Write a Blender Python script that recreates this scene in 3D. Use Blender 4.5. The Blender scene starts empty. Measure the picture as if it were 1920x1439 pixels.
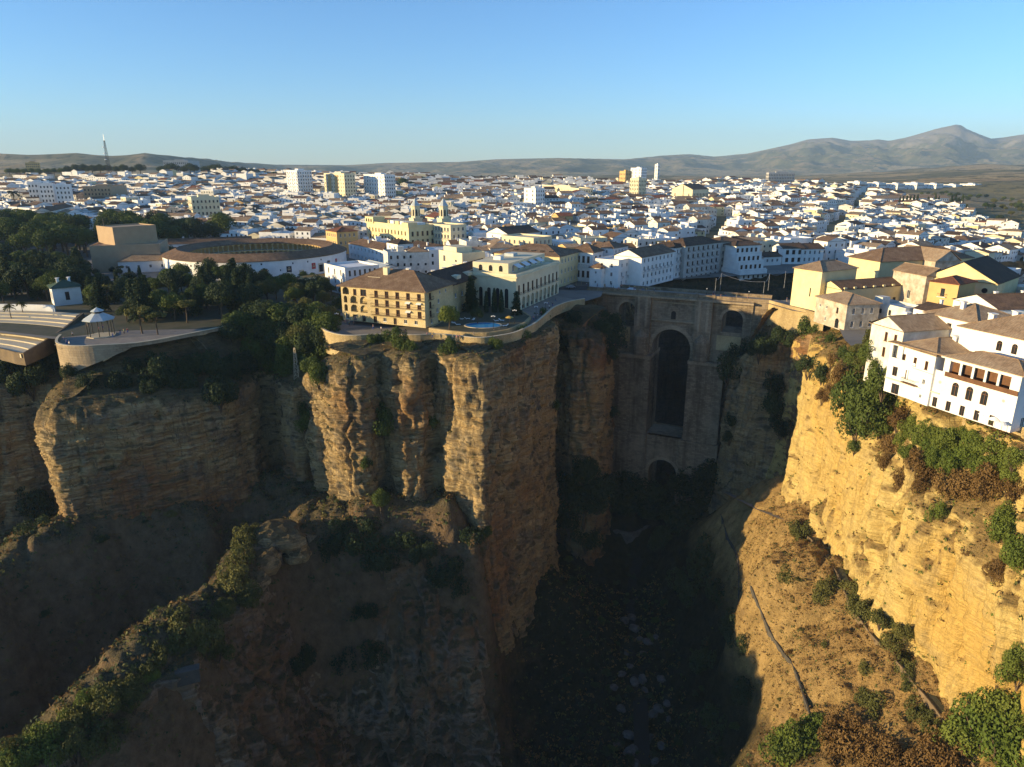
import bpy, bmesh, math, random
import numpy as np
from mathutils import Vector, Matrix
from mathutils.geometry import delaunay_2d_cdt

random.seed(11)
S = bpy.context.scene
C = S.collection
R = math.radians

# ------------------------------------------------------------------ camera
F_PX, PITCH, CAM_H = 1300.0, R(17.28), 51.0
cam = bpy.data.cameras.new('camera')
cam.sensor_width = 36.0
cam.lens = 36.0 * F_PX / 1920.0
cam.clip_start = 1.0
cam.clip_end = 80000.0
camo = bpy.data.objects.new('camera', cam)
C.objects.link(camo)
camo.location = (0, 0, CAM_H)
camo.rotation_euler = (R(90) - PITCH, 0, 0)
S.camera = camo

# ------------------------------------------------------------------ sky and sun
SUN_EL, SUN_AZ = 9.5, 16.0        # degrees; azimuth measured behind pure left (-X)
W = bpy.data.worlds.new('World')
S.world = W
W.use_nodes = True
wn = W.node_tree.nodes
wl = W.node_tree.links
sky = wn.new('ShaderNodeTexSky')
sky.sky_type = 'NISHITA'
sky.sun_disc = False
sky.sun_elevation = R(SUN_EL)
sv = Vector((-math.cos(R(SUN_AZ)) * math.cos(R(SUN_EL)), -math.sin(R(SUN_AZ)) * math.cos(R(SUN_EL)), math.sin(R(SUN_EL))))
sky.sun_rotation = math.atan2(sv.x, sv.y)
sky.altitude = 700.0
sky.air_density = 1.0
sky.dust_density = 0.15
sky.ozone_density = 5.0
bg = wn['Background']
bg.inputs['Strength'].default_value = 0.135
wl.new(sky.outputs['Color'], bg.inputs['Color'])
sun = bpy.data.lights.new('sun', 'SUN')
sun.energy = 5.0
sun.angle = R(0.5)
sun.color = (1.0, 0.77, 0.42)
suno = bpy.data.objects.new('sun', sun)
C.objects.link(suno)
suno.rotation_euler = sv.to_track_quat('Z', 'Y').to_euler()
suno.location = (-200, -100, 300)
S.view_settings.view_transform = 'Standard'
S.view_settings.look = 'None'
S.view_settings.gamma = 1.0
S.view_settings.exposure = 1.02
S.view_settings.use_curve_mapping = False
S.render.engine = 'CYCLES'
S.cycles.max_bounces = 6
S.cycles.diffuse_bounces = 3
S.cycles.glossy_bounces = 2
S.cycles.transmission_bounces = 2
S.cycles.volume_bounces = 0
S.cycles.transparent_max_bounces = 4

# ------------------------------------------------------------------ pixel rays (a pixel gives a direction, a plane gives the place)
_c, _s = math.cos(PITCH), math.sin(PITCH)
def ray(px, py):
    a = (px - 960) / F_PX; b = (719.5 - py) / F_PX
    return a, _c + b * _s, -_s + b * _c
def U(px, py, z=0.0):
    x, y, w = ray(px, py); t = (z - CAM_H) / w
    return Vector((x * t, y * t, z))
def UY(px, py, Y):
    x, y, w = ray(px, py); t = Y / y
    return Vector((x * t, Y, CAM_H + w * t))

# ------------------------------------------------------------------ noise
_rs = np.random.RandomState(5)
_P = np.tile(_rs.permutation(256), 3)
_G = _rs.normal(size=(256, 3)); _G /= np.linalg.norm(_G, axis=1)[:, None]
def perlin(x, y, z):
    x = np.asarray(x, float); y = np.asarray(y, float); z = np.asarray(z, float)
    x, y, z = np.broadcast_arrays(x, y, z)
    xi = np.floor(x).astype(int); yi = np.floor(y).astype(int); zi = np.floor(z).astype(int)
    xf, yf, zf = x - xi, y - yi, z - zi
    xi &= 255; yi &= 255; zi &= 255
    f = lambda t: t * t * t * (t * (t * 6 - 15) + 10)
    u, v, w = f(xf), f(yf), f(zf)
    out = 0
    for dx in (0, 1):
        for dy in (0, 1):
            for dz in (0, 1):
                g = _G[_P[_P[_P[xi + dx] + yi + dy] + zi + dz]]
                d = g[..., 0] * (xf - dx) + g[..., 1] * (yf - dy) + g[..., 2] * (zf - dz)
                out = out + d * (u if dx else 1 - u) * (v if dy else 1 - v) * (w if dz else 1 - w)
    return out * 1.6
def fbm(x, y, z, o=4):
    a, s, r = 1.0, 1.0, 0
    for i in range(o):
        r = r + a * perlin(x * s + 17.3 * i, y * s + 5.1 * i, z * s)
        a *= 0.5; s *= 2.03
    return r

# ------------------------------------------------------------------ node materials
def _nt(name):
    m = bpy.data.materials.new(name); m.use_nodes = True
    nt = m.node_tree
    return m, nt, nt.nodes['Principled BSDF']
class NB:
    def __init__(s, nt): s.n = nt.nodes; s.l = nt.links
    def node(s, t, **k):
        n = s.n.new(t)
        for a, v in k.items(): setattr(n, a, v)
        return n
    def pos(s): return s.node('ShaderNodeNewGeometry').outputs['Position']
    def map(s, vec, sc, loc=(0, 0, 0)):
        m = s.node('ShaderNodeMapping'); m.inputs['Scale'].default_value = sc; m.inputs['Location'].default_value = loc
        s.l.new(vec, m.inputs['Vector']); return m.outputs['Vector']
    def noise(s, vec, scale=1.0, detail=4, rough=0.55, dist=0.0):
        n = s.node('ShaderNodeTexNoise'); n.inputs['Scale'].default_value = scale; n.inputs['Detail'].default_value = detail
        n.inputs['Roughness'].default_value = rough; n.inputs['Distortion'].default_value = dist
        s.l.new(vec, n.inputs['Vector']); return n.outputs['Fac']
    def ramp(s, fac, stops):
        r = s.node('ShaderNodeValToRGB'); e = r.color_ramp.elements
        while len(e) < len(stops): e.new(0.5)
        for i, (p, c) in enumerate(stops):
            e[i].position = p; e[i].color = (c[0], c[1], c[2], 1) if not isinstance(c, float) else (c, c, c, 1)
        s.l.new(fac, r.inputs['Fac']); return r.outputs['Color']
    def mix(s, fac, a, b, mode='MIX'):
        m = s.node('ShaderNodeMix', data_type='RGBA', blend_type=mode)
        for v, i in ((fac, 0), (a, 6), (b, 7)):
            if isinstance(v, (int, float)): m.inputs[i].default_value = v
            elif isinstance(v, tuple): m.inputs[i].default_value = (v[0], v[1], v[2], 1)
            else: s.l.new(v, m.inputs[i])
        return m.outputs[2]
    def math(s, op, a, b=0.0, clamp=False):
        m = s.node('ShaderNodeMath', operation=op, use_clamp=clamp)
        for v, i in ((a, 0), (b, 1)):
            if isinstance(v, (int, float)): m.inputs[i].default_value = v
            else: s.l.new(v, m.inputs[i])
        return m.outputs[0]
    def bump(s, h, strength=0.5, dist=0.3, bsdf=None):
        b = s.node('ShaderNodeBump'); b.inputs['Strength'].default_value = strength; b.inputs['Distance'].default_value = dist
        s.l.new(h, b.inputs['Height'])
        if bsdf: s.l.new(b.outputs['Normal'], bsdf.inputs['Normal'])
        return b.outputs['Normal']

MAT = {}
def simple(name, c1, c2=None, scale=0.5, rough=0.85, bump=0.0, bscale=None, rnd=0.0, spec=0.3, metal=0.0):
    m, nt, b = _nt(name); q = NB(nt)
    c2 = c2 or tuple(v * 0.8 for v in c1)
    p = q.pos()
    f = q.noise(p, scale, 5, 0.6)
    col = q.ramp(f, [(0.32, c2), (0.68, c1)])
    if rnd:
        oi = q.node('ShaderNodeObjectInfo').outputs['Random']
        v = q.math('MULTIPLY_ADD', oi, rnd); nt.nodes[-1].inputs[2].default_value = 1 - rnd / 2
        g = q.node('ShaderNodeCombineColor'); 
        for i in range(3): nt.links.new(v, g.inputs[i])
        col = q.mix(1.0, col, g.outputs[0], 'MULTIPLY')
    nt.links.new(col, b.inputs['Base Color'])
    b.inputs['Roughness'].default_value = rough; b.inputs['Metallic'].default_value = metal
    b.inputs['Specular IOR Level'].default_value = spec
    if bump:
        q.bump(q.noise(p, bscale or scale * 6, 4), bump, 0.1, b)
    MAT[name] = m; return m

def rock_mat(name, light, ochre, grey, dark, red, spot=1.0, veg=0.5, scr1=(0.115, 0.080, 0.038), scr2=(0.052, 0.052, 0.022), fineamt=0.35, lines=1.0):
    m, nt, b = _nt(name); q = NB(nt)
    p = q.pos()
    big = q.noise(p, 0.022, 3, 0.5)
    strat = q.noise(q.map(p, (0.05, 0.05, 0.75)), 1.0, 5, 0.6, 0.4)
    streak = q.noise(q.map(p, (0.45, 0.45, 0.025)), 1.0, 4, 0.6)
    mid = q.noise(p, 0.16, 6, 0.62)
    fine = q.noise(p, 1.3, 6, 0.7)
    col = q.ramp(strat, [(0.3, ochre), (0.55, light), (0.72, tuple(v * 0.85 for v in ochre))])
    col = q.mix(q.ramp(big, [(0.47, 0.0), (0.62, 1.0)]), col, red)
    col = q.mix(q.math('MULTIPLY', q.ramp(mid, [(0.48, 0.0), (0.66, 1.0)]), 0.75), col, grey)
    col = q.mix(q.math('MULTIPLY', q.ramp(streak, [(0.55, 0.0), (0.72, 1.0)]), 0.55), col, dark)
    # thin plants and lichen growing on ledges that face up
    nz = q.node('ShaderNodeSeparateXYZ'); nt.links.new(q.node('ShaderNodeNewGeometry').outputs['Normal'], nz.inputs[0])
    up = q.ramp(q.math('ADD', nz.outputs[2], q.math('MULTIPLY', q.math('SUBTRACT', mid, 0.5), 1.1)), [(0.28, 0.0), (0.6, 1.0)])
    scr = q.ramp(q.noise(p, 0.55, 5, 0.7), [(0.38, scr1), (0.6, scr2)])
    col = q.mix(q.math('MULTIPLY', up, veg), col, scr)
    spots = q.ramp(q.noise(p, 0.5, 3, 0.6), [(0.66, 0.0), (0.72, 1.0)])
    col = q.mix(q.math('MULTIPLY', spots, 0.7 * veg * spot), col, (0.045, 0.045, 0.02))
    col = q.mix(fineamt, col, q.ramp(fine, [(0.3, (0.25, 0.25, 0.25)), (0.7, (1.0, 1.0, 1.0))]), 'MULTIPLY')
    ln = None
    for sc_, wd, am in (((0.03, 0.03, 0.9), 0.016, 0.6), ((0.06, 0.06, 2.3), 0.014, 0.4), ((0.22, 0.22, 0.022), 0.010, 0.7), ((0.5, 0.5, 0.3), 0.012, 0.35)):
        t = q.math('ABSOLUTE', q.math('SUBTRACT', q.noise(q.map(p, sc_, (3.1 * wd * 100, 1.7, 0.4)), 1.0, 4, 0.6), 0.5))
        l_ = q.math('MULTIPLY', q.ramp(t, [(0.0, 1.0), (wd, 0.0)]), am * lines)
        ln = l_ if ln is None else q.math('MAXIMUM', ln, l_)
    col = q.mix(ln, col, tuple(v * 0.5 for v in dark))
    nt.links.new(col, b.inputs['Base Color'])
    b.inputs['Roughness'].default_value = 0.95; b.inputs['Specular IOR Level'].default_value = 0.15
    strat = q.math('SUBTRACT', strat, q.math('MULTIPLY', ln, 0.6))
    h = q.math('ADD', q.math('MULTIPLY', strat, 1.2), q.math('ADD', q.math('MULTIPLY', mid, 1.2), q.math('MULTIPLY', fine, 0.7)))
    q.bump(h, 0.9, 1.0, b)
    MAT[name] = m; return m
rock_mat('rock', (0.52, 0.38, 0.19), (0.46, 0.29, 0.11), (0.22, 0.19, 0.145), (0.085, 0.072, 0.058), (0.34, 0.165, 0.065), veg=0.75, lines=0.8)
rock_mat('rock_sunny', (0.64, 0.475, 0.175), (0.58, 0.405, 0.13), (0.48, 0.35, 0.145), (0.28, 0.185, 0.075), (0.58, 0.38, 0.11), veg=0.85, spot=0.45, scr1=(0.28, 0.175, 0.065), scr2=(0.14, 0.095, 0.036), fineamt=0.28, lines=0.25)  # brighter copy of the rock, sunlight put into its colours
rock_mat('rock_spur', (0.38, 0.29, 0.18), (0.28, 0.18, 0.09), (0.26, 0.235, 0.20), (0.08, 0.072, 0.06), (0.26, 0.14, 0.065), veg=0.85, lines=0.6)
rock_mat('rock_gorge', (0.13, 0.115, 0.095), (0.10, 0.08, 0.06), (0.075, 0.07, 0.065), (0.03, 0.028, 0.026), (0.09, 0.06, 0.04), veg=0.9)  # darker copy of the rock, gorge shade put into its colours

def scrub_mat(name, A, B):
    """A and B: (rock, grass, grass2, bush) palettes; B is the dry golden slope on the old-town side, with sunlight put into its colours"""
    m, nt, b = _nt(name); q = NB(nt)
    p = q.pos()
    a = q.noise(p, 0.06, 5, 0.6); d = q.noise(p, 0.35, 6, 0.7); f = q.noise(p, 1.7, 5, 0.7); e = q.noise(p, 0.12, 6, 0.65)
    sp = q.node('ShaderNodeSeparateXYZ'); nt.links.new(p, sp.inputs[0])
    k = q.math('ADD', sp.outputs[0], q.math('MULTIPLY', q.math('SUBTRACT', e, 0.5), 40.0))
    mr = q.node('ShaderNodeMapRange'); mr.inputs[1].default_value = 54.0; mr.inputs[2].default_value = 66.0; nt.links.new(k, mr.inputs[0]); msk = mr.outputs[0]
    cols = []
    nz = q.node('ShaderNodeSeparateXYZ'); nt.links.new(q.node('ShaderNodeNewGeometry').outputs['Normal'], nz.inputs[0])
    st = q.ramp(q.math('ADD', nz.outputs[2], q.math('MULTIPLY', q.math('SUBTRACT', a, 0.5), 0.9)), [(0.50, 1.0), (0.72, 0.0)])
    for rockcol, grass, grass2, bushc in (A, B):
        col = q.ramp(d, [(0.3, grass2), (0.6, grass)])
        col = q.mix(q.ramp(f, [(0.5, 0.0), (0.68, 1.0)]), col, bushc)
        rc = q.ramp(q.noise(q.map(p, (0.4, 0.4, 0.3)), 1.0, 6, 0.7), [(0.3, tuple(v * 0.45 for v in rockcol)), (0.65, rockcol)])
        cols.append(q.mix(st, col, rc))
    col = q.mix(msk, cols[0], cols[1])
    # dense greenery in the gorge bottom, its deep shade put into the dark colour
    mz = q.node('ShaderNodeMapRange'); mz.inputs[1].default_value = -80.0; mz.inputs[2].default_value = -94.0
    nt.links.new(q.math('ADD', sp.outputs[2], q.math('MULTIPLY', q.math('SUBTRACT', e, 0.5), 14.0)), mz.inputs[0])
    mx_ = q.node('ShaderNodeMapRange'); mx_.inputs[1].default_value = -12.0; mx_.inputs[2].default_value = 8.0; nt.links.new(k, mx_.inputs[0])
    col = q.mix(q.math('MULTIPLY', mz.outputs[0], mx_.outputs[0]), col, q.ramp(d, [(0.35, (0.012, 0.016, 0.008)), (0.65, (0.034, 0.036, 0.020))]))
    nt.links.new(col, b.inputs['Base Color'])
    b.inputs['Roughness'].default_value = 1.0; b.inputs['Specular IOR Level'].default_value = 0.1
    q.bump(q.math('ADD', q.math('MULTIPLY', d, 1.5), f), 1.0, 0.9, b)
    MAT[name] = m; return m
scrub_mat('scrub', ((0.20, 0.135, 0.075), (0.145, 0.112, 0.062), (0.07, 0.060, 0.034), (0.034, 0.036, 0.018)), ((0.42, 0.28, 0.11), (0.36, 0.23, 0.085), (0.24, 0.145, 0.055), (0.15, 0.105, 0.042)))  # second palette: dry golden slope, brightened with its sunlight in the colour

def leaf_mat(name, c1, c2, trans=0.25):
    m, nt, b = _nt(name); q = NB(nt)
    oi = q.node('ShaderNodeObjectInfo').outputs['Random']
    f = q.noise(q.pos(), 0.9, 3, 0.6)
    t = q.math('ADD', q.math('MULTIPLY', oi, 0.6), q.math('MULTIPLY', f, 0.6))
    col = q.ramp(t, [(0.2, c1), (0.85, c2)])
    nt.links.new(col, b.inputs['Base Color'])
    b.inputs['Roughness'].default_value = 0.7; b.inputs['Specular IOR Level'].default_value = 0.2
    tr = q.node('ShaderNodeBsdfTranslucent'); nt.links.new(col, tr.inputs['Color'])
    mx = q.node('ShaderNodeMixShader'); mx.inputs[0].default_value = trans
    nt.links.new(b.outputs[0], mx.inputs[1]); nt.links.new(tr.outputs[0], mx.inputs[2])
    nt.links.new(mx.outputs[0], nt.nodes['Material Output'].inputs['Surface'])
    MAT[name] = m; return m
leaf_mat('leaf', (0.042, 0.070, 0.016), (0.105, 0.135, 0.028))
leaf_mat('leaf_bright', (0.075, 0.115, 0.018), (0.14, 0.17, 0.030))
leaf_mat('leaf_dark', (0.020, 0.038, 0.016), (0.045, 0.066, 0.024))
leaf_mat('leaf_olive', (0.070, 0.082, 0.022), (0.13, 0.125, 0.034))
leaf_mat('leaf_dry', (0.115, 0.065, 0.022), (0.19, 0.115, 0.04))
simple('bark', (0.10, 0.07, 0.045), rough=0.95)

simple('white', (0.80, 0.79, 0.75), (0.66, 0.64, 0.60), 0.25, rnd=0.10)
simple('white_old', (0.72, 0.69, 0.61), (0.50, 0.46, 0.38), 0.45, rnd=0.15)
simple('cream', (0.70, 0.62, 0.42), (0.60, 0.52, 0.34), 0.3, rnd=0.1)
simple('yellow', (0.74, 0.62, 0.34), (0.64, 0.52, 0.27), 0.3, rnd=0.1)
simple('ochre', (0.60, 0.40, 0.16), (0.50, 0.33, 0.13), 0.3, rnd=0.15)
simple('tan', (0.42, 0.30, 0.18), (0.36, 0.25, 0.15), 0.3)
simple('grey_wall', (0.46, 0.44, 0.40), (0.36, 0.34, 0.31), 0.3, rnd=0.2)
simple('plaster_ruin', (0.58, 0.51, 0.40), (0.30, 0.24, 0.17), 0.5, bump=0.4)
simple('glass', (0.03, 0.035, 0.04), (0.015, 0.017, 0.02), 0.3, rough=0.12, spec=0.5)
simple('dark', (0.025, 0.022, 0.02))
simple('wood', (0.16, 0.075, 0.035), (0.10, 0.05, 0.025), 1.0)
simple('white_trim', (0.78, 0.77, 0.74))
simple('iron', (0.04, 0.04, 0.042), rough=0.5, metal=0.6)
simple('steel', (0.45, 0.45, 0.46), rough=0.45, metal=0.7)
simple('concrete', (0.30, 0.28, 0.25), (0.20, 0.19, 0.17), 0.4)
simple('paving', (0.28, 0.24, 0.19), (0.20, 0.17, 0.14), 0.4)
simple('asphalt', (0.06, 0.058, 0.056), (0.045, 0.044, 0.043), 0.5)
simple('park_soil', (0.10, 0.085, 0.05), (0.05, 0.055, 0.026), 0.15)
simple('sand', (0.50, 0.37, 0.19), (0.44, 0.32, 0.16), 0.2)
simple('seat_stone', (0.58, 0.49, 0.33), (0.48, 0.40, 0.27), 0.4)
simple('canvas_white', (0.80, 0.79, 0.76))
simple('straw', (0.55, 0.36, 0.08), (0.42, 0.26, 0.05), 2.0)
simple('pool_tile', (0.10, 0.34, 0.62), (0.08, 0.28, 0.55), 0.5)
simple('red_cloth', (0.45, 0.03, 0.04)); simple('blue_cloth', (0.05, 0.10, 0.30)); simple('dark_cloth', (0.03, 0.03, 0.04))
simple('yellow_cloth', (0.65, 0.45, 0.08)); simple('green_cloth', (0.07, 0.20, 0.10)); simple('pink_cloth', (0.60, 0.22, 0.26))
simple('skin', (0.50, 0.30, 0.21)); simple('hair', (0.05, 0.03, 0.02))
simple('green_tile', (0.05, 0.085, 0.045), (0.035, 0.06, 0.035), 1.0, rough=0.6)
simple('zinc', (0.50, 0.53, 0.52), (0.40, 0.43, 0.42), 0.6, rough=0.5)
simple('boulder', (0.14, 0.125, 0.105), (0.06, 0.055, 0.048), 0.6, bump=0.5)
simple('dark_concrete', (0.085, 0.075, 0.06), (0.05, 0.045, 0.038), 0.6)  # concrete of the hut; on the channel wall its dark tone stands for shade
simple('earth_wall', (0.20, 0.14, 0.075), (0.12, 0.085, 0.05), 0.6)
simple('car_paint_white', (0.75, 0.75, 0.75), rough=0.3); simple('car_paint_grey', (0.2, 0.21, 0.22), rough=0.3)
simple('rubber', (0.02, 0.02, 0.02))
m, nt, b = _nt('water'); q = NB(nt)
b.inputs['Base Color'].default_value = (0.05, 0.28, 0.55, 1); b.inputs['Roughness'].default_value = 0.06
q.bump(q.noise(q.pos(), 1.5, 3), 0.15, 0.05, b); MAT['water'] = m
m, nt, b = _nt('river'); q = NB(nt)
b.inputs['Base Color'].default_value = (0.012, 0.014, 0.012, 1); b.inputs['Roughness'].default_value = 0.6; b.inputs['Specular IOR Level'].default_value = 0.2
q.bump(q.noise(q.pos(), 0.8, 4), 0.4, 0.1, b); MAT['river'] = m

def tile_mat(name, c1, c2, c3, period=0.26):
    m, nt, b = _nt(name); q = NB(nt)
    uv = q.node('ShaderNodeUVMap').outputs[0]; p = q.pos()
    oi = q.node('ShaderNodeObjectInfo').outputs['Random']
    f = q.noise(p, 0.35, 5, 0.65); g = q.noise(q.map(uv, (4.0, 0.9, 1)), 1.0, 2, 0.5)
    col = q.ramp(q.math('ADD', f, q.math('MULTIPLY', q.math('SUBTRACT', oi, 0.5), 0.25)), [(0.3, c2), (0.55, c1), (0.75, c3)])
    col = q.mix(0.6, col, q.ramp(g, [(0.35, (0.4, 0.4, 0.4)), (0.65, (1.15, 1.1, 1.05))]), 'MULTIPLY')
    w = q.node('ShaderNodeTexWave'); w.inputs['Scale'].default_value = 1.0 / period / 3.1416 * 1.0; w.bands_direction = 'X'
    nt.links.new(uv, w.inputs['Vector'])
    col = q.mix(0.5, col, q.ramp(w.outputs['Fac'], [(0.0, (0.35, 0.33, 0.32)), (0.6, (1.0, 1.0, 1.0))]), 'MULTIPLY')
    nt.links.new(col, b.inputs['Base Color']); b.inputs['Roughness'].default_value = 0.9; b.inputs['Specular IOR Level'].default_value = 0.2
    q.bump(w.outputs['Fac'], 0.6, 0.12, b)
    MAT[name] = m; return m
tile_mat('tile', (0.24, 0.15, 0.09), (0.15, 0.095, 0.06), (0.32, 0.22, 0.14))
tile_mat('tile_pale', (0.42, 0.30, 0.19), (0.30, 0.20, 0.12), (0.50, 0.38, 0.25))
tile_mat('tile_red', (0.30, 0.11, 0.055), (0.21, 0.085, 0.05), (0.36, 0.17, 0.09))
tile_mat('tile_dark', (0.115, 0.075, 0.05), (0.075, 0.055, 0.04), (0.17, 0.11, 0.07))

def stone_mat(name, c1, c2, bw, bh, stain=0.6):
    m, nt, b = _nt(name); q = NB(nt)
    uv = q.node('ShaderNodeUVMap').outputs[0]; p = q.pos()
    br = q.node('ShaderNodeTexBrick'); nt.links.new(uv, br.inputs['Vector'])
    br.inputs['Color1'].default_value = (*c1, 1); br.inputs['Color2'].default_value = (*c2, 1)
    br.inputs['Mortar'].default_value = (*[v * 0.55 for v in c2], 1)
    br.inputs['Scale'].default_value = 1.0; br.inputs['Brick Width'].default_value = bw; br.inputs['Row Height'].default_value = bh
    br.inputs['Mortar Size'].default_value = 0.03
    st = q.noise(q.map(p, (0.35, 0.35, 0.03)), 1.0, 5, 0.6); bg_ = q.noise(p, 0.08, 4, 0.6)
    col = q.mix(q.math('MULTIPLY', q.ramp(st, [(0.45, 0.0), (0.7, 1.0)]), stain), br.outputs['Color'], tuple(v * 0.35 for v in c2))
    col = q.mix(q.ramp(bg_, [(0.45, 0.0), (0.65, 0.6)]), col, tuple(min(1, v * 1.25) for v in c1))
    col = q.mix(0.4, col, q.ramp(q.noise(p, 1.2, 5, 0.7), [(0.3, (0.45, 0.45, 0.45)), (0.7, (1.0, 1.0, 1.0))]), 'MULTIPLY')
    nt.links.new(col, b.inputs['Base Color']); b.inputs['Roughness'].default_value = 0.95; b.inputs['Specular IOR Level'].default_value = 0.15
    q.bump(q.math('ADD', br.outputs['Fac'], q.noise(p, 2.0, 4)), 0.5, 0.12, b)
    MAT[name] = m; return m
stone_mat('bridge_stone', (0.33, 0.25, 0.16), (0.19, 0.14, 0.09), 1.5, 0.75, 0.85)
stone_mat('bridge_trim', (0.40, 0.31, 0.20), (0.30, 0.225, 0.14), 1.5, 0.75, 0.4)
stone_mat('wall_stone', (0.50, 0.38, 0.20), (0.40, 0.29, 0.14), 0.7, 0.35, 0.35)
stone_mat('hotel_stone', (0.66, 0.52, 0.28), (0.58, 0.44, 0.22), 0.8, 0.4, 0.25)

# ------------------------------------------------------------------ mesh and object helpers
def autouv(me):
    n = len(me.polygons)
    if not n: return
    nor = np.empty(n * 3, np.float32); me.polygons.foreach_get('normal', nor); nor = nor.reshape(-1, 3)
    lt = np.empty(n, np.int32); me.polygons.foreach_get('loop_total', lt)
    vi = np.empty(len(me.loops), np.int32); me.loops.foreach_get('vertex_index', vi)
    co = np.empty(len(me.vertices) * 3, np.float32); me.vertices.foreach_get('co', co); co = co.reshape(-1, 3)
    e = np.stack([-nor[:, 1], nor[:, 0], np.zeros(n)], 1); ln = np.linalg.norm(e, axis=1)
    e[ln < 1e-3] = (1, 0, 0); e /= np.maximum(np.linalg.norm(e, axis=1), 1e-6)[:, None]
    f = np.cross(nor, e)
    el = np.repeat(e, lt, 0); fl = np.repeat(f, lt, 0); p = co[vi]
    uv = np.stack([(p * el).sum(1), (p * fl).sum(1)], 1).astype(np.float32)
    me.uv_layers.new(name='UVMap').data.foreach_set('uv', uv.ravel())

class MB:
    def __init__(s): s.v = []; s.f = []; s.m = []
    def face(s, pts, mi=0):
        i = len(s.v); s.v.extend(tuple(p) for p in pts); s.f.append(tuple(range(i, i + len(pts)))); s.m.append(mi)
    def box(s, x0, x1, y0, y1, z0, z1, mi=0, T=None):
        P = [(x0, y0, z0), (x1, y0, z0), (x1, y1, z0), (x0, y1, z0), (x0, y0, z1), (x1, y0, z1), (x1, y1, z1), (x0, y1, z1)]
        if T is not None: P = [tuple(T @ Vector(p)) for p in P]
        i = len(s.v); s.v.extend(P)
        for f in ((0, 3, 2, 1), (4, 5, 6, 7), (0, 1, 5, 4), (1, 2, 6, 5), (2, 3, 7, 6), (3, 0, 4, 7)):
            s.f.append(tuple(i + k for k in f)); s.m.append(mi)
    def prism(s, poly, z0, z1, mi=0, bottom=False):
        n = len(poly); b = [(p[0], p[1], z0) for p in poly]; t = [(p[0], p[1], z1) for p in poly]
        for i in range(n):
            j = (i + 1) % n; s.face((b[i], b[j], t[j], t[i]), mi)
        s.face(t, mi)
        if bottom: s.face(b[::-1], mi)
    def tube(s, pts, r, n=6, mi=0, cap=True):
        rings = []
        rr = r if isinstance(r, (list, tuple)) else [r] * len(pts)
        for k, p in enumerate(pts):
            a = Vector(pts[max(k - 1, 0)]); b = Vector(pts[min(k + 1, len(pts) - 1)]); d = (b - a)
            d = d.normalized() if d.length > 1e-6 else Vector((0, 0, 1))
            x = d.cross(Vector((0, 0, 1))); x = x.normalized() if x.length > 1e-3 else Vector((1, 0, 0)); y = d.cross(x)
            i = len(s.v)
            for q_ in range(n):
                t = 2 * math.pi * q_ / n; s.v.append(tuple(Vector(p) + (x * math.cos(t) + y * math.sin(t)) * rr[k]))
            rings.append(i)
        for a, b in zip(rings, rings[1:]):
            for q_ in range(n):
                w = (q_ + 1) % n; s.f.append((a + q_, a + w, b + w, b + q_)); s.m.append(mi)
        if cap:
            s.f.append(tuple(rings[0] + q_ for q_ in range(n))); s.m.append(mi)
            s.f.append(tuple(rings[-1] + q_ for q_ in reversed(range(n)))); s.m.append(mi)
    def lathe(s, prof, n=16, c=(0, 0, 0), mi=0):
        rings = []
        for r, z in prof:
            i = len(s.v); rings.append(i)
            for k in range(n):
                t = 2 * math.pi * k / n; s.v.append((c[0] + r * math.cos(t), c[1] + r * math.sin(t), c[2] + z))
        for a, b in zip(rings, rings[1:]):
            for k in range(n):
                w = (k + 1) % n; s.f.append((a + k, a + w, b + w, b + k)); s.m.append(mi)
    def mesh(s, name, mats, off=(0, 0, 0), uv=True, smooth=False):
        me = bpy.data.meshes.new(name)
        vs = np.array(s.v, float).reshape(-1, 3) - np.array(off, float)
        me.from_pydata(vs.tolist(), [], s.f)
        for mm in (mats if isinstance(mats, (list, tuple)) else [mats]): me.materials.append(MAT[mm] if isinstance(mm, str) else mm)
        if any(s.m): me.polygons.foreach_set('material_index', s.m)
        if smooth: me.polygons.foreach_set('use_smooth', [True] * len(me.polygons))
        me.update()
        if uv: autouv(me)
        return me
    def build(s, name, mats, parent=None, uv=True, smooth=False):
        off = parent['_w'] if parent is not None and '_w' in parent else (0, 0, 0)
        o = bpy.data.objects.new(name, s.mesh(name, mats, off, uv, smooth)); C.objects.link(o)
        if parent is not None: o.parent = parent
        return o

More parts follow.
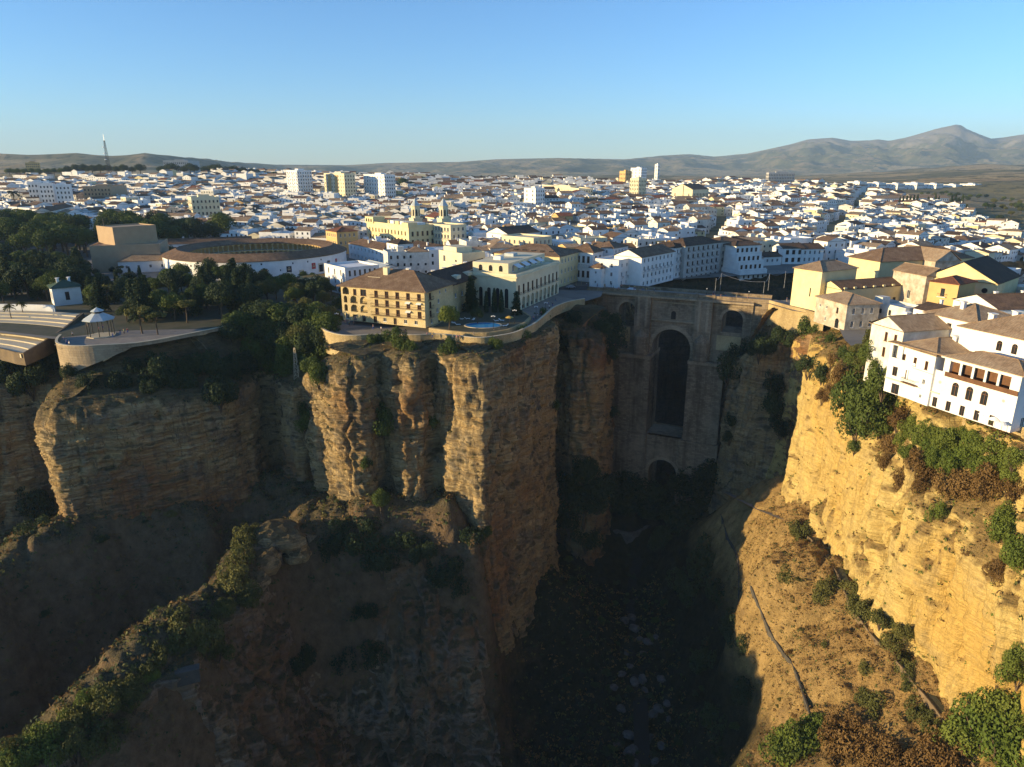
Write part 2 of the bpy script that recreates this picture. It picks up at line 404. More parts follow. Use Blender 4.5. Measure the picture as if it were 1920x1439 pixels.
def tag(o, label=None, cat=None, group=None, kind=None):
    if label: o['label'] = label
    if cat: o['category'] = cat
    if group: o['group'] = group
    if kind: o['kind'] = kind
    return o
def empty(name, loc, label, cat, group=None):
    o = bpy.data.objects.new(name, None); C.objects.link(o); o.empty_display_size = 1.0
    o.location = loc; o['_w'] = [float(v) for v in loc]
    return tag(o, label, cat, group)
def place(name, me, loc, rz=0.0, sc=(1, 1, 1), parent=None):
    o = bpy.data.objects.new(name, me); C.objects.link(o)
    if parent is not None:
        o.parent = parent
        w = parent['_w'] if '_w' in parent else (0, 0, 0)
        loc = (loc[0] - w[0], loc[1] - w[1], loc[2] - w[2])
    o.location = loc; o.rotation_euler = (0, 0, rz); o.scale = sc
    return o
def grid_mesh(name, X, Y, Z, mat, smooth=True, keep=None):
    nr, nc = X.shape
    me = bpy.data.meshes.new(name)
    co = np.stack([X, Y, Z], -1).reshape(-1, 3).astype(np.float32)
    i = np.arange((nr - 1) * (nc - 1)).reshape(nr - 1, nc - 1)
    r, c = np.divmod(i, nc - 1); a = r * nc + c
    q_ = np.stack([a, a + 1, a + nc + 1, a + nc], -1).reshape(-1, 4)
    if keep is not None: q_ = q_[keep.ravel()]
    me.vertices.add(len(co)); me.vertices.foreach_set('co', co.ravel())
    me.loops.add(q_.size); me.loops.foreach_set('vertex_index', q_.ravel().astype(np.int32))
    me.polygons.add(len(q_)); me.polygons.foreach_set('loop_start', np.arange(0, q_.size, 4, dtype=np.int32))
    me.update(calc_edges=True)
    if smooth: me.polygons.foreach_set('use_smooth', [True] * len(q_))
    me.materials.append(MAT[mat])
    o = bpy.data.objects.new(name, me); C.objects.link(o)
    return o
# ================================================================== terrain
def smooth1(a, k):
    if k < 1: return a
    pad = np.concatenate([[a[0]] * k, a, [a[-1]] * k]); ker = np.ones(2 * k + 1) / (2 * k + 1)
    return np.convolve(pad, ker, 'valid')

def curtain(name, pts, mat, ds=0.75, dz=0.75, sm=2, big=2.6, crack=1.7, strata=0.75, fine=0.55, mid=1.2, smooth=False, fold=0):
    """rock face hung from a rim: pts rows are X, Y, ztop, inset, zin, R, flare, ledge, zbot"""
    A = np.array(pts, float)
    L = np.concatenate([[0], np.cumsum(np.hypot(np.diff(A[:, 0]), np.diff(A[:, 1])))])
    n = int(L[-1] / ds); u = np.linspace(0, L[-1], n)
    Q = np.stack([np.interp(u, L, A[:, k]) for k in range(A.shape[1])], 1)
    for k in range(A.shape[1]): Q[:, k] = smooth1(Q[:, k], int(sm / ds) if k < 2 else int(3.5 / ds))
    dx, dy = np.gradient(Q[:, 0]), np.gradient(Q[:, 1])
    nx, ny = smooth1(dy, int(2.5 / ds)), smooth1(-dx, int(2.5 / ds)); l = np.hypot(nx, ny) + 1e-9; nx /= l; ny /= l
    x, y, zt, ins, zin, Rr, fl, led, zb = [Q[:, k][None, :] for k in range(9)]
    nx = nx[None, :]; ny = ny[None, :]
    rows = []
    K1 = 8
    for i in range(K1):
        t = i / K1
        rows.append((-Rr - ins * (1 - t), zin + (zt - zin) * t * t * (3 - 2 * t), 0.12 + 0.4 * t))
    K2 = 10
    for i in range(K2):
        a = math.pi / 2 * i / K2
        rows.append((-Rr * (1 - math.sin(a)), zt - Rr * (1 - math.cos(a)), 0.52 + 0.48 * i / K2))
    hmax = float((zt - Rr - zb).max()); K3 = int(hmax / dz)
    for i in range(K3 + 1):
        t = i / K3; h = (zt - Rr - zb) * t
        s_ = np.clip((h - 3) / 20, 0, 1); s_ = s_ * s_ * (3 - 2 * s_)
        rows.append((fl * t * t + led * s_, zt - Rr - h, 1.0))
    off = np.stack([np.broadcast_to(r[0], x.shape)[0] for r in rows]); Z = np.stack([np.broadcast_to(r[1], x.shape)[0] for r in rows])
    msk = np.array([r[2] for r in rows])[:, None]
    X = x + nx * off; Y = y + ny * off
    zz = Z + 1.5 * perlin(X / 25, Y / 25, 3.3)
    rg = lambda k, kz, o: 0.55 - np.abs(fbm(X / k, Y / k, Z / kz, o))
    d = big * fbm(X / 32, Y / 32, Z / 40, 2) + mid * 0.6 * fbm(X / 8, Y / 8, Z / 14, 2) + mid * 0.9 * rg(9, 16, 4)
    for sc, dep in ((11.0, crack), (4.3, crack * 0.4)) + (((24.0, fold),) if fold else ()):
        p = perlin(X / sc + 0.25 * perlin(X / 5, Y / 5, Z / 9), Y / sc, Z / 75)
        d = d - dep * np.exp(-(p / 0.07) ** 2)
    sw = zz / 3.4 + 0.5 * perlin(X / 18, Y / 18, 1.7); sw2 = zz / 1.15 + 0.4 * perlin(X / 9, Y / 9, 8.7)
    st = 0.7 * perlin(X / 60, Y / 60, zz / 2.6) + 0.75 * ((sw - np.floor(sw)) ** 2 - 0.33) + 0.4 * ((sw2 - np.floor(sw2)) ** 2 - 0.33)
    d = d + strata * st * (0.5 + 0.5 * np.clip(perlin(X / 20, Y / 20, Z / 25) * 1.6 + 0.5, 0, 1))
    d = d + fine * fbm(X / 2.0, Y / 2.0, Z / 2.0, 3) + fine * 0.8 * rg(2.6, 3.2, 3)
    X2 = X + nx * d * msk; Y2 = Y + ny * d * msk; Z2 = Z + 0.5 * fbm(X / 4, Y / 4, 0.3, 2) * (1 - msk) * 1.2
    return tag(grid_mesh(name, X2[:, ::1], Y2, Z2, mat, smooth=smooth), kind='structure')

#            X     Y    zt  ins  zin   R  fl led  zb
NORTH = [(-300, 205, -6, 30, -1, 4, 3, 0, -85), (-205, 187, -9, 36, -1, 4, 3, 0, -85), (-180, 188, -9, 34, -1, 4, 3, 0, -85), (-166, 199, -10, 24, -1, 4, 1, 0, -80), (-152, 209, -11, 12, -1, 4, 0, 0, -75),  # out-of-view buttress added here to throw shade on the recess
         (-144, 207, -12, 10, -2, 5, 0, 0, -75), (-140, 197, -12, 10, -6, 7, -2, 0, -72), (-136, 188, -12, 9, -7, 8, -2, 0, -75),
         (-130, 181, -12, 9, -7, 8, -1, 0, -75), (-118, 186.5, -12, 9, -6, 7, 0, 0, -75), (-106, 193.5, -12, 14, -1, 6, 1, 0, -75),
         (-95, 200.5, -14, 20, -0.5, 6, 2, 0, -75), (-88, 206, -14, 18, -1, 5, 3, 0, -72), (-84.5, 213, -14, 16, -1, 4, 2, 0, -75),
         (-84, 224, -14, 12, -1, 3, 0, 0, -75), (-81, 224, -15, 12, -1, 3, 0, 0, -75), (-77, 214, -16, 18, -1, 3, 2, 0, -75),
         (-70, 211, -16, 16, -1, 3, 2, 0, -75), (-66, 213, -14, 14, -1, 3, 1, 0, -75), (-65, 208, -7, 10, -1, 7, 1, 0, -80),
         (-61, 202, -4, 10, -0.6, 8, -1, 0, -80), (-55, 196.5, -2.6, 12, -0.6, 7, -2, 0, -90), (-48, 193, -2.2, 14, -0.6, 5, -1, 0, -100), (-43.5, 194.5, -2, 13, -0.6, 4, 1, 0, -115),
         (-41, 202, -2, 10, -0.6, 2, 1, 0, -125), (-39.5, 203.5, -2, 10, -0.6, 2, 1, 0, -125), (-37, 200.5, -1.6, 12, -0.6, 4, 2, 0, -130),
         (-31.5, 196, -1.5, 14, -0.6, 5, 3, 0, -130), (-27.5, 197, -1.5, 14, -0.6, 4, 2, 0, -130), (-25.3, 203, -1.5, 10, -0.6, 2, 0, 0, -130),
         (-23.5, 203.5, -1.5, 10, -0.6, 2, 0, 0, -130), (-19, 198.5, -1.5, 13, -0.6, 3, 3, 0, -130), (-9, 192.5, -1.5, 14, -0.6, 3.5, 4, 0, -130),
         (-3, 200, -1.6, 12, -0.6, 3, 4, 0, -132), (7, 219, -1.8, 10, -0.6, 2.5, 5, 0, -132), (13.5, 236, -2, 9, -0.6, 2, 5, 0, -132),
         (15.5, 243, -2, 9, -0.6, 2, 4, 0, -132), (14.5, 249, -2, 8, -0.6, 1.5, 2, 0, -132), (13.5, 258, -3, 8, -1, 1.5, 0, 0, -130), (17, 264, -4, 8, -1, 1.5, 0, 0, -130), (21.5, 262, -6, 10, -1, 2, 0, 0, -130),
         (23, 256, -7, 14, -1, 3, 1, 0, -128), (28, 253.5, -8, 16, -1, 4, 2, 0, -128), (34, 256, -9, 16, -2, 4, 2, 0, -125),
         (39, 265, -10, 14, -3, 3, 2, 0, -120), (41, 280, -10, 10, -3, 3, 2, 0, -115), (43, 300, -9, 8, -1, 2, 2, 0, -112),
         (60, 319, -5, 8, -1, 2, 3, 0, -110), (85, 331, -7, 9, -1, 3, 3, 0, -110), (120, 340, -12, 12, -1, 4, 5, 0, -110),
         (170, 353, -13, 14, -1, 4, 8, 0, -110), (230, 372, -13, 14, -1, 4, 8, 0, -110), (310, 392, -12, 14, -1, 4, 8, 0, -110)]
SOUTH = [(340, 352, -8, 8, -1, 3, 5, 0, -110), (260, 334, -8, 8, -1, 3, 5, 0, -110), (190, 313, -7, 8, -1, 3, 5, 0, -110),
         (140, 297, -6, 8, -1, 3, 5, 0, -110), (116, 288, -9, 8, -1, 3, 3, 0, -110), (103, 284, -18, 10, -1, 3, 2, 0, -110),
         (90, 279, -24, 16, -1, 3, 3, 0, -112), (87, 267, -22, 20, -1, 4, 6, 0, -112), (93, 258, -15, 18, -1, 4, 8, 0, -105),
         (104, 250, -8, 10, -1, 4, 8, 0, -95), (106.5, 240, -4, 8, -0.6, 3, 6, 0, -90), (100, 224, -2, 7, -0.6, 3, 3, 0, -85),
         (94.5, 207, -1.5, 7, -0.6, 4, 0, 0, -80), (92, 194, -1.5, 7, -0.6, 4, -1, 0, -75), (91, 182, -1.2, 7, -0.6, 3, 0, 1, -72),
         (93.5, 172, -1.2, 7, -0.6, 2, 1, 3, -72), (95, 163, -1.2, 7, -0.6, 2, 1, 5, -72), (94.5, 150, -1.2, 8, -0.6, 2, 1, 7, -72),
         (97, 142, -1.2, 8, -0.6, 2, 1, 8, -72), (100, 131, -1.2, 8, -0.6, 2, 1, 9, -72), (100, 118, -1.2, 8, -0.6, 2, 1, 9, -72),
         (99, 100, -1.2, 8, -0.6, 2, 1, 9, -72), (97, 60, -1.2, 8, -0.6, 2, 1, 9, -72)]
def split_rows(rows, lo, hi): return [r for r in rows if lo(r) and hi(r)]
iL = [i for i, r in enumerate(NORTH) if r[0] == -66][0]
NORTH.insert(0, (-470, 235, -6, 30, -1, 4, 3, 0, -95)); iL += 1
curtain('cliff_left', NORTH[:iL + 2], 'rock', ds=0.6, dz=0.6, big=2.2, crack=1.2, fine=0.55)
NB_ = [i for i, r in enumerate(NORTH) if r[0] == 43][0]
curtain('cliff_center', NORTH[iL:NB_ + 2], 'rock', ds=0.5, dz=0.5, big=2.2, crack=1.5, strata=0.8, mid=1.9, fine=0.6)
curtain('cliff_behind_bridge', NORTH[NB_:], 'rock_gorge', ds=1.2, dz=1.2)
curtain('cliff_gorge_side', SOUTH[:11], 'rock', ds=0.9, dz=0.9, big=2.6)
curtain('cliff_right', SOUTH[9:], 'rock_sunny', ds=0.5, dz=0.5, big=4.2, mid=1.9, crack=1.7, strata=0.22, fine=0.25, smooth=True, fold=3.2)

# ---------------------------------------------------------------- plateau ground
EDGE_N = [(-300, 241), (-175, 223), (-150, 213), (-140, 210), (-137.5, 203), (-133, 198.5), (-127, 197.5), (-119, 200), (-110, 207), (-100, 221),
          (-90, 238), (-77, 237), (-66, 230), (-60, 219), (-52, 211), (-41, 215), (-30, 212), (-24, 216), (-9, 208), (0, 215), (7, 229),
          (11, 243), (15, 258), (22, 270), (30, 276), (37, 286), (40, 302), (55, 325), (83, 338), (119, 350), (168, 365), (228, 384), (312, 405)]
EDGE_S = [(342, 344), (262, 326), (192, 305), (142, 289), (118, 281), (107, 277), (103, 270), (107, 262), (112, 252), (113, 240), (107, 222), (101.5, 206),
          (99, 194), (97, 182), (98.5, 172), (99.5, 163), (99.5, 150), (101.5, 142), (104.5, 131), (105, 118), (104, 100), (102, 60)]
GORGE = [(-458, 262)] + EDGE_N + EDGE_S + [(102, 2), (-458, 2)]
def inside(x, y, poly):
    x = np.asarray(x, float); y = np.asarray(y, float); r = np.zeros(np.broadcast(x, y).shape, bool)
    n = len(poly)
    for i in range(n):
        x0, y0 = poly[i][:2]; x1, y1 = poly[(i + 1) % n][:2]
        if y0 == y1: continue
        c = ((y0 > y) != (y1 > y)) & (x < (x1 - x0) * (y - y0) / (y1 - y0) + x0)
        r ^= c
    return r
# heights of the town ground, from control points
GZ = np.array([(-300, 260, 0), (-150, 260, 0), (0, 280, 0), (100, 340, -1), (110, 200, 1), (150, 150, 1), (-150, 400, 0), (-50, 450, 0), (80, 420, 0),
               (-500, 600, 6), (-250, 600, 3), (0, 600, 2), (200, 550, -3), (380, 520, -10), (600, 700, -12), (-700, 900, 22), (-350, 900, 14), (0, 900, 9), (300, 900, 4),
               (650, 900, 0), (-1000, 1300, 40), (-600, 1250, 40), (-300, 1300, 32), (0, 1400, 24), (400, 1400, 19), (800, 1300, 6), (1200, 1500, 14), (-500, 1900, 34),
               (0, 1900, 18), (600, 1900, 16), (1400, 2000, 20), (-1500, 2000, 30), (1000, 900, -6), (-1200, 800, 20)], float)
def gz(x, y):
    x = np.asarray(x, float); y = np.asarray(y, float)
    d2 = (x[..., None] - GZ[:, 0]) ** 2 + (y[..., None] - GZ[:, 1]) ** 2
    w = 1.0 / (d2 + 60.0 ** 2) ** 2
    return (w * GZ[:, 2]).sum(-1) / w.sum(-1)
def gz1(x, y): return float(gz(np.array([x]), np.array([y]))[0])
pv, pe = [], []
def addloop(poly, step):
    st = len(pv); pts = []
    for i in range(len(poly)):
        a, b = poly[i], poly[(i + 1) % len(poly)]; n = max(1, int(math.hypot(b[0] - a[0], b[1] - a[1]) / step))
        for k in range(n): pts.append((a[0] + (b[0] - a[0]) * k / n, a[1] + (b[1] - a[1]) * k / n))
    pv.extend(pts); m_ = len(pts)
    for i in range(m_): pe.append((st + i, st + (i + 1) % m_))
OUT = [(-460, 0), (460, 0), (460, 486), (-460, 486)]
addloop(OUT, 12); addloop(GORGE, 3.0)
gx, gy = np.meshgrid(np.arange(-452, 458, 9.0), np.arange(8, 484, 9.0))
gx = gx.ravel() + _rs.uniform(-1, 1, gx.size); gy = gy.ravel() + _rs.uniform(-1, 1, gy.size)
kp = ~inside(gx, gy, GORGE)
pv.extend(zip(gx[kp].tolist(), gy[kp].tolist()))
cv, ce, cf = delaunay_2d_cdt([Vector(p) for p in pv], pe, [], 0, 1e-4)[:3]
cvx = np.array([v.x for v in cv]); cvy = np.array([v.y for v in cv])
fa = np.array(cf); mxx = cvx[fa].mean(1); myy = cvy[fa].mean(1)
fa = fa[~inside(mxx, myy, GORGE)]
me = bpy.data.meshes.new('ground')
me.from_pydata(np.stack([cvx, cvy, gz(cvx, cvy)], 1).tolist(), [], fa.tolist())
m, nt, b = _nt('town_ground'); q = NB(nt)
p_ = q.pos(); col = q.ramp(q.noise(p_, 0.05, 5, 0.6), [(0.35, (0.13, 0.115, 0.095)), (0.6, (0.21, 0.185, 0.15)), (0.7, (0.10, 0.09, 0.05))])
nt.links.new(col, b.inputs['Base Color']); b.inputs['Roughness'].default_value = 0.95; MAT['town_ground'] = m
me.materials.append(m); me.update()
tag_ground = bpy.data.objects.new('ground', me); C.objects.link(tag_ground); tag(tag_ground, kind='structure')

# ---------------------------------------------------------------- land around the town and the far hills
m, nt, b = _nt('far_land'); q = NB(nt)
p_ = q.pos(); big = q.noise(p_, 0.0009, 6, 0.6); med = q.noise(p_, 0.006, 6, 0.65); fin = q.noise(p_, 0.03, 5, 0.7)
col = q.ramp(med, [(0.34, (0.05, 0.058, 0.030)), (0.5, (0.09, 0.088, 0.045)), (0.6, (0.16, 0.13, 0.07)), (0.7, (0.08, 0.08, 0.042))])
vor = q.node('ShaderNodeTexVoronoi'); vor.inputs['Scale'].default_value = 0.004; nt.links.new(p_, vor.inputs['Vector'])
fld = q.ramp(vor.outputs['Color'], [(0.0, (0.13, 0.12, 0.06)), (0.4, (0.22, 0.18, 0.09)), (0.5, (0.44, 0.33, 0.17)), (1.0, (0.38, 0.24, 0.11))])
nz = q.node('ShaderNodeSeparateXYZ'); nt.links.new(q.node('ShaderNodeNewGeometry').outputs['Normal'], nz.inputs[0])
hz = q.node('ShaderNodeSeparateXYZ'); nt.links.new(p_, hz.inputs[0])
col = q.mix(q.ramp(nz.outputs[2], [(0.955, 0.0), (0.99, 0.8)]), col, fld)
rk = q.ramp(q.math('ADD', q.math('MULTIPLY', hz.outputs[2], 0.0016), q.math('MULTIPLY', q.math('SUBTRACT', med, 0.5), 1.0)), [(0.42, 0.0), (0.7, 1.0)])
col = q.mix(rk, col, q.ramp(fin, [(0.3, (0.14, 0.125, 0.11)), (0.7, (0.29, 0.25, 0.21))]))
tr_ = q.ramp(q.noise(p_, 0.02, 4, 0.7), [(0.52, 0.0), (0.6, 1.0)])
col = q.mix(q.math('MULTIPLY', tr_, q.math('SUBTRACT', 0.8, rk, True)), col, (0.035, 0.042, 0.02))
nt.links.new(col, b.inputs['Base Color']); b.inputs['Roughness'].default_value = 1.0; b.inputs['Specular IOR Level'].default_value = 0.1
q.bump(q.math('ADD', med, q.math('MULTIPLY', fin, 0.6)), 0.8, 12.0, b); MAT['far_land'] = m
xs = np.arange(-1700, 1701, 14.0); ys = np.arange(479, 1900, 12.0)
X, Y = np.meshgrid(xs, ys); Z = gz(X, Y) - 0.06
# ravine and open hillside at the right of the town
rav = np.exp(-((X - (760 + 0.28 * (Y - 800))) / 95) ** 2) * np.clip((Y - 520) / 150, 0, 1) * np.clip((1500 - Y) / 300, 0, 1)
Z = Z - 14 * rav + 20 * np.clip((X - 900) / 500, 0, 1.5) * np.clip((Y - 700) / 500, 0, 1) + np.clip((Y - 520) / 200, 0, 1) * 0.8 * fbm(X / 60, Y / 60, 1.1, 3) * np.clip((np.abs(X) - 600) / 300, 0, 1)
tag(grid_mesh('terrain_near_town', X, Y, Z, 'far_land'), kind='structure')
def mid_z(x, y):
    return gz1(x, y)
CREST = np.array([(-400, 288, 3600), (0, 287, 3600), (60, 290, 3600), (110, 288, 3600), (148, 286, 3600), (180, 290, 3600), (215, 292, 3600), (245, 290, 3600), (275, 286, 3600), (300, 290, 3700), (345, 294, 3900),
                  (395, 298, 4400), (430, 303, 5200), (520, 309, 6500), (650, 310, 7500), (720, 306, 7800), (860, 304, 7800), (930, 299, 7800), (1050, 296.5, 7800), (1170, 299, 8200),
                  (1240, 292, 9500), (1290, 289, 10000), (1340, 294, 10200), (1400, 288, 10300), (1450, 277, 10300), (1480, 270, 10300), (1510, 261, 10300), (1555, 258, 10300), (1590, 264, 10300), (1625, 263, 10300),
                  (1640, 261, 10300), (1660, 264, 10300), (1690, 258, 10300), (1720, 249, 10300), (1745, 241, 10300), (1780, 233, 10300), (1792, 235, 10300), (1797, 240, 10300), (1830, 253, 10300), (1850, 260, 10300), (1875, 257, 10300), (1905, 252, 10300),
                  (1960, 246, 10300), (2060, 255, 10300), (2400, 270, 10300)], float)
xs = np.arange(-9000, 9600, 38.0); ys = np.concatenate([np.arange(1860, 6000, 55.0), np.arange(6000, 13500, 60.0)])
X, Y = np.meshgrid(xs, ys)
pxc = 960 + F_PX * (X / Y) * (_c + 0.317 * _s)
yc = np.interp(pxc, CREST[:, 0], CREST[:, 2])
pyc = np.interp(pxc, CREST[:, 0], CREST[:, 1])
b_ = (719.5 - pyc) / F_PX
crest = CAM_H + yc * (-_s + b_ * _c) / (_c + b_ * _s)
t = (Y - yc) / (np.where(Y < yc, 0.42, 0.3) * yc)
prof = np.clip(1 - np.abs(t), 0, 1); prof = np.where(Y < yc, prof ** 1.7, prof ** 1.1)
rel = np.clip(crest / 550, 0, 1)
rdg = (1 - np.abs(fbm(X / 900, Y / 1100, 0.7, 4))) - 0.75
base = 16 - 30 * np.clip((Y - 2500) / 3000, 0, 1)
Z = base + (crest - base) * prof + (rdg * 330 * rel + 20 * fbm(X / 450, Y / 450, 2.2, 4)) * np.clip(prof * 3, 0, 1) * (1 - np.exp(-(t / 0.12) ** 2)) * (Y < yc + 1) \
    + 14 * fbm(X / 700, Y / 700, 5.2, 4) * np.clip((Y - 2100) / 1200, 0, 1) * np.clip((yc - Y) / 1500, 0, 1)
# foothills on the right
f1 = np.exp(-((Y - 4300) / 900) ** 2) * np.clip((pxc - 1480) / 300, 0, 1); Z = Z + f1 * (55 + 40 * fbm(X / 800, Y / 800, 9.1, 3))
f2 = np.exp(-((Y - 2700) / 500) ** 2) * np.clip((pxc - 1640) / 250, 0, 1.2); Z = Z + f2 * (26 + 12 * fbm(X / 300, Y / 300, 4.4, 3))
Z = Z + (gz(X, Y) - Z) * np.clip((2200 - Y) / 340, 0, 1) - 1.0 * (Y < 2200)
tag(grid_mesh('hills', X, Y, Z, 'far_land'), kind='structure')

# ---------------------------------------------------------------- lower slopes and gorge floor
SPUR_PX = [(-120, 1480, 99), (0, 1439, 105), (100, 1400, 110), (205, 1350, 116), (275, 1305, 123), (335, 1260, 130), (385, 1200, 141), (435, 1130, 154), (475, 1060, 169), (505, 1005, 181), (560, 1000, 185), (640, 1010, 186), (720, 1030, 186), (800, 1025, 187), (870, 1030, 187), (905, 1060, 189)]
LOW = [UY(*p) for p in [
    (0, 1130, 154), (60, 1060, 167), (130, 992, 178), (220, 988, 185), (300, 968, 191), (380, 950, 198), (440, 940, 206), (300, 1100, 183), (200, 1200, 168), (100, 1300, 155), (400, 1010, 190), (20, 1240, 149), (60, 1180, 160), (150, 1060, 173), (250, 1150, 176), (0, 1350, 143),
    (475, 932, 206), (520, 950, 204), (560, 955, 198), (620, 957, 192), (680, 960, 190), (720, 965, 191), (780, 968, 191), (840, 970, 189), (895, 985, 187),
    (460, 1015, 199), (430, 1090, 189), (400, 1160, 180), (330, 1230, 170), (250, 1280, 160), (150, 1345, 150), (40, 1405, 142)] + [(p[0], p[1] + 6, p[2] + 1.5) for p in SPUR_PX[1:]]]
LOW = LOW + [(lambda v: Vector((v.x, v.y, v.z - 26)))(UY(*p)) for p in [(600, 1150, 170), (890, 1110, 180), (640, 1250, 163), (560, 1300, 150), (520, 1200, 155), (540, 1400, 142), (470, 1330, 137), (440, 1430, 126), (700, 1300, 164), (700, 1430, 152), (760, 1180, 176), (850, 1290, 174), (850, 1430, 165), (950, 1200, 190), (1000, 1300, 185)]] + [UY(*p) for p in [
    (1050, 1100, 222), (1100, 1439, 174)]] + [U(*p) for p in [(1200, 1439, -132), (1200, 1300, -127), (1190, 1150, -121), (1190, 1060, -112), (1200, 980, -101), (1240, 945, -99), (1120, 950, -97), (1130, 1020, -104),
    (1350, 960, -80), (1300, 1000, -88), (1300, 1150, -104), (1330, 1300, -110), (1350, 1439, -112), (1400, 1100, -66), (1480, 1240, -69), (1520, 1350, -71), (1440, 1439, -80),
    (1390, 930, -66), (1450, 980, -58), (1540, 1015, -54), (1600, 1090, -54.5), (1650, 1180, -55.5), (1720, 1280, -57), (1800, 1370, -58.5), (1550, 1200, -63), (1620, 1350, -66), (1700, 1439, -65), (1900, 1420, -60)]]
LOW = [tuple(p) for p in LOW] + [(-50, 200, -50), (-30, 200, -52), (-14, 199, -54), (-8, 206, -62), (-38, 208, -50), (0, 212, -92), (-60, 203, -50), (-70, 207, -52),(-190, 190, -66), (-180, 120, -76), (-150, 152, -66), (-160, 175, -62), (-143, 182, -54), (-200, 160, -72), (-205, 100, -80), (-150, 100, -74), (-100, 60, -95), (-60, 80, -105), (-20, 60, -128), (20, 100, -132), (40, 60, -128), (80, 60, -78), (100, 80, -60),
                                 (-120, 215, -56), (-90, 235, -58), (-40, 225, -46), (0, 240, -95), (20, 280, -100), (60, 310, -100), (80, 330, -98), (110, 300, -90), (110, 240, -60), (105, 180, -52), (110, 130, -52), (-62, 108, -92), (-85, 92, -80)]
LP = np.array(LOW)
def tps_fit(P, lam=6.0):
    n = len(P); d = np.hypot(P[:, None, 0] - P[None, :, 0], P[:, None, 1] - P[None, :, 1])
    K = np.where(d > 0, d * d * np.log(d + 1e-9), 0) + lam * np.eye(n)
    Q = np.concatenate([np.ones((n, 1)), P[:, :2]], 1)
    A = np.block([[K, Q], [Q.T, np.zeros((3, 3))]])
    return np.linalg.solve(A, np.concatenate([P[:, 2], [0, 0, 0]]))
TW = tps_fit(LP)
SPW = [(UY(*p).x, UY(*p).y) for p in SPUR_PX]
def low_z(x, y, noise=True):
    x = np.asarray(x, float); y = np.asarray(y, float); r = np.full(x.shape, TW[-3]) + TW[-2] * x + TW[-1] * y
    for i in range(len(LP)):
        d = np.hypot(x - LP[i, 0], y - LP[i, 1]) + 1e-9
        r = r + TW[i] * d * d * np.log(d)
    # the ground drops away in front of the rocky spur, whose face is built on its own
    cut = np.zeros(x.shape); best = np.full(x.shape, 1e9)
    for i in range(len(SPW) - 1):
        ax, ay = SPW[i]; bx_, by_ = SPW[i + 1]; L2 = (bx_ - ax) ** 2 + (by_ - ay) ** 2
        t_ = np.clip(((x - ax) * (bx_ - ax) + (y - ay) * (by_ - ay)) / L2, 0, 1)
        dd = np.hypot(x - ax - t_ * (bx_ - ax), y - ay - t_ * (by_ - ay)); sd = (bx_ - ax) * (y - ay) - (by_ - ay) * (x - ax)
        m_ = dd < best; best = np.where(m_, dd, best); cut = np.where(m_, np.where(sd < 0, dd, 0), cut)
    s_ = np.clip((cut - 1.5) / 10, 0, 1); r = r - 17 * s_ * s_ * (3 - 2 * s_) * np.clip((2 - x) / 14, 0, 1)
    if noise:
        r = r + 1.6 * fbm(x / 14, y / 14, 0.5, 3) + 0.9 * fbm(x / 3.0, y / 3.0, 1.5, 3) + 2.3 * (0.5 - np.abs(fbm(x / 9, y / 9, 3.5, 4)))
        c_ = perlin(x / 13, y / 13, 4.1); r = r - 1.6 * np.exp(-(c_ / 0.09) ** 2)
    return r
def low1(x, y): return float(low_z(np.array([x]), np.array([y]))[0])
xs = np.arange(-210, 128, 0.8); ys = np.arange(45, 335, 0.8)
X, Y = np.meshgrid(xs, ys); Z = low_z(X, Y)
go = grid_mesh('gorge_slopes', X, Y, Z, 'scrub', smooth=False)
tag(go, kind='structure')

# rocky spur that runs from the foot of the central cliff into the lower left corner
sp_rows = []
for k, p in enumerate(SPUR_PX):
    w_ = UY(*p); sp_rows.append((w_.x, w_.y, w_.z + 0.6, 11.0 if k < 10 else 5.0, w_.z - (5.5 if k < 10 else 2.0), 2.5 if k < 10 else 5.0, 28 if k < 10 else 20, 3 if k < 10 else 2, -134))
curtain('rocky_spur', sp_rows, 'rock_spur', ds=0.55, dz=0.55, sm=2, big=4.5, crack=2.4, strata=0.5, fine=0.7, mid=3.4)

mbv = MB()
for (x0, x1, y0, y1, z_) in ((-3000, -205, -2500, 330, -88), (-205, 3000, -2500, 47, -100)):
    mbv.face(((x0, y0, z_), (x1, y0, z_), (x1, y1, z_), (x0, y1, z_)))
tag(mbv.build('valley_floor', 'scrub'), kind='structure')
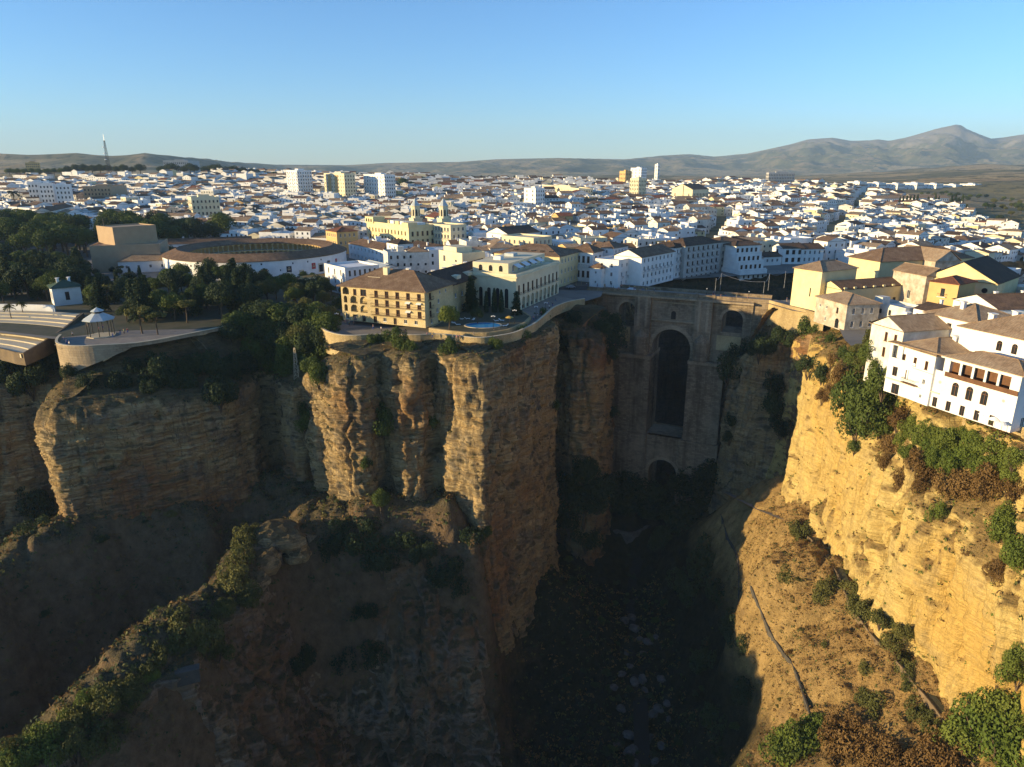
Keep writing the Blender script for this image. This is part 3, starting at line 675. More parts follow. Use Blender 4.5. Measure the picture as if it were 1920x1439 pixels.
# ================================================================== wall panels with real openings, windows
def panel(mb, O, D, L, z0, z1, ops, th=0.35, mi=0):
    """vertical wall from O along D (left to right seen from outside); ops: (uc, w, zb, h, arch)"""
    D = Vector((D[0], D[1], 0)).normalized(); N = Vector((D.y, -D.x, 0)); O = Vector((O[0], O[1], 0))
    P = lambda u, z, d=0.0: tuple(O + D * u - N * d + Vector((0, 0, z)))
    rect = lambda a, b, c, d: (b - a > 1e-4 and d - c > 1e-4) and mb.face((P(a, c), P(b, c), P(b, d), P(a, d)), mi)
    u = 0.0
    for uc, w, zb, h, arch in sorted(ops):
        l, r = uc - w / 2, uc + w / 2
        rect(u, l, z0, z1); rect(l, r, z0, zb)
        mb.face((P(l, zb), P(l, zb, th), P(r, zb, th), P(r, zb)), mi)
        if arch:
            zs = zb + h - w / 2; n = 10
            arc = [(uc - math.cos(math.pi * k / n) * w / 2, zs + math.sin(math.pi * k / n) * w / 2) for k in range(n + 1)]
            for (a, za), (c, zc) in zip(arc, arc[1:]):
                mb.face((P(a, za), P(c, zc), P(c, z1), P(a, z1)), mi)
                mb.face((P(a, za), P(a, za, th), P(c, zc, th), P(c, zc)), mi)
        else:
            zs = zb + h; rect(l, r, zs, z1)
            mb.face((P(l, zs), P(r, zs), P(r, zs, th), P(l, zs, th)), mi)
        mb.face((P(l, zb), P(l, zs), P(l, zs, th), P(l, zb, th)), mi)
        mb.face((P(r, zb), P(r, zb, th), P(r, zs, th), P(r, zs)), mi)
        u = r
    rect(u, L, z0, z1)

_wc = {}
def win_mesh(w, h, arch, style):
    k = (round(w, 2), round(h, 2), arch, style)
    if k in _wc: return _wc[k]
    fr = MB(); pn = MB(); t = 0.07 if style != 'door' else 0.1
    hs = h - w / 2 if arch else h
    fm = {'white': 'white_trim', 'wood': 'wood', 'dark': 'iron', 'door': 'wood', 'shutter': 'wood'}[style]
    fr.box(-w / 2, -w / 2 + t, 0.08, 0.2, 0, hs); fr.box(w / 2 - t, w / 2, 0.08, 0.2, 0, hs)
    fr.box(-w / 2, w / 2, 0.085, 0.2, 0, t); fr.box(-t / 2, t / 2, 0.09, 0.19, 0, h - 0.02); 
    fr.box(-w / 2, w / 2, 0.085, 0.2, hs - t, hs)
    if style in ('white', 'shutter'): fr.box(-w / 2 - 0.12, w / 2 + 0.12, -0.1, 0.08, -0.1, -0.005)   # sill
    if style == 'shutter':
        fr.box(-w / 2 - 0.01, -w / 2 + 0.22, 0.02, 0.085, 0.05, hs - 0.05); fr.box(w / 2 - 0.22, w / 2 + 0.01, 0.02, 0.085, 0.05, hs - 0.05)
    pn.face(((-w / 2, 0.22, 0), (w / 2, 0.22, 0), (w / 2, 0.22, hs), (-w / 2, 0.22, hs)))
    if arch:
        n = 10; arc = [(-math.cos(math.pi * k_ / n) * w / 2, 0.22, hs + math.sin(math.pi * k_ / n) * w / 2) for k_ in range(n + 1)]
        pn.face(arc[::-1])
        for a, b_ in zip(arc, arc[1:]):
            fr.face([(a[0], 0.1, a[2]), (b_[0], 0.1, b_[2]), (b_[0] * 0.9, 0.1, hs + (b_[2] - hs) * 0.9), (a[0] * 0.9, 0.1, hs + (a[2] - hs) * 0.9)])
    _wc[k] = (fr.mesh('window_frame', fm, uv=False), pn.mesh('pane', 'glass', uv=False))
    return _wc[k]
def window(parent, O, D, u, zb, w, h, arch=False, style='white', name='window'):
    D = Vector((D[0], D[1], 0)).normalized(); p = Vector((O[0], O[1], 0)) + D * u; p.z = zb
    fm, pm = win_mesh(w, h, arch, style)
    f = place(name, fm, p, math.atan2(D.y, D.x), parent=parent)
    pn = bpy.data.objects.new('pane', pm); C.objects.link(pn); pn.parent = f
    return f
_bc = {}
def balcony(parent, O, D, u, z, w, dep=0.9, slab='white_trim', rail='iron'):
    D = Vector((D[0], D[1], 0)).normalized(); p = Vector((O[0], O[1], 0)) + D * u; p.z = z
    k = (round(w, 1), dep, slab, rail)
    if k not in _bc:
        s_ = MB(); s_.box(-w / 2, w / 2, -dep, -0.004, -0.16, 0)
        r_ = MB(); r_.box(-w / 2, w / 2, -dep, -dep + 0.05, 0.95, 1.02); r_.box(-w / 2, -w / 2 + 0.05, -dep, 0, 0.95, 1.02); r_.box(w / 2 - 0.05, w / 2, -dep, 0, 0.95, 1.02)
        n = max(3, int(w / 0.28))
        for i in range(n + 1):
            x = -w / 2 + 0.025 + (w - 0.05) * i / n; r_.box(x - 0.015, x + 0.015, -dep + 0.01, -dep + 0.04, 0, 0.95)
        _bc[k] = (s_.mesh('balcony', slab, uv=False), r_.mesh('railing', rail, uv=False))
    o = place('balcony', _bc[k][0], p, math.atan2(D.y, D.x), parent=parent)
    r = bpy.data.objects.new('railing', _bc[k][1]); C.objects.link(r); r.parent = o
    return o

# ================================================================== the bridge
BTH = R(25); BC = Vector((66, 287, 0)); BD = Vector((math.cos(BTH), -math.sin(BTH), 0)); BN = Vector((BD.y, -BD.x, 0))
def bp(u, z, d=0.0):
    return BC + BD * u - BN * d + Vector((0, 0, z))
BW = 12.0
bridge = empty('stone_bridge', bp(1.8, -100), 'tall stone bridge with deep central arch spanning the dark gorge', 'bridge')
def bbox(name, u0, u1, z0, z1, d0, d1, mat='bridge_stone', par=bridge):
    mb = MB(); P = [bp(u, z, d) for z in (z0, z1) for (u, d) in ((u0, d0), (u1, d0), (u1, d1), (u0, d1))]
    i = 0; mb.v = [tuple(p) for p in P]
    for f in ((0, 3, 2, 1), (4, 5, 6, 7), (0, 1, 5, 4), (1, 2, 6, 5), (2, 3, 7, 6), (3, 0, 4, 7)): mb.f.append(f); mb.m.append(0)
    return mb.build(name, mat, par)
def arch_block(name, u0, u1, z0, z1, uc, w, zb, h, d0=0.0, d1=BW, mat='bridge_stone'):
    """wall block pierced right through by an arch"""
    mb = MB(); n = 20; zs = zb + h - w / 2
    arc = [(uc - math.cos(math.pi * k / n) * w / 2, zs + math.sin(math.pi * k / n) * w / 2) for k in range(n + 1)]
    for d, fl in ((d0, False), (d1, True)):
        def q4(a, b, c, e):
            p = [bp(a, c, d), bp(b, c, d), bp(b, e, d), bp(a, e, d)]; mb.face(p[::-1] if fl else p)
        q4(u0, uc - w / 2, z0, z1); q4(uc + w / 2, u1, z0, z1)
        if zb > z0: q4(uc - w / 2, uc + w / 2, z0, zb)
        for (a, za), (c, zc) in zip(arc, arc[1:]):
            p = [bp(a, za, d), bp(c, zc, d), bp(c, z1, d), bp(a, z1, d)]; mb.face(p[::-1] if fl else p)
    pts = [(uc - w / 2, zb)] + arc + [(uc + w / 2, zb)]
    for (a, za), (c, zc) in zip(pts, pts[1:]): mb.face([bp(a, za, d0), bp(a, za, d1), bp(c, zc, d1), bp(c, zc, d0)])
    if zb > z0: mb.face([bp(uc - w / 2, zb, d0), bp(uc + w / 2, zb, d0), bp(uc + w / 2, zb, d1), bp(uc - w / 2, zb, d1)])
    for uu, fl in ((u0, True), (u1, False)):
        p = [bp(uu, z0, d0), bp(uu, z0, d1), bp(uu, z1, d1), bp(uu, z1, d0)]; mb.face(p if not fl else p[::-1])
    return mb.build(name, mat, bridge)
def archivolt(uc, w, zs, t, d=-0.25, dd=0.5):
    mb = MB(); n = 22
    for k in range(n):
        a0, a1 = math.pi * k / n, math.pi * (k + 1) / n
        q = lambda a, r, dp: bp(uc - math.cos(a) * r, zs + math.sin(a) * r, dp)
        r0, r1 = w / 2 + 0.02, w / 2 + t
        mb.face((q(a0, r0, d), q(a1, r0, d), q(a1, r1, d), q(a0, r1, d))); mb.face((q(a0, r1, d), q(a1, r1, d), q(a1, r1, d + dd), q(a0, r1, d + dd)))
        mb.face((q(a0, r0, d + dd), q(a1, r0, d + dd), q(a1, r0, d), q(a0, r0, d)))
    return mb.build('archivolt', 'bridge_trim', bridge)
def ztop(u): return 0.15 - 0.012 * (u - 1.8)
# main panel with the great arch
arch_block('central_arch', -7.5, 11.1, -62.0, -0.2, 1.8, 16.2, -61.9, 47.8)
archivolt(1.8, 16.2, -22.2, 1.7)
for u0, u1 in ((-14.3, -7.5), (11.1, 17.9)):
    bbox('pilaster', u0, u1, -26.0, -0.1, -1.9, BW + 1.9)
    # round-fronted cutwater that carries the pilaster
    mb = MB(); uc = (u0 + u1) / 2; n = 12
    ring = lambda r, z: [bp(uc - math.cos(math.pi * k / n) * 3.0 * r, z, -1.85 - math.sin(math.pi * k / n) * 1.9 * r) for k in range(n + 1)]
    rs = [ring(1, -26), ring(1, -18), ring(0.55, -16), ring(0.05, -14.6)]
    for a, b_ in zip(rs, rs[1:]):
        for k in range(n): mb.face((a[k], a[k + 1], b_[k + 1], b_[k]))
    mb.build('cutwater', 'bridge_stone', bridge)
# lower piers
bbox('pier', -23.4, -6.3, -100, -26.0, -2.3, BW + 2.3)
bbox('pier', 9.9, 24.6, -100, -26.0, -2.3, BW + 2.3)
for u0, u1 in ((-23.6, -6.1), (9.7, 24.8)):
    bbox('impost_band', u0, u1, -27.6, -26.2, -2.9, BW + 2.9, 'bridge_trim')
    bbox('base_step', u0 - 0.6, u1 + 0.4, -110, -62.0, -3.4, BW + 3.4)
arch_block('lower_arch', -6.29, 9.89, -104, -61.95, 2.2, 12.4, -103.9, 31.0, -2.2, BW + 2.2)
archivolt(2.2, 12.4, -79.1, 1.3, -2.45)
# side arches
arch_block('side_arch', -27.5, -14.3, -30, -0.4, -18.1, 7.3, -14.4, 10.4)
archivolt(-18.1, 7.3, -7.65, 1.0)
arch_block('side_arch', 17.9, 31.2, -34, -0.4, 25.8, 8.2, -13.2, 9.3)
archivolt(25.8, 8.2, -8.0, 1.1)
bbox('sill_block', 20.4, 29.9, -20.8, -14.6, -0.9, 0.0, 'wall_stone')
bbox('sill_block', -21.6, -16.2, -21.0, -15.0, -0.7, 0.0, 'wall_stone')
bbox('end_pilaster', -29.3, -27.5, -30, 0.05, -0.5, BW + 0.5)
bbox('end_pilaster', 31.2, 33.4, -34, -0.1, -0.5, BW + 0.5)
bbox('abutment', 33.4, 39.0, -30, -0.3, 0.1, BW)
bbox('abutment', -36.5, -29.3, -26, -0.1, 0.2, BW)
# cornices, parapets, deck
bbox('cornice', -29.5, 33.6, -1.0, -0.25, -2.4, BW + 2.4, 'bridge_trim')
bbox('cornice', -7.49, 11.09, -3.1, -2.6, -0.4, 0.02, 'bridge_trim')
bbox('cornice', -7.49, 11.09, -10.8, -10.2, -0.8, 0.02, 'bridge_trim')
for uu in (-12.6, -9.2, 12.8, 16.2): bbox('pilaster_strip', uu - 0.5, uu + 0.5, -13.5, -1.0, -2.2, -1.88, 'bridge_trim')
for (u0, u1) in ((-23.5, -14.35), (17.95, 31.1)): bbox('cornice', u0, u1, -2.4, -1.9, -0.5, 0.02, 'bridge_trim')
bbox('deck', -36.5, 39.0, -0.26, 0.05, 0.9, BW - 0.9, 'paving')
for d0, d1 in ((-0.1, 0.75), (BW - 0.75, BW + 0.1)):
    bbox('parapet', -36.4, 39.0, -0.2, 1.15, d0, d1)
    bbox('coping', -36.5, 39.1, 1.15, 1.32, d0 - 0.12, d1 + 0.12)
for u in (-14.3, -7.7, 10.9, 17.7):
    bbox('parapet_pier', u - 0.5, u + 0.7, -0.2, 1.6, -0.5, 0.95)
# the small window with its pediment above the great arch
fr = MB()
P_ = lambda u, z, d: tuple(bp(u, z, d))
wn_ = bbox('niche_surround', -0.2, 4.2, -9.9, -5.2, -0.4, 0.03)
mb = MB(); a, b_, c_ = (-0.6, -5.2), (4.6, -5.2), (2.0, -3.9)
for d in (-0.6,): mb.face((P_(*a, d), P_(*b_, d), P_(*c_, d)))
for (p, q_) in ((a, b_), (b_, c_), (c_, a)): mb.face((P_(*p, -0.6), P_(*p, 0.02), P_(*q_, 0.02), P_(*q_, -0.6)))
mb.build('pediment', 'bridge_stone', bridge)
mb = MB(); mb.face([P_(1.0, -9.7, -0.42), P_(3.0, -9.7, -0.42), P_(3.0, -7.2, -0.42)] + [P_(2.0 + math.cos(math.pi * k / 8), -7.2 + math.sin(math.pi * k / 8), -0.42) for k in range(1, 8)] + [P_(1.0, -7.2, -0.42)])
mb.build('window', 'dark', bridge)
# road that comes off the bridge on both sides
def strip(name, pts, w, z, mat, lift=0.0, label=None):
    mb = MB(); n = len(pts)
    for i in range(n - 1):
        a, b_ = Vector(pts[i][:2]), Vector(pts[i + 1][:2])
        def side(k):
            p0 = Vector(pts[max(k - 1, 0)][:2]); p1 = Vector(pts[min(k + 1, n - 1)][:2]); d = (p1 - p0).normalized(); return Vector((-d.y, d.x))
        s0, s1 = side(i), side(i + 1); za = pts[i][2] if len(pts[i]) > 2 else z; zb = pts[i + 1][2] if len(pts[i + 1]) > 2 else z
        mb.face(((*(a - s0 * w / 2), za), (*(b_ - s1 * w / 2), zb), (*(b_ + s1 * w / 2), zb), (*(a + s0 * w / 2), za)))
    return tag(mb.build(name, mat), kind='structure')
e0 = bp(-36, 0, BW / 2); e1 = bp(38.9, 0, BW / 2)
strip('road', [(e0.x + 1, e0.y - 0.4, 0.11), (20, 306, 0.10), (8, 312, 0.10), (-15, 330, 0.10), (-40, 345, 0.10), (-75, 352, 0.10)], 9, 0.1, 'asphalt')
strip('road', [(e1.x - 1, e1.y + 0.4, 0.11), (108, 256, 0.2), (117, 246, 0.5), (128, 236, 0.9), (150, 225, 1.0)], 8, 0.1, 'paving')
# retaining wall of the approach on the old-town side
aw = MB()
pts = [bp(38.9, 0, 0.0), Vector((104.5, 259.5, 0)), Vector((108.3, 249.5, 0)), Vector((110.0, 240.0, 0))]
zb_ = [-26, -20, -12, -8]
for i in range(3):
    a, b_ = pts[i], pts[i + 1]; d = (b_ - a).normalized(); n_ = Vector((d.y, -d.x, 0)) * 0.8
    aw.face(((a.x, a.y, zb_[i]), (b_.x, b_.y, zb_[i + 1]), (b_.x, b_.y, 1.25), (a.x, a.y, 1.25)))
    aw.face(((a.x, a.y, 1.25), (b_.x, b_.y, 1.25), (b_.x - n_.x, b_.y - n_.y, 1.25), (a.x - n_.x, a.y - n_.y, 1.25)))
    aw.face(((b_.x - n_.x, b_.y - n_.y, -2), (a.x - n_.x, a.y - n_.y, -2), (a.x - n_.x, a.y - n_.y, 1.25), (b_.x - n_.x, b_.y - n_.y, 1.25)))
tag(aw.build('retaining_wall', 'wall_stone'), 'pale stone retaining wall where the bridge road meets the yellow church', 'wall')
# ================================================================== buildings
FOOT = []
class Bld:
    def __init__(s, name, label, cat, K, a1, w1, w2, h, wall='white', z0=None, group=None):
        """K nearest corner (x, y) or (px, py, z); e1 runs to the right, e2 runs back"""
        if len(K) == 3: k = U(*K); s.K = Vector((k.x, k.y, 0)); s.z0 = K[2] if z0 is None else z0
        else: s.K = Vector((K[0], K[1], 0)); s.z0 = z0 if z0 is not None else gz1(*K)
        a = R(a1); s.e1 = Vector((math.cos(a), math.sin(a), 0)); s.e2 = Vector((-math.sin(a), math.cos(a), 0))
        s.w1, s.w2, s.h, s.wall = w1, w2, h, wall
        c = s.K + s.e1 * w1 / 2 + s.e2 * w2 / 2; c.z = s.z0
        s.root = empty(name, c, label, cat, group)
        s.mb = MB(); s.done = set()
        s.corner = [s.K, s.K + s.e1 * w1, s.K + s.e1 * w1 + s.e2 * w2, s.K + s.e2 * w2]
        FOOT.append([(c_.x, c_.y) for c_ in s.corner])
    def edge(s, i):
        a, b_ = s.corner[i], s.corner[(i + 1) % 4]
        return a, (b_ - a).normalized(), (b_ - a).length
    # face 0: K -> along e1 (right face), face 3: left face (corner3 -> K), 1 and 2 behind
    def face(s, i, rows, th=0.35, style='white'):
        """rows: (z0, z1, ops) heights relative to base; ops: (u, w, sill, h, arch[, kind])"""
        O, D, L = s.edge(i); s.done.add(i); zc = 0.0
        for z0, z1, ops in rows:
            if z0 > zc + 1e-3: panel(s.mb, O, D, L, s.z0 + zc, s.z0 + z0, [])
            panel(s.mb, O, D, L, s.z0 + z0, s.z0 + z1, [(o[0], o[1], s.z0 + z0 + o[2], o[3], o[4]) for o in ops], th)
            for o in ops:
                k = o[5] if len(o) > 5 else style
                if k == 'open': continue
                window(s.root, O, D, o[0], s.z0 + z0 + o[2], o[1], o[3], o[4], k, 'door' if k == 'door' else 'window')
            zc = z1
        if zc < s.h - 1e-3: panel(s.mb, O, D, L, s.z0 + zc, s.z0 + s.h, [])
        return O, D, L
    def grid(s, i, n, rows, w=1.1, hh=1.5, sill=0.9, style='white', skip=(), arch=False, margin=1.0, fh=None, base=0.0):
        O, D, L = s.edge(i); fh = fh or (s.h - base) / rows
        R_ = []
        for r in range(rows):
            us = [margin + (L - 2 * margin) * (k + 0.5) / n for k in range(n)]
            R_.append((base + r * fh, base + (r + 1) * fh, [(u, w, sill, hh, arch, style) for k, u in enumerate(us) if (r, k) not in skip]))
        s.face(i, R_); return [(O, D, u, s.z0 + base + r * fh) for r in range(rows) for u in us]
    def walls(s, cap=True):
        for i in range(4):
            if i not in s.done:
                O, D, L = s.edge(i); panel(s.mb, O, D, L, s.z0, s.z0 + s.h, [])
        if cap: s.mb.face([(c.x, c.y, s.z0 + s.h - 0.05) for c in s.corner])
        s.mb.build('wall', s.wall, s.root); return s
    def P(s, u, v, z): return tuple(s.K + s.e1 * u + s.e2 * v + Vector((0, 0, s.z0 + z)))
    def box(s, name, u0, u1, v0, v1, z0, z1, mat, par=None):
        mb = MB(); P = [s.P(u, v, z) for z in (z0, z1) for u, v in ((u0, v0), (u1, v0), (u1, v1), (u0, v1))]
        mb.v = P
        for f in ((0, 3, 2, 1), (4, 5, 6, 7), (0, 1, 5, 4), (1, 2, 6, 5), (2, 3, 7, 6), (3, 0, 4, 7)): mb.f.append(f); mb.m.append(0)
        o = mb.build(name, mat, None if par else s.root)
        if par:
            o.data.transform(Matrix.Translation([-v for v in s.root['_w']])); o.parent = par
        return o
    def roof(s, kind='hip', rise=2.5, ov=0.5, mat='tile', axis=None, t=0.16, u0=0, u1=None, v0=0, v1=None, z=None):
        u1 = s.w1 if u1 is None else u1; v1 = s.w2 if v1 is None else v1; z = s.h if z is None else z
        a0, a1, b0, b1 = u0 - ov, u1 + ov, v0 - ov, v1 + ov
        mb = MB(); P = lambda u, v, zz: s.P(u, v, zz)
        la, lb = a1 - a0, b1 - b0
        if axis is None: axis = 0 if la >= lb else 1
        hgt = rise
        if kind == 'hip':
            i = min(la, lb) / 2
            r0, r1 = ((a0 + i, (b0 + b1) / 2), (a1 - i, (b0 + b1) / 2)) if axis == 0 else (((a0 + a1) / 2, b0 + i), ((a0 + a1) / 2, b1 - i))
        else:
            r0, r1 = ((a0, (b0 + b1) / 2), (a1, (b0 + b1) / 2)) if axis == 0 else (((a0 + a1) / 2, b0), ((a0 + a1) / 2, b1))
        c = [(a0, b0), (a1, b0), (a1, b1), (a0, b1)]
        B = [P(*q_, z) for q_ in c]; T = [P(*q_, z + t) for q_ in c]; A = P(*r0, z + t + hgt); E = P(*r1, z + t + hgt)
        for i in range(4): j = (i + 1) % 4; mb.face((B[i], B[j], T[j], T[i]))
        mb.face(B[::-1])
        if axis == 0:
            mb.face((T[0], T[1], E, A)); mb.face((T[2], T[3], A, E))
            if kind == 'hip': mb.face((T[1], T[2], E)); mb.face((T[3], T[0], A))
        else:
            mb.face((T[1], T[2], E, A)); mb.face((T[3], T[0], A, E))
            if kind == 'hip': mb.face((T[0], T[1], A)); mb.face((T[2], T[3], E))
        o = mb.build('roof', mat, s.root)
        if kind == 'gable':
            for kk in (0, 1):
                g = MB(); uu = (u0, u1)[kk]; vv = (v0, v1)[kk]
                if axis == 0: g.face((s.P(uu, v0, z), s.P(uu, v1, z), s.P(uu, (v0 + v1) / 2, z + t + hgt * 0.96)))
                else: g.face((s.P(u0, vv, z), s.P(u1, vv, z), s.P((u0 + u1) / 2, vv, z + t + hgt * 0.96)))
                g.build('gable', s.wall, s.root)
        # ridge caps
        rc = MB(); rc.tube([Vector(A) + Vector((0, 0, 0.03)), Vector(E) + Vector((0, 0, 0.03))], 0.13, 5)
        if kind == 'hip':
            for p, q_ in ((T[0], A), (T[3], A) if axis == 0 else (T[1], A), (T[1], E) if axis == 0 else (T[3], E), (T[2], E)): rc.tube([Vector(p) + Vector((0, 0, 0.03)), Vector(q_) + Vector((0, 0, 0.03))], 0.11, 5)
        rco = rc.build('ridge_cap', mat, None); rco.data.transform(Matrix.Translation([-v for v in s.root['_w']])); rco.parent = o
        s.lastroof = o
        return o
    def parapet(s, h=0.9, t=0.25, mat=None):
        mat = mat or s.wall; mb = MB()
        for (u0, u1, v0, v1) in ((-0.004, s.w1 + 0.004, -0.004, t), (-0.004, s.w1 + 0.004, s.w2 - t, s.w2 + 0.004), (-0.004, t, t, s.w2 - t), (s.w1 - t, s.w1 + 0.004, t, s.w2 - t)):
            P = [s.P(u, v, z) for z in (s.h - 0.01, s.h + h) for u, v in ((u0, v0), (u1, v0), (u1, v1), (u0, v1))]
            i = len(mb.v); mb.v += P
            for f in ((0, 3, 2, 1), (4, 5, 6, 7), (0, 1, 5, 4), (1, 2, 6, 5), (2, 3, 7, 6), (3, 0, 4, 7)): mb.f.append(tuple(i + k for k in f)); mb.m.append(0)
        return mb.build('parapet', mat, s.root)
    def chimney(s, u, v, z, w=0.8, h=1.8, mat='white', par=True):
        o = s.box('chimney', u - w / 2, u + w / 2, v - w / 2, v + w / 2, z - 0.8, z + h, mat, getattr(s, 'lastroof', None))
        cp = MB(); i = s.P(u, v, z + h); cp.box(i[0] - w * 0.65, i[0] + w * 0.65, i[1] - w * 0.65, i[1] + w * 0.65, i[2], i[2] + 0.18)
        # cap joined into the chimney mesh
        bm = bmesh.new(); bm.from_mesh(o.data); off = Vector(s.root['_w'])
        vs = [bm.verts.new(Vector(p) - off) for p in cp.v]
        for f in cp.f: bm.faces.new([vs[k] for k in f])
        bm.to_mesh(o.data); bm.free()
        return o

# ---------------------------------------------------------------- clifftop hotel with the arcades
H1 = Bld('clifftop_hotel', 'cream stone hotel with arcaded loggias and balconies on the cliff edge', 'hotel', (-28, 220), 66.4, 19, 32.5, 11.6, 'hotel_stone', z0=1.4)
fh = 2.9
# left face (3): u from the far left corner to the nearest corner
O, D, L = H1.edge(3)
rows = []
us = [L * (0.37 + 0.63 * (k + 0.5) / 5) for k in range(5)]
rows.append((0, 2.9, [(1.9, 1.2, 0.5, 1.6, False), (4.9, 1.5, 0.1, 2.1, False, 'open'), (8.6, 1.5, 0.1, 2.1, False, 'open'), (13.2, 1.3, 0.1, 2.2, False, 'door'), (17.0, 1.2, 0.8, 1.3, False), (21.0, 1.2, 0.1, 2.2, False, 'door'), (25, 1.2, 0.8, 1.3, False), (29, 1.2, 0.8, 1.3, False)]))
for r in (1, 2):
    rows.append((r * fh, (r + 1) * fh, [(1.6, 1.4, 0.25, 2.35, True, 'open'), (5.0, 2.9, 0.2, 2.55, True, 'open'), (8.9, 2.9, 0.2, 2.55, True, 'open')] + [(u, 1.5, 0.1, 2.15, False, 'shutter') for u in us]))
rows.append((3 * fh, 4 * fh, [(1.9, 2.6, 0.2, 2.45, True, 'open'), (5.6, 1.4, 0.1, 2.1, False, 'shutter'), (9.0, 2.4, 0.1, 2.2, False, 'shutter')] + [(u, 1.5, 0.1, 2.15, False, 'shutter') for u in us]))
H1.face(3, rows, th=0.5)
N3 = Vector((D.y, -D.x, 0))
for r in (1, 2, 3):
    z = H1.z0 + r * fh
    balcony(H1.root, O, D, L * 0.685, z + 0.02, L * 0.615, 1.1, 'hotel_stone', 'wood')
# recessed loggia back walls and rails
for r in (1, 2, 3):
    lb = MB(); a = O + D * 0.4 - N3 * 2.6; b_ = O + D * (11.0 if r < 3 else 3.6) - N3 * 2.6
    lb.face(((a.x, a.y, H1.z0 + r * fh), (b_.x, b_.y, H1.z0 + r * fh), (b_.x, b_.y, H1.z0 + (r + 1) * fh), (a.x, a.y, H1.z0 + (r + 1) * fh)))
    a2 = O + D * 0.4 - N3 * 0.3; b2 = O + D * 11 - N3 * 0.3
    lb.face(((a2.x, a2.y, H1.z0 + r * fh + 0.1), (b2.x, b2.y, H1.z0 + r * fh + 0.1), (b_.x, b_.y, H1.z0 + r * fh + 0.1), (a.x, a.y, H1.z0 + r * fh + 0.1)))
    lb.build('loggia', 'hotel_stone', H1.root)
    rl = MB()
    for u0, w in ((5.0, 2.9), (8.9, 2.9)) if r < 3 else ((1.9, 2.6),):
        p0 = O + D * (u0 - w / 2) - N3 * 0.25; p1 = O + D * (u0 + w / 2) - N3 * 0.25; zz = H1.z0 + r * fh
        rl.tube([(p0.x, p0.y, zz + 1.0), (p1.x, p1.y, zz + 1.0)], 0.05, 5); rl.tube([(p0.x, p0.y, zz + 0.65), (p1.x, p1.y, zz + 0.65)], 0.03, 4)
    rl.build('railing', 'iron', H1.root)
# awnings over some of the balconies
for (r, k) in ((2, 3), (2, 4), (1, 3)):
    aw_ = MB(); zz = H1.z0 + r * fh + 2.35; p = O + D * (us[k] - 0.95); q_ = O + D * (us[k] + 0.95)
    aw_.face(((*(p + N3 * 0.03).xy, zz), (*(q_ + N3 * 0.03).xy, zz), (*(q_ + N3 * 0.9).xy, zz - 0.6), (*(p + N3 * 0.9).xy, zz - 0.6)))
    aw_.build('awning', 'canvas_white', H1.root)
# right face
H1.face(0, [(0, fh, [(4, 1.2, 0.8, 1.4, False), (9, 1.2, 0.1, 2.2, False, 'door')]), (fh, 2 * fh, [(3.5, 1.3, 0.1, 2.1, False, 'shutter'), (8, 1.1, 0.8, 1.4, False), (14, 1.1, 0.8, 1.4, False)]),
            (2 * fh, 3 * fh, [(3.5, 1.3, 0.1, 2.1, False, 'shutter'), (9, 1.1, 0.8, 1.4, False)]), (3 * fh, 4 * fh, [(3.5, 1.3, 0.1, 2.1, False, 'shutter'), (10, 0.9, 0.9, 1.1, False), (14, 0.9, 0.9, 1.1, False)])])
O0, D0, L0 = H1.edge(0)
for r in (1, 2, 3): balcony(H1.root, O0, D0, 3.5, H1.z0 + r * fh + 0.02, 2.4, 0.8, 'hotel_stone', 'iron')
H1.walls(); H1.roof('hip', 5.0, 1.1, 'tile', t=0.22)
H1.chimney(7.0, 18.5, H1.h + 3.6, 1.7, 2.6, 'cream'); H1.chimney(13.5, 14.0, H1.h + 3.4, 1.3, 1.8, 'white'); H1.chimney(14.5, 24.0, H1.h + 3.0, 1.2, 1.5, 'white')
# roof terrace sunk into the tiles beside the big chimney
H1.box('roof_terrace', 4.6, 9.6, 19.6, 24.6, H1.h + 1.3, H1.h + 3.0, 'cream')
# rear wing
H2 = Bld('hotel_rear_wing', 'long hotel wing with dark hip roof and arched gallery behind the balconied hotel', 'hotel', (-22, 240), 66.4, 42, 15, 10.2, 'hotel_stone', z0=1.4)
H2.face(0, [(0, 4.6, [(u, 2.6, 0.3, 3.9, True, 'open') for u in (16, 20, 24, 28, 32, 36)] + [(5, 1.2, 0.9, 1.6, False), (10, 1.2, 0.9, 1.6, False)]),
            (4.6, 9.0, [(u, 2.6, 0.3, 3.7, True, 'open') for u in (16, 20, 24, 28, 32, 36)] + [(5, 1.2, 0.9, 1.6, False), (10, 1.2, 0.9, 1.6, False)])])
O, D, L = H2.edge(0); N_ = Vector((D.y, -D.x, 0)); lb = MB(); a = O + D * 13 - N_ * 3; b_ = O + D * 40 - N_ * 3
lb.face(((a.x, a.y, H2.z0), (b_.x, b_.y, H2.z0), (b_.x, b_.y, H2.z0 + 10), (a.x, a.y, H2.z0 + 10)))
lb.build('gallery_back_wall', 'hotel_stone', H2.root)
H2.walls(); H2.roof('gable', 4.3, 0.8, 'tile_dark', axis=0, t=0.2)
for u in (6, 14, 22, 31): H2.chimney(u, 9.5, H2.h + 2.8, 1.2, 1.5, 'white')
for u in (10, 19, 27):
    d = H2.box('dormer', u - 1.6, u + 1.6, 1.2, 5.6, H2.h + 0.5, H2.h + 2.5, 'cream')

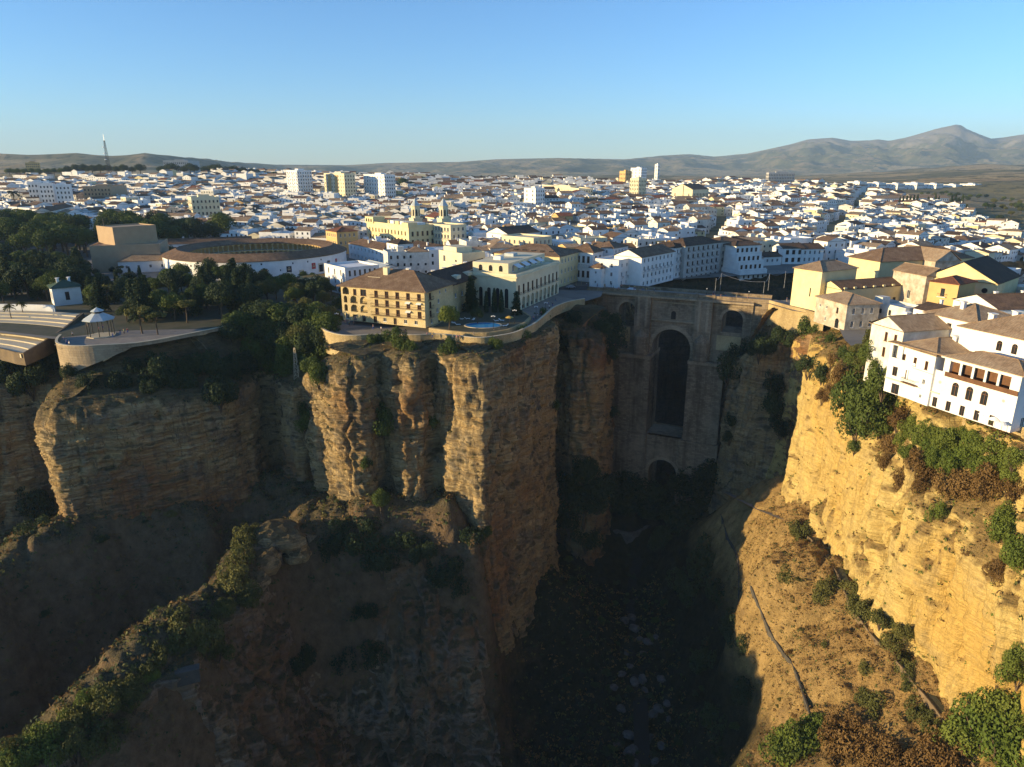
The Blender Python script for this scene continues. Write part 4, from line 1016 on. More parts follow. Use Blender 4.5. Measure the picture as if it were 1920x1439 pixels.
# ---------------------------------------------------------------- plain cream blocks behind, town hall with arcade
T1 = Bld('cream_block', 'windowless tall cream block with cut corner behind the hotel wing', 'building', (868, 553, 0), 40, 12, 17, 16.5, 'cream')
T1.face(3, [(11.5, 16.5, [(4, 1.6, 1.2, 2.6, False), (12.5, 1.3, 1.5, 1.2, False)])]); T1.face(0, [(2, 12, [(9.5, 1.4, 1.0, 8.0, False, 'dark')])])
T1.walls(); T1.parapet(0.7)
T1.box('upper_storey', 1.5, 9.5, 6.0, 15.5, 16.45, 19.0, 'cream'); 
T2 = Bld('town_hall', 'cream town hall with ground floor arcade and roof terrace by the bridge', 'town hall', (1.5, 252), 65.5, 44, 20.5, 13.0, 'cream', z0=0.2)
rows = [(0, 5.4, [(2.6 + 4.3 * k, 3.0, 0.1, 4.6, True, 'open') for k in range(10)]), (5.4, 12.4, [(2.6 + 4.3 * k, 1.5, 0.5, 3.6, False, 'shutter') for k in range(10)])]
O, D, L = T2.face(0, rows, th=0.6); N_ = Vector((D.y, -D.x, 0))
for k in range(10): balcony(T2.root, O, D, 2.6 + 4.3 * k, T2.z0 + 5.85, 2.2, 0.7, 'cream', 'iron')
lb = MB(); a = O + D * 0.5 - N_ * 3.5; b_ = O + D * 43.5 - N_ * 3.5; lb.face(((a.x, a.y, 0.2), (b_.x, b_.y, 0.2), (b_.x, b_.y, 6), (a.x, a.y, 6))); lb.build('arcade_back_wall', 'cream', T2.root)
T2.face(3, [(0.5, 10.5, [(6.0, 1.5, 0.3, 7.6, True, 'dark'), (9.4, 1.5, 0.3, 7.6, True, 'dark'), (13, 1.5, 0.3, 7.6, True, 'dark'), (16.6, 1.5, 0.3, 7.6, True, 'dark')])])
T2.walls(); T2.box('cornice', -0.5, 44.5, -0.5, 21, 12.5, 13.05, 'cream'); T2.parapet(0.9, 0.3)
A2 = T2.box('attic_storey', 4, 40, 5, 19.8, 13.0, 17.0, 'cream')
for k in range(3):
    Oa = T2.K + T2.e1 * 3.76 + T2.e2 * 19; Da = -T2.e2
    window(T2.root, Oa, Da, 2.5 + 4.2 * k, T2.z0 + 13.9, 1.3, 2.2, True, 'dark')
for k in range(6):
    window(T2.root, T2.K + T2.e1 * 4 + T2.e2 * 4.76, T2.e1, 4 + 5.6 * k, T2.z0 + 13.6, 1.6, 2.3, False, 'white')
aw2 = MB()
for k in range(4):
    p = T2.K + T2.e1 * (8 + 7 * k) + T2.e2 * 4.9; q_ = p + T2.e1 * 4.5; dn = T2.e2 * -2.6
    aw2.face(((p.x, p.y, 16.4), (q_.x, q_.y, 16.4), (q_.x + dn.x, q_.y + dn.y, 15.2), (p.x + dn.x, p.y + dn.y, 15.2)))
aw2.build('awning', 'canvas_white', T2.root)
T2.box('roof_box', 12, 15, 12, 15, 17.0, 18.4, 'white'); T2.box('roof_box', 24, 28, 12, 16, 17.0, 18.2, 'zinc')

# ---------------------------------------------------------------- front row of houses at the end of the bridge
def house(name, label, K, a1, w1, w2, h, wall, st, n0, n3, roof='hip', rise=2.2, rmat='tile', style='white', cat='house', ws=(1.0, 1.6), balc0=(), balc3=(), base=0.0, skip0=(), skip3=(), chim=0, ov=0.45, axis=None, group=None):
    b = Bld(name, label, cat, K, a1, w1, w2, h, wall, group=group)
    fh_ = (h - base) / st; hh = min(ws[1], fh_ - 1.0); sill = (fh_ - hh) * 0.55
    if n0: 
        for (O, D, u, z) in b.grid(0, n0, st, ws[0], hh, sill, style, skip0, base=base):
            r = round((z - b.z0 - base) / fh_)
            if r in balc0: balcony(b.root, O, D, u, z + 0.15, 1.9, 0.6)
    if n3:
        for (O, D, u, z) in b.grid(3, n3, st, ws[0], hh, sill, style, skip3, base=base):
            r = round((z - b.z0 - base) / fh_)
            if r in balc3: balcony(b.root, O, D, u, z + 0.15, 1.9, 0.6)
    b.walls()
    if roof == 'flat': b.parapet(0.8)
    else: b.roof(roof, rise, ov, rmat, axis)
    for k in range(chim): b.chimney(w1 * (0.3 + 0.4 * k), w2 * 0.55, h + rise * 0.7, 0.9, 1.5)
    return b
house('square_house', 'square white house with hip roof on the corner facing the bridge', (1110, 530, 0), 58, 11, 12, 13.6, 'white', 2, 2, 4, 'hip', 3.4, 'tile', 'shutter', ws=(1.3, 3.0), balc3=(1,), ov=0.7)
house('square_annex', 'small white annex with tiny hip roof against the square corner house', (1127, 540, 0), 55, 5, 6, 8.5, 'white', 2, 1, 1, 'hip', 1.6, ws=(0.8, 1.0))
house('corner_house', 'plain white house with curved roof terrace wall above the bridge road', (1158, 541, 0), 52, 15, 12, 11.5, 'white', 3, 3, 2, 'flat', ws=(1.1, 1.7), balc0=(1,))
house('stepped_house', 'white house block with tiled hip roof stepping down to the bridge road', (1148, 524, 0), 52, 14, 13, 14.5, 'white', 4, 4, 2, 'hip', 2.4, ws=(1.0, 1.5))
b = house('gorge_house', 'long white four-storey house with rows of windows above the gorge', (1200, 541, -0.5), 50, 31, 14, 13.5, 'white', 4, 8, 0, 'gable', 3.0, 'tile', ws=(1.3, 1.7), balc0=(2,), axis=0, chim=2)
house('narrow_house', 'narrow pale blue-white house squeezed between two tall gorge houses', (1262, 524, -1), 46, 8, 13, 15, 'white', 4, 2, 0, 'hip', 2.0, 'tile_dark', ws=(1.2, 1.8), balc0=(1, 2, 3))
house('tall_apartment_house', 'tall beige apartment house with balconies standing over the gorge', (1280, 530, -3), 40, 30, 14, 17.5, 'grey_wall', 5, 7, 0, 'hip', 3.0, 'tile_dark', ws=(1.2, 1.9), balc0=(1, 2, 3, 4), cat='apartment house', style='wood')
house('gorge_corner_house', 'white house with two balconies beside the beige apartment house', (1366, 530, -8), 30, 15, 12, 21, 'white', 6, 4, 1, 'hip', 2.0, 'tile_dark', ws=(1.1, 1.7), balc0=(2, 4))
b = Bld('terraced_house', 'white house stepping down in four balconied tiers above the gorge', 'house', (1385, 543, -8), 22, 17, 15, 9, 'white')
b.grid(0, 5, 2, 1.1, 1.9, 0.9, 'wood', fh=4.4); b.walls(); b.parapet(0.5)
for k, (v, z0_, z1_) in enumerate(((2.5, 9, 13), (4.5, 13, 17), (6.5, 17, 21))):
    t = b.box('upper_tier', 0.8 + k * 0.3, 16.5, v, 15, z0_ - 0.02, z1_, 'white')
    for j in range(5): window(b.root, b.K + b.e2 * (v - 0.24), b.e1, 2.5 + 2.9 * j, b.z0 + z0_ + 0.7, 1.2, 2.1, False, 'wood')
    b.box('balustrade', 0.4, 16.6, v - 1.9, v - 1.75, z0_ + 0.05, z0_ + 0.95, 'white')
b.roof('hip', 1.8, 0.4, 'tile_dark', u0=0.8, v0=6.5, z=21)
house('blue_white_house', 'bluish white house with wide glazed openings above the green ravine', (1462, 524, -9), 8, 13, 12, 17, 'white', 4, 3, 1, 'gable', 2.2, 'tile_dark', style='dark', ws=(1.8, 2.4), axis=0)
house('ravine_house', 'white house with three tall windows beside the glazed bluish house', (1497, 520, -8), 12, 14, 12, 15.5, 'white', 4, 4, 1, 'gable', 2.4, 'tile_dark', ws=(1.1, 2.0), axis=0)
house('ravine_low_house', 'low white house with a shaded porch between terraced house and glazed house', (1428, 524, -8), 20, 12, 10, 12, 'white', 3, 3, 1, 'gable', 2.0, 'tile_dark', ws=(1.2, 1.6), axis=0)
house('pergola_house', 'pale house with a leafy roof terrace behind the terraced house', (1345, 520, -4), 28, 15, 12, 18, 'white_old', 5, 4, 1, 'hip', 2.0, 'tile', ws=(1.2, 1.7), balc0=(2, 3))

# ---------------------------------------------------------------- yellow buildings of the new town
b = Bld('yellow_hotel', 'long yellow three-storey hotel with corner turret behind the bullring', 'hotel', (768, 478, 0), 40, 20, 52, 16.5, 'yellow')
O, D, L = b.edge(3)
b.face(3, [(0.2, 5.5, [(4 + 4.0 * k, 1.8, 0.3, 3.9, True, 'dark') for k in range(12)]), (5.5, 10.5, [(4 + 4.0 * k, 1.5, 0.8, 3.0, False, 'shutter') for k in range(12)]), (10.5, 15, [(4 + 4.0 * k, 1.4, 0.8, 2.6, True, 'shutter') for k in range(12)])])
b.grid(0, 5, 3, 1.5, 2.8, 0.9, 'shutter', fh=5.0); b.walls(); b.parapet(1.0, 0.4)
b.box('corner_turret', -0.6, 8, 42, 52.6, 16.4, 20.5, 'yellow'); b.box('corner_turret', -0.6, 6, -0.6, 7, 16.4, 19.0, 'yellow')
for k in range(3):
    for j in range(1):
        window(b.root, b.K + b.e1 * -0.84 + b.e2 * 52.6, -b.e2, 2 + 3 * k, b.z0 + 17.2, 1.3, 2.2, True, 'dark')
for k in range(6): b.box('roof_room', 8, 16, 6 + 6.2 * k, 10.5 + 6.2 * k, 16.4, 18.4, 'yellow' if k % 2 else 'white')
house('orange_house', 'orange-yellow house with tiled roof joined to the long yellow hotel', (634, 478, 0), 38, 14, 16, 13.5, 'ochre', 3, 4, 5, 'hip', 2.2, 'tile_red', 'white', ws=(1.1, 2.0), balc3=(1,))
b = house('yellow_theatre_house', 'yellow house with brown hip roof and skylights next to the square white house', (1048, 540, 0), 62, 24, 33, 13.5, 'yellow', 3, 6, 6, 'hip', 3.6, 'tile', 'white', ws=(1.1, 1.9), skip3=[(0, k) for k in range(6)])
for k in range(5): b.box('skylight', 4, 5.2, 5 + 4.5 * k, 7 + 4.5 * k, 15.0, 15.35, 'glass')
house('cream_terrace_house', 'cream house with flat balustraded roof behind the cream block', (1000, 498, 0), 48, 16, 24, 14, 'cream', 3, 4, 6, 'flat', ws=(1.2, 2.2))
house('ivory_apartment_house', 'ivory apartment house with stacked glazed bay windows beside twin church towers', (846, 478, 0), 46, 13, 22, 17, 'cream', 4, 3, 7, 'flat', ws=(1.5, 2.2), cat='apartment house', balc3=(1, 2, 3))
house('white_gable_house', 'large white house with bare gable end and dark roof behind cream blocks', (953, 482, 0), 42, 26, 20, 13, 'white', 3, 6, 2, 'gable', 3.6, 'tile_dark', ws=(1.1, 1.7), axis=0)
house('long_brown_roof_house', 'white house under a long brown roof with stair tower in front of the yellow hotel', (720, 500, 0), 36, 12, 46, 8.5, 'white', 2, 2, 9, 'hip', 2.6, 'tile', ws=(1.3, 1.6), chim=2)
house('stair_tower_house', 'white cubic stair tower house with dark tiled hip roof beside the brown roof house', (748, 506, 0), 36, 9, 13, 13, 'white', 3, 2, 2, 'hip', 1.8, 'tile_dark', ws=(1.2, 1.5))
house('courtyard_roof_house', 'low white house with wide brown roof right behind the hotel chimney', (828, 502, 0), 36, 14, 40, 8.0, 'white', 2, 2, 5, 'gable', 2.4, 'tile_dark', ws=(1.2, 1.4), axis=1, chim=1)
house('modern_white_house', 'modern white flat-roofed house with tall narrow windows by the park trees', (650, 555, 0), 40, 16, 19, 10.8, 'white', 3, 6, 3, 'flat', ws=(0.9, 2.4), style='dark')
house('cafe_canopy_house', 'low white pavilion with pale glass roof between bullring and hotel', (712, 528, 0), 38, 10, 20, 6.0, 'white', 1, 2, 3, 'gable', 1.4, 'zinc', ws=(2.0, 3.0), axis=1)
house('ticket_house', 'low ochre flat-roofed building beside the bullring wall', (590, 548, 0), 42, 12, 13, 4.6, 'ochre', 1, 1, 1, 'flat', ws=(1.4, 2.0))

# ---------------------------------------------------------------- church with two towers
def church_tower(px, py, Y, label):
    p = UY(px, py, Y); top = p.z; x, y = p.x, p.y; z0 = gz1(x, y)
    r = empty('church_tower', (x, y, z0), label, 'tower', 'twin towers of the church')
    mb = MB(); T = Matrix.Translation((x, y, 0)) @ Matrix.Rotation(R(35), 4, 'Z')
    mb.box(-3.2, 3.2, -3.2, 3.2, z0, top - 13, T=T); mb.box(-3.5, 3.5, -3.5, 3.5, top - 13, top - 12.5, T=T); mb.build('shaft', 'cream', r)
    bl = MB(); bl.lathe([(3.0, top - 12.5), (3.0, top - 5.2), (3.4, top - 5.1), (3.4, top - 4.7), (2.9, top - 4.6)], 8, (x, y, 0)); bl.build('belfry', 'cream', r)
    sp = MB(); sp.lathe([(3.2, top - 4.7), (1.9, top - 2.8), (0.8, top - 1.0), (0.05, top)], 8, (x, y, 0)); s_ = sp.build('spire', 'zinc', r)
    for k in range(8):
        a = 2 * math.pi * (k + 0.5) / 8; d = Vector((-math.sin(a), math.cos(a), 0)); o = Vector((x, y, 0)) + Vector((math.cos(a), math.sin(a), 0)) * (3.0 * math.cos(math.pi / 8) + 0.02) - d * 0.55
        w = MB(); zb = top - 11.2
        w.face([(*(o).xy, zb), (*(o + d * 1.1).xy, zb), (*(o + d * 1.1).xy, zb + 3.6), (*(o + d * 0.55).xy, zb + 4.4), (*(o).xy, zb + 3.6)]); w.build('bell_opening', 'dark', r)
    fi = MB(); fi.tube([(x, y, top - 0.2), (x, y, top + 1.6)], 0.08, 5); fi.tube([(x - 0.5, y, top + 1.1), (x + 0.5, y, top + 1.1)], 0.07, 5); fi.build('cross', 'iron', r)
    return r
church_tower(778, 372, 470, 'cream octagonal church tower with grey spire rising left of its twin above the roofs')
church_tower(831, 372, 462, 'cream octagonal church tower with grey spire, the twin beside the red roof')
house('church_nave', 'low church hall with red roof between the two cream towers', (815, 440, 0), 30, 16, 18, 13, 'cream', 1, 1, 1, 'gable', 3.0, 'tile_red', ws=(1.2, 3.0), cat='church', axis=1)

# ---------------------------------------------------------------- bullring
BX, BY, BR = -136.0, 375.0, 46.0
br = empty('bullring', (BX, BY, 0), 'round white bullring with tiled ring roof around its sand arena', 'bullring')
def ringwall(name, r, z0, z1, mat, n=96, inward=False, a0=0, a1=2 * math.pi):
    mb = MB()
    for k in range(n):
        t0, t1 = a0 + (a1 - a0) * k / n, a0 + (a1 - a0) * (k + 1) / n
        p = [(BX + r * math.cos(t0), BY + r * math.sin(t0)), (BX + r * math.cos(t1), BY + r * math.sin(t1))]
        f = ((*p[0], z0), (*p[1], z0), (*p[1], z1), (*p[0], z1)); mb.face(f[::-1] if inward else f)
    return mb.build(name, mat, br)
ringwall('outer_wall', BR, 0, 8.6, 'white')
mb = MB(); mb.lathe([(BR + 0.5, 8.35), (BR + 0.5, 8.6), (39.3, 11.6), (33.0, 9.4), (33.0, 9.1)], 96, (BX, BY, 0)); mb.build('ring_roof', 'tile_pale' if False else 'tile', br)
mb = MB(); mb.lathe([(32.9, 0.05), (0.01, 0.06)], 64, (BX, BY, 0)); mb.build('arena_floor', 'sand', br)
# stepped seats, barrier, two tiers of arches inside
mb = MB(); pr = [(31.0, 0.1)]
for k in range(5): pr += [(33.0 + k * 1.1, 1.6 + k * 0.62), (34.1 + k * 1.1, 1.6 + k * 0.62)]
mb.lathe(pr, 80, (BX, BY, 0)); mb.build('seating', 'seat_stone', br)
ringwall('gallery_back_wall', 38.5, 0.2, 11.0, 'ochre', inward=True)
mb = MB(); mb.lathe([(33.6, 5.0), (33.6, 5.5), (38.4, 5.5)], 80, (BX, BY, 0)); mb.build('gallery_floor', 'seat_stone', br)
for tier, (zb, zt) in enumerate(((1.6, 5.0), (5.5, 9.2))):
    for k in range(68):
        a = 2 * math.pi * k / 68; r_ = 33.4
        p = Vector((BX + r_ * math.cos(a), BY + r_ * math.sin(a), 0))
        if tier == 0 and k == 0:
            colm = MB(); colm.lathe([(0.25, 0), (0.25, 0.2), (0.17, 0.25), (0.15, 2.0), (0.26, 2.15), (0.26, 2.4)], 6); colm = colm.mesh('column', 'seat_stone', uv=False)
        place('column', colm, (p.x, p.y, zb), a, (1, 1, 1), br)
    mb = MB(); n = 68; q_ = 6
    for k in range(n):
        for j in range(q_):
            s0, s1 = j / q_, (j + 1) / q_
            t0, t1 = 2 * math.pi * (k + s0) / n, 2 * math.pi * (k + s1) / n
            h0, h1 = zb + 2.4 + 1.15 * math.sin(math.pi * s0), zb + 2.4 + 1.15 * math.sin(math.pi * s1)
            mb.face(((BX + 33.3 * math.cos(t1), BY + 33.3 * math.sin(t1), h1), (BX + 33.3 * math.cos(t0), BY + 33.3 * math.sin(t0), h0), (BX + 33.3 * math.cos(t0), BY + 33.3 * math.sin(t0), zt + 0.3), (BX + 33.3 * math.cos(t1), BY + 33.3 * math.sin(t1), zt + 0.3)))
    mb.build('arcade', 'ochre', br)
def on_ring(px, py):
    x, y, w = ray(px, py)   # ray hits outer wall cylinder
    A = x * x + y * y; B = -2 * (x * BX + y * BY); Cc = BX * BX + BY * BY - BR * BR
    t = (-B - math.sqrt(max(B * B - 4 * A * Cc, 0))) / (2 * A)
    return Vector((x * t, y * t, CAM_H + w * t))
for px, py, w, h, mt in ((496, 511, 2.7, 3.0, 'red_cloth'), (542, 505, 2.5, 2.9, 'dark_cloth'), (588, 499, 2.3, 2.9, 'red_cloth'), (616, 494, 2.0, 2.8, 'dark_cloth'), (630, 490, 1.6, 2.6, 'red_cloth'), (438, 512, 2.6, 2.9, 'red_cloth')):
    p = on_ring(px, py); d = Vector((p.x - BX, p.y - BY, 0)).normalized(); tdir = Vector((-d.y, d.x, 0)); c = p + d * 0.12
    T = Matrix.Translation(c) @ Matrix(((tdir.x, d.x, 0, 0), (tdir.y, d.y, 0, 0), (0, 0, 1, 0), (0, 0, 0, 1)))
    mb = MB(); mb.box(-w / 2, w / 2, -0.03, 0.03, -h / 2, h / 2, T=T)
    mb.box(-w * 0.3, w * 0.3, 0.03, 0.036, -h * 0.2, h * 0.1, 1, T=T); mb.box(-w * 0.15, w * 0.2, 0.03, 0.036, h * 0.18, h * 0.32, 1, T=T)
    mb.build('banner', [mt, 'tan'], br)
for px, py, w, h, nm in ((602, 503, 2.6, 3.6, 'gate'), (566, 515, 1.8, 3.0, 'door'), (369, 500, 0.8, 0.8, 'window'), (380, 500, 0.8, 0.8, 'window'), (390, 500, 0.8, 0.8, 'window'), (358, 499, 0.8, 0.8, 'window'), (549, 494, 0.6, 0.8, 'window'), (526, 507, 0.5, 0.8, 'window'), (602, 487, 0.6, 0.8, 'window'), (577, 491, 0.6, 0.8, 'window'), (490, 496, 0.7, 0.8, 'window'), (455, 498, 0.7, 0.8, 'window'), (470, 498, 0.7, 0.8, 'window')):
    p = on_ring(px, py); d = Vector((p.x - BX, p.y - BY, 0)).normalized(); tdir = Vector((-d.y, d.x, 0))
    T = Matrix.Translation(p) @ Matrix(((tdir.x, d.x, 0, 0), (tdir.y, d.y, 0, 0), (0, 0, 1, 0), (0, 0, 0, 1)))
    mb = MB(); mb.box(-w / 2, w / 2, -0.3, 0.06, -h / 2, h / 2, T=T)
    if w > 1: mb.box(-w / 2 - 0.35, -w / 2, -0.1, 0.16, -h / 2, h / 2 + 0.3, 1, T=T); mb.box(w / 2, w / 2 + 0.35, -0.1, 0.16, -h / 2, h / 2 + 0.3, 1, T=T); mb.box(-w / 2 - 0.35, w / 2 + 0.35, -0.1, 0.17, h / 2 + 0.3, h / 2 + 0.7, 1, T=T)
    mb.build(nm, ['glass', 'seat_stone'], br)

# ---------------------------------------------------------------- park buildings at the left
b = Bld('theatre_tower', 'tan windowless box tower rising from a long flat roof among trees', 'building', (224, 508, 0), 52, 22, 19, 21.5, 'tan'); b.walls(); b.parapet(0.5, 0.3)
b.box('flue', 3, 3.3, 17, 17.3, 21, 25.5, 'iron')
b = Bld('theatre_hall', 'long low tan hall with pale flat roof in front of the tan tower', 'building', (176, 512, 0), 18, 32, 30, 13.0, 'tan'); b.face(3, [(2, 6, [(4 + 5 * k, 1.5, 0.5, 2.5, False, 'dark') for k in range(5)])]); b.walls(); b.parapet(0.5, 0.4)
house('long_white_hall', 'long white hall with broad brown roof behind the park conifers', (224, 513, 0), 20, 40, 13, 5.6, 'white', 1, 7, 1, 'hip', 3.0, 'tile_pale', ws=(1.1, 1.5), chim=0)
house('bullring_wing', 'long low white wing with tiled roof and small chimneys behind the bullring', (290, 484, 0), 22, 55, 12, 7.5, 'white', 2, 10, 1, 'gable', 2.6, 'tile', ws=(1.1, 1.4), axis=0, chim=2)
house('green_roof_pavilion', 'white pavilion with green tiled hip roof at the park edge', (103, 575, 0), 38, 9.5, 9.5, 6.8, 'white', 1, 1, 3, 'hip', 2.4, 'green_tile', 'wood', ws=(1.4, 3.2), chim=2, cat='pavilion', ov=0.6)

# ---------------------------------------------------------------- old town on the right: church and houses
b = Bld('yellow_convent', 'tall pale yellow convent front lit by sun at the bridge end', 'convent', (1532, 585, 0.6), 30, 20, 12, 14.5, 'yellow'); b.face(3, [(4, 9, [(8, 0.5, 1.0, 3.2, False, 'dark')])]); b.face(0, [(8, 13, [(4 + 4 * k, 1.2, 0.8, 1.8, False) for k in range(4)])]); b.walls(); b.roof('hip', 2.8, 0.5, 'tile_pale')
b = Bld('convent_arcade_wing', 'yellow convent wing with crenellated parapet strip and four square windows', 'convent', (1572, 590, 0.8), 20, 30, 11, 8.8, 'yellow'); b.face(0, [(0, 8, [(3 + 5.6 * k, 1.5, 2.8, 1.9, False, 'wood') for k in range(5)])]); b.walls(); b.roof('gable', 2.2, 0.3, 'tile', axis=0)
for k in range(7): b.box('merlon', 1 + 4.5 * k, 2.1 + 4.5 * k, -0.25, 0.3, 8.5, 9.6, 'yellow')
b = Bld('convent_church', 'long convent church under a wide brown hip roof behind yellow wing', 'church', (1640, 560, 1), 16, 46, 17, 14.5, 'yellow'); b.walls(); b.roof('hip', 4.2, 0.7, 'tile')
b = Bld('old_corner_house', 'weathered cream house with arched doorway at the cliff edge below the convent', 'house', (1582, 622, 0.4), 12, 12, 16, 8.6, 'plaster_ruin'); b.face(3, [(0, 4.2, [(12.0, 1.9, 0.3, 3.2, True, 'dark'), (6, 0.8, 1.6, 1.2, False)]), (4.2, 8.6, [(11.5, 1.0, 0.8, 2.0, False, 'wood'), (6, 0.8, 1.4, 1.0, False), (2.5, 0.8, 1.4, 1.0, False)])]); b.grid(0, 3, 2, 1.0, 2.0, 1.2, 'white'); b.walls(); b.roof('hip', 2.4, 0.5, 'tile_pale')
b = Bld('ruined_house', 'grey-stained old house with mossy pale gable and blue-grey door', 'house', (1725, 590, 1), 12, 9, 16, 13.5, 'plaster_ruin'); b.face(3, [(4, 9.5, [(9, 1.5, 0.6, 3.0, False, 'white')])]); b.face(0, [(3, 9.5, [(4, 1.6, 0.6, 3.0, False, 'dark')])]); b.walls(); b.roof('gable', 2.6, 0.4, 'tile_pale', axis=1)
b = Bld('tall_gable_house', 'stained house with lichen-covered roof and one small gable window behind ruined house', 'house', (1742, 560, 1), 14, 12, 22, 14.5, 'plaster_ruin'); b.face(3, [(8, 14, [(6, 1.3, 1.2, 2.0, False, 'wood'), (15, 1.2, -4.0 + 4.4, 1.6, False)])]); b.walls(); b.roof('gable', 4.2, 0.4, 'tile_pale', axis=1)
b = Bld('ochre_church', 'ochre church with big gable, round windows and broad grey-brown roof', 'church', (1856, 605, 1), 42, 26, 22, 13.0, 'yellow')
b.face(3, [(2, 13, [(14, 1.2, 6.5, 2.6, True, 'wood')])]); b.walls(); b.roof('gable', 6.2, 0.6, 'tile_dark', axis=0)
O, D, L = b.edge(3); N_ = Vector((D.y, -D.x, 0))
for u in (8.2, 18.6):
    c = O + D * u; ro = MB(); n = 16
    ro.face([(*(c + D * math.cos(2 * math.pi * k / n) * 0.9 + N_ * 0.05).xy, 11.4 + math.sin(2 * math.pi * k / n) * 0.9) for k in range(n)]); ro.build('round_window', 'dark', b.root)
b = Bld('salmon_house', 'narrow salmon house with three stacked black balconies beside the ochre church', 'house', (1783, 615, 1), 35, 12, 9, 14, 'ochre'); 
for (O, D, u, z) in b.grid(3, 1, 3, 1.3, 2.6, 0.4, 'dark'): balcony(b.root, O, D, u, z + 0.3, 2.6, 0.8)
b.walls(); b.roof('hip', 1.8, 0.4, 'tile_red')
house('white_ridge_house', 'white house with long brown roof and three white chimneys below the ochre church', (1860, 640, 1), 8, 24, 18, 9.5, 'white', 2, 5, 3, 'gable', 3.0, 'tile', ws=(1.2, 1.6), axis=0, chim=3)
house('terrace_white_house', 'white house with shaded roof terrace right of the ochre church', (1890, 668, 1), 6, 18, 14, 7.5, 'white', 2, 4, 2, 'flat', ws=(1.6, 1.8), style='dark')
house('brown_roof_house', 'house showing only its broad brown roof between ruined house and white hotel', (1850, 700, 1), 10, 18, 20, 8.0, 'white', 2, 2, 2, 'hip', 2.6, 'tile', ws=(1.0, 1.4), chim=1)
# ---------------------------------------------------------------- white hotel along the right cliff
b = Bld('white_cliff_hotel', 'white three-storey hotel wing with small balcony and hip roof beside the restaurant', 'hotel', (1738, 762, 0), 15, 14, 10.5, 11.6, 'white')
O, D, L = b.edge(3)
b.face(3, [(0, 3.6, [(4.5, 1.2, 0.4, 2.2, False, 'wood'), (8.2, 0.7, 1.2, 0.9, False)]), (3.6, 7.4, [(2.0, 0.8, 0.9, 1.2, False), (5.2, 1.0, 0.2, 2.4, False, 'wood'), (8.4, 0.8, 0.9, 1.2, False)]), (7.4, 11.6, [(2.0, 0.9, 0.5, 2.0, False, 'shutter'), (5.2, 0.9, 0.5, 2.0, False, 'shutter'), (8.4, 0.9, 0.5, 2.0, False, 'shutter')])])
balcony(b.root, O, D, 5.2, b.z0 + 3.75, 4.0, 1.1, 'wood', 'iron'); b.box('string_course', -0.06, 0.1, 0, 10.5, 7.3, 7.5, 'cream')
b.walls(); b.roof('hip', 2.4, 0.6, 'tile_pale'); b.chimney(9, 4, 13.0, 1.0, 1.5)
kk = b.corner[3] + b.e1 * 0.7
b = Bld('white_tower_house', 'tall narrow off-white house with gable roof at the end of the cliff hotel', 'house', (kk.x, kk.y), 15, 14, 10.0, 14.6, 'white_old', z0=0)
O, D, L = b.edge(3)
b.face(3, [(0, 3.6, [(3.0, 0.6, 1.2, 0.9, False)]), (3.6, 7.2, [(2.4, 0.7, 0.9, 1.1, False), (6.6, 0.6, 1.1, 0.8, False)]), (7.2, 10.8, [(2.2, 0.8, 0.8, 1.1, False), (5.0, 0.9, 0.3, 2.3, False, 'shutter'), (7.9, 0.9, 0.3, 2.3, False, 'shutter')]), (10.8, 14.6, [(5.0, 0.9, 0.5, 2.2, False, 'shutter'), (7.9, 0.9, 0.5, 2.2, False, 'shutter')])])
b.walls(); b.roof('gable', 2.6, 0.5, 'tile_pale', axis=0); b.chimney(6, 6, 16.4, 1.0, 1.4)
b = Bld('white_restaurant_wing', 'white restaurant with glazed upper terrace under pale awning and brown railing', 'restaurant', (1893, 812, 0), 22, 16, 30, 12.0, 'white')
O, D, L = b.edge(3); N_ = Vector((D.y, -D.x, 0))
b.face(3, [(0, 3.4, [(3.0, 2.0, 0.1, 2.4, False, 'wood')] + [(10 + 3.2 * k, 1.1, 0.2, 2.2, False, 'wood') for k in range(6)]),
           (3.4, 7.6, [(2.2, 1.3, 0.9, 2.2, False, 'wood'), (5.6, 1.3, 0.9, 2.2, False, 'wood'), (9.0, 1.3, 0.9, 2.2, False, 'wood'), (17.2, 1.5, 0.5, 3.0, True, 'door'), (20.4, 1.5, 0.5, 3.0, True, 'door'), (23.6, 1.5, 0.5, 3.0, True, 'door')]),
           (7.6, 12.0, [(1.8 + 2.7 * k, 2.3, 0.9, 3.0, False, 'open') for k in range(5)] + [(16.2 + 2.7 * k, 2.2, 0.9, 2.7, False, 'open') for k in range(5)])], th=0.3)
for u in (13.6, 27.5):
    ro = MB(); c = O + D * u; n = 14; ro.face([(*(c + D * math.cos(2 * math.pi * k / n) * 0.35 + N_ * 0.03).xy, 6.0 + math.sin(2 * math.pi * k / n) * 0.35) for k in range(n)]); ro.build('round_vent', 'grey_wall', b.root)
lb = MB(); a = O + D * 0.3 - N_ * 4.5; e_ = O + D * 29.7 - N_ * 4.5; zz = b.z0 + 7.7
lb.face(((a.x, a.y, zz), (e_.x, e_.y, zz), (e_.x, e_.y, zz + 4.2), (a.x, a.y, zz + 4.2))); a2 = O + D * 0.3 - N_ * 0.35; e2 = O + D * 29.7 - N_ * 0.35
lb.face(((a2.x, a2.y, zz), (e2.x, e2.y, zz), (e_.x, e_.y, zz), (a.x, a.y, zz))); lb.build('terrace_interior', 'wood', b.root)
rl = MB(); p = O + D * 14.4 + N_ * 0.12; q_ = O + D * 30 + N_ * 0.12; rl.face(((p.x, p.y, zz + 0.05), (q_.x, q_.y, zz + 0.05), (q_.x, q_.y, zz + 1.0), (p.x, p.y, zz + 1.0)))
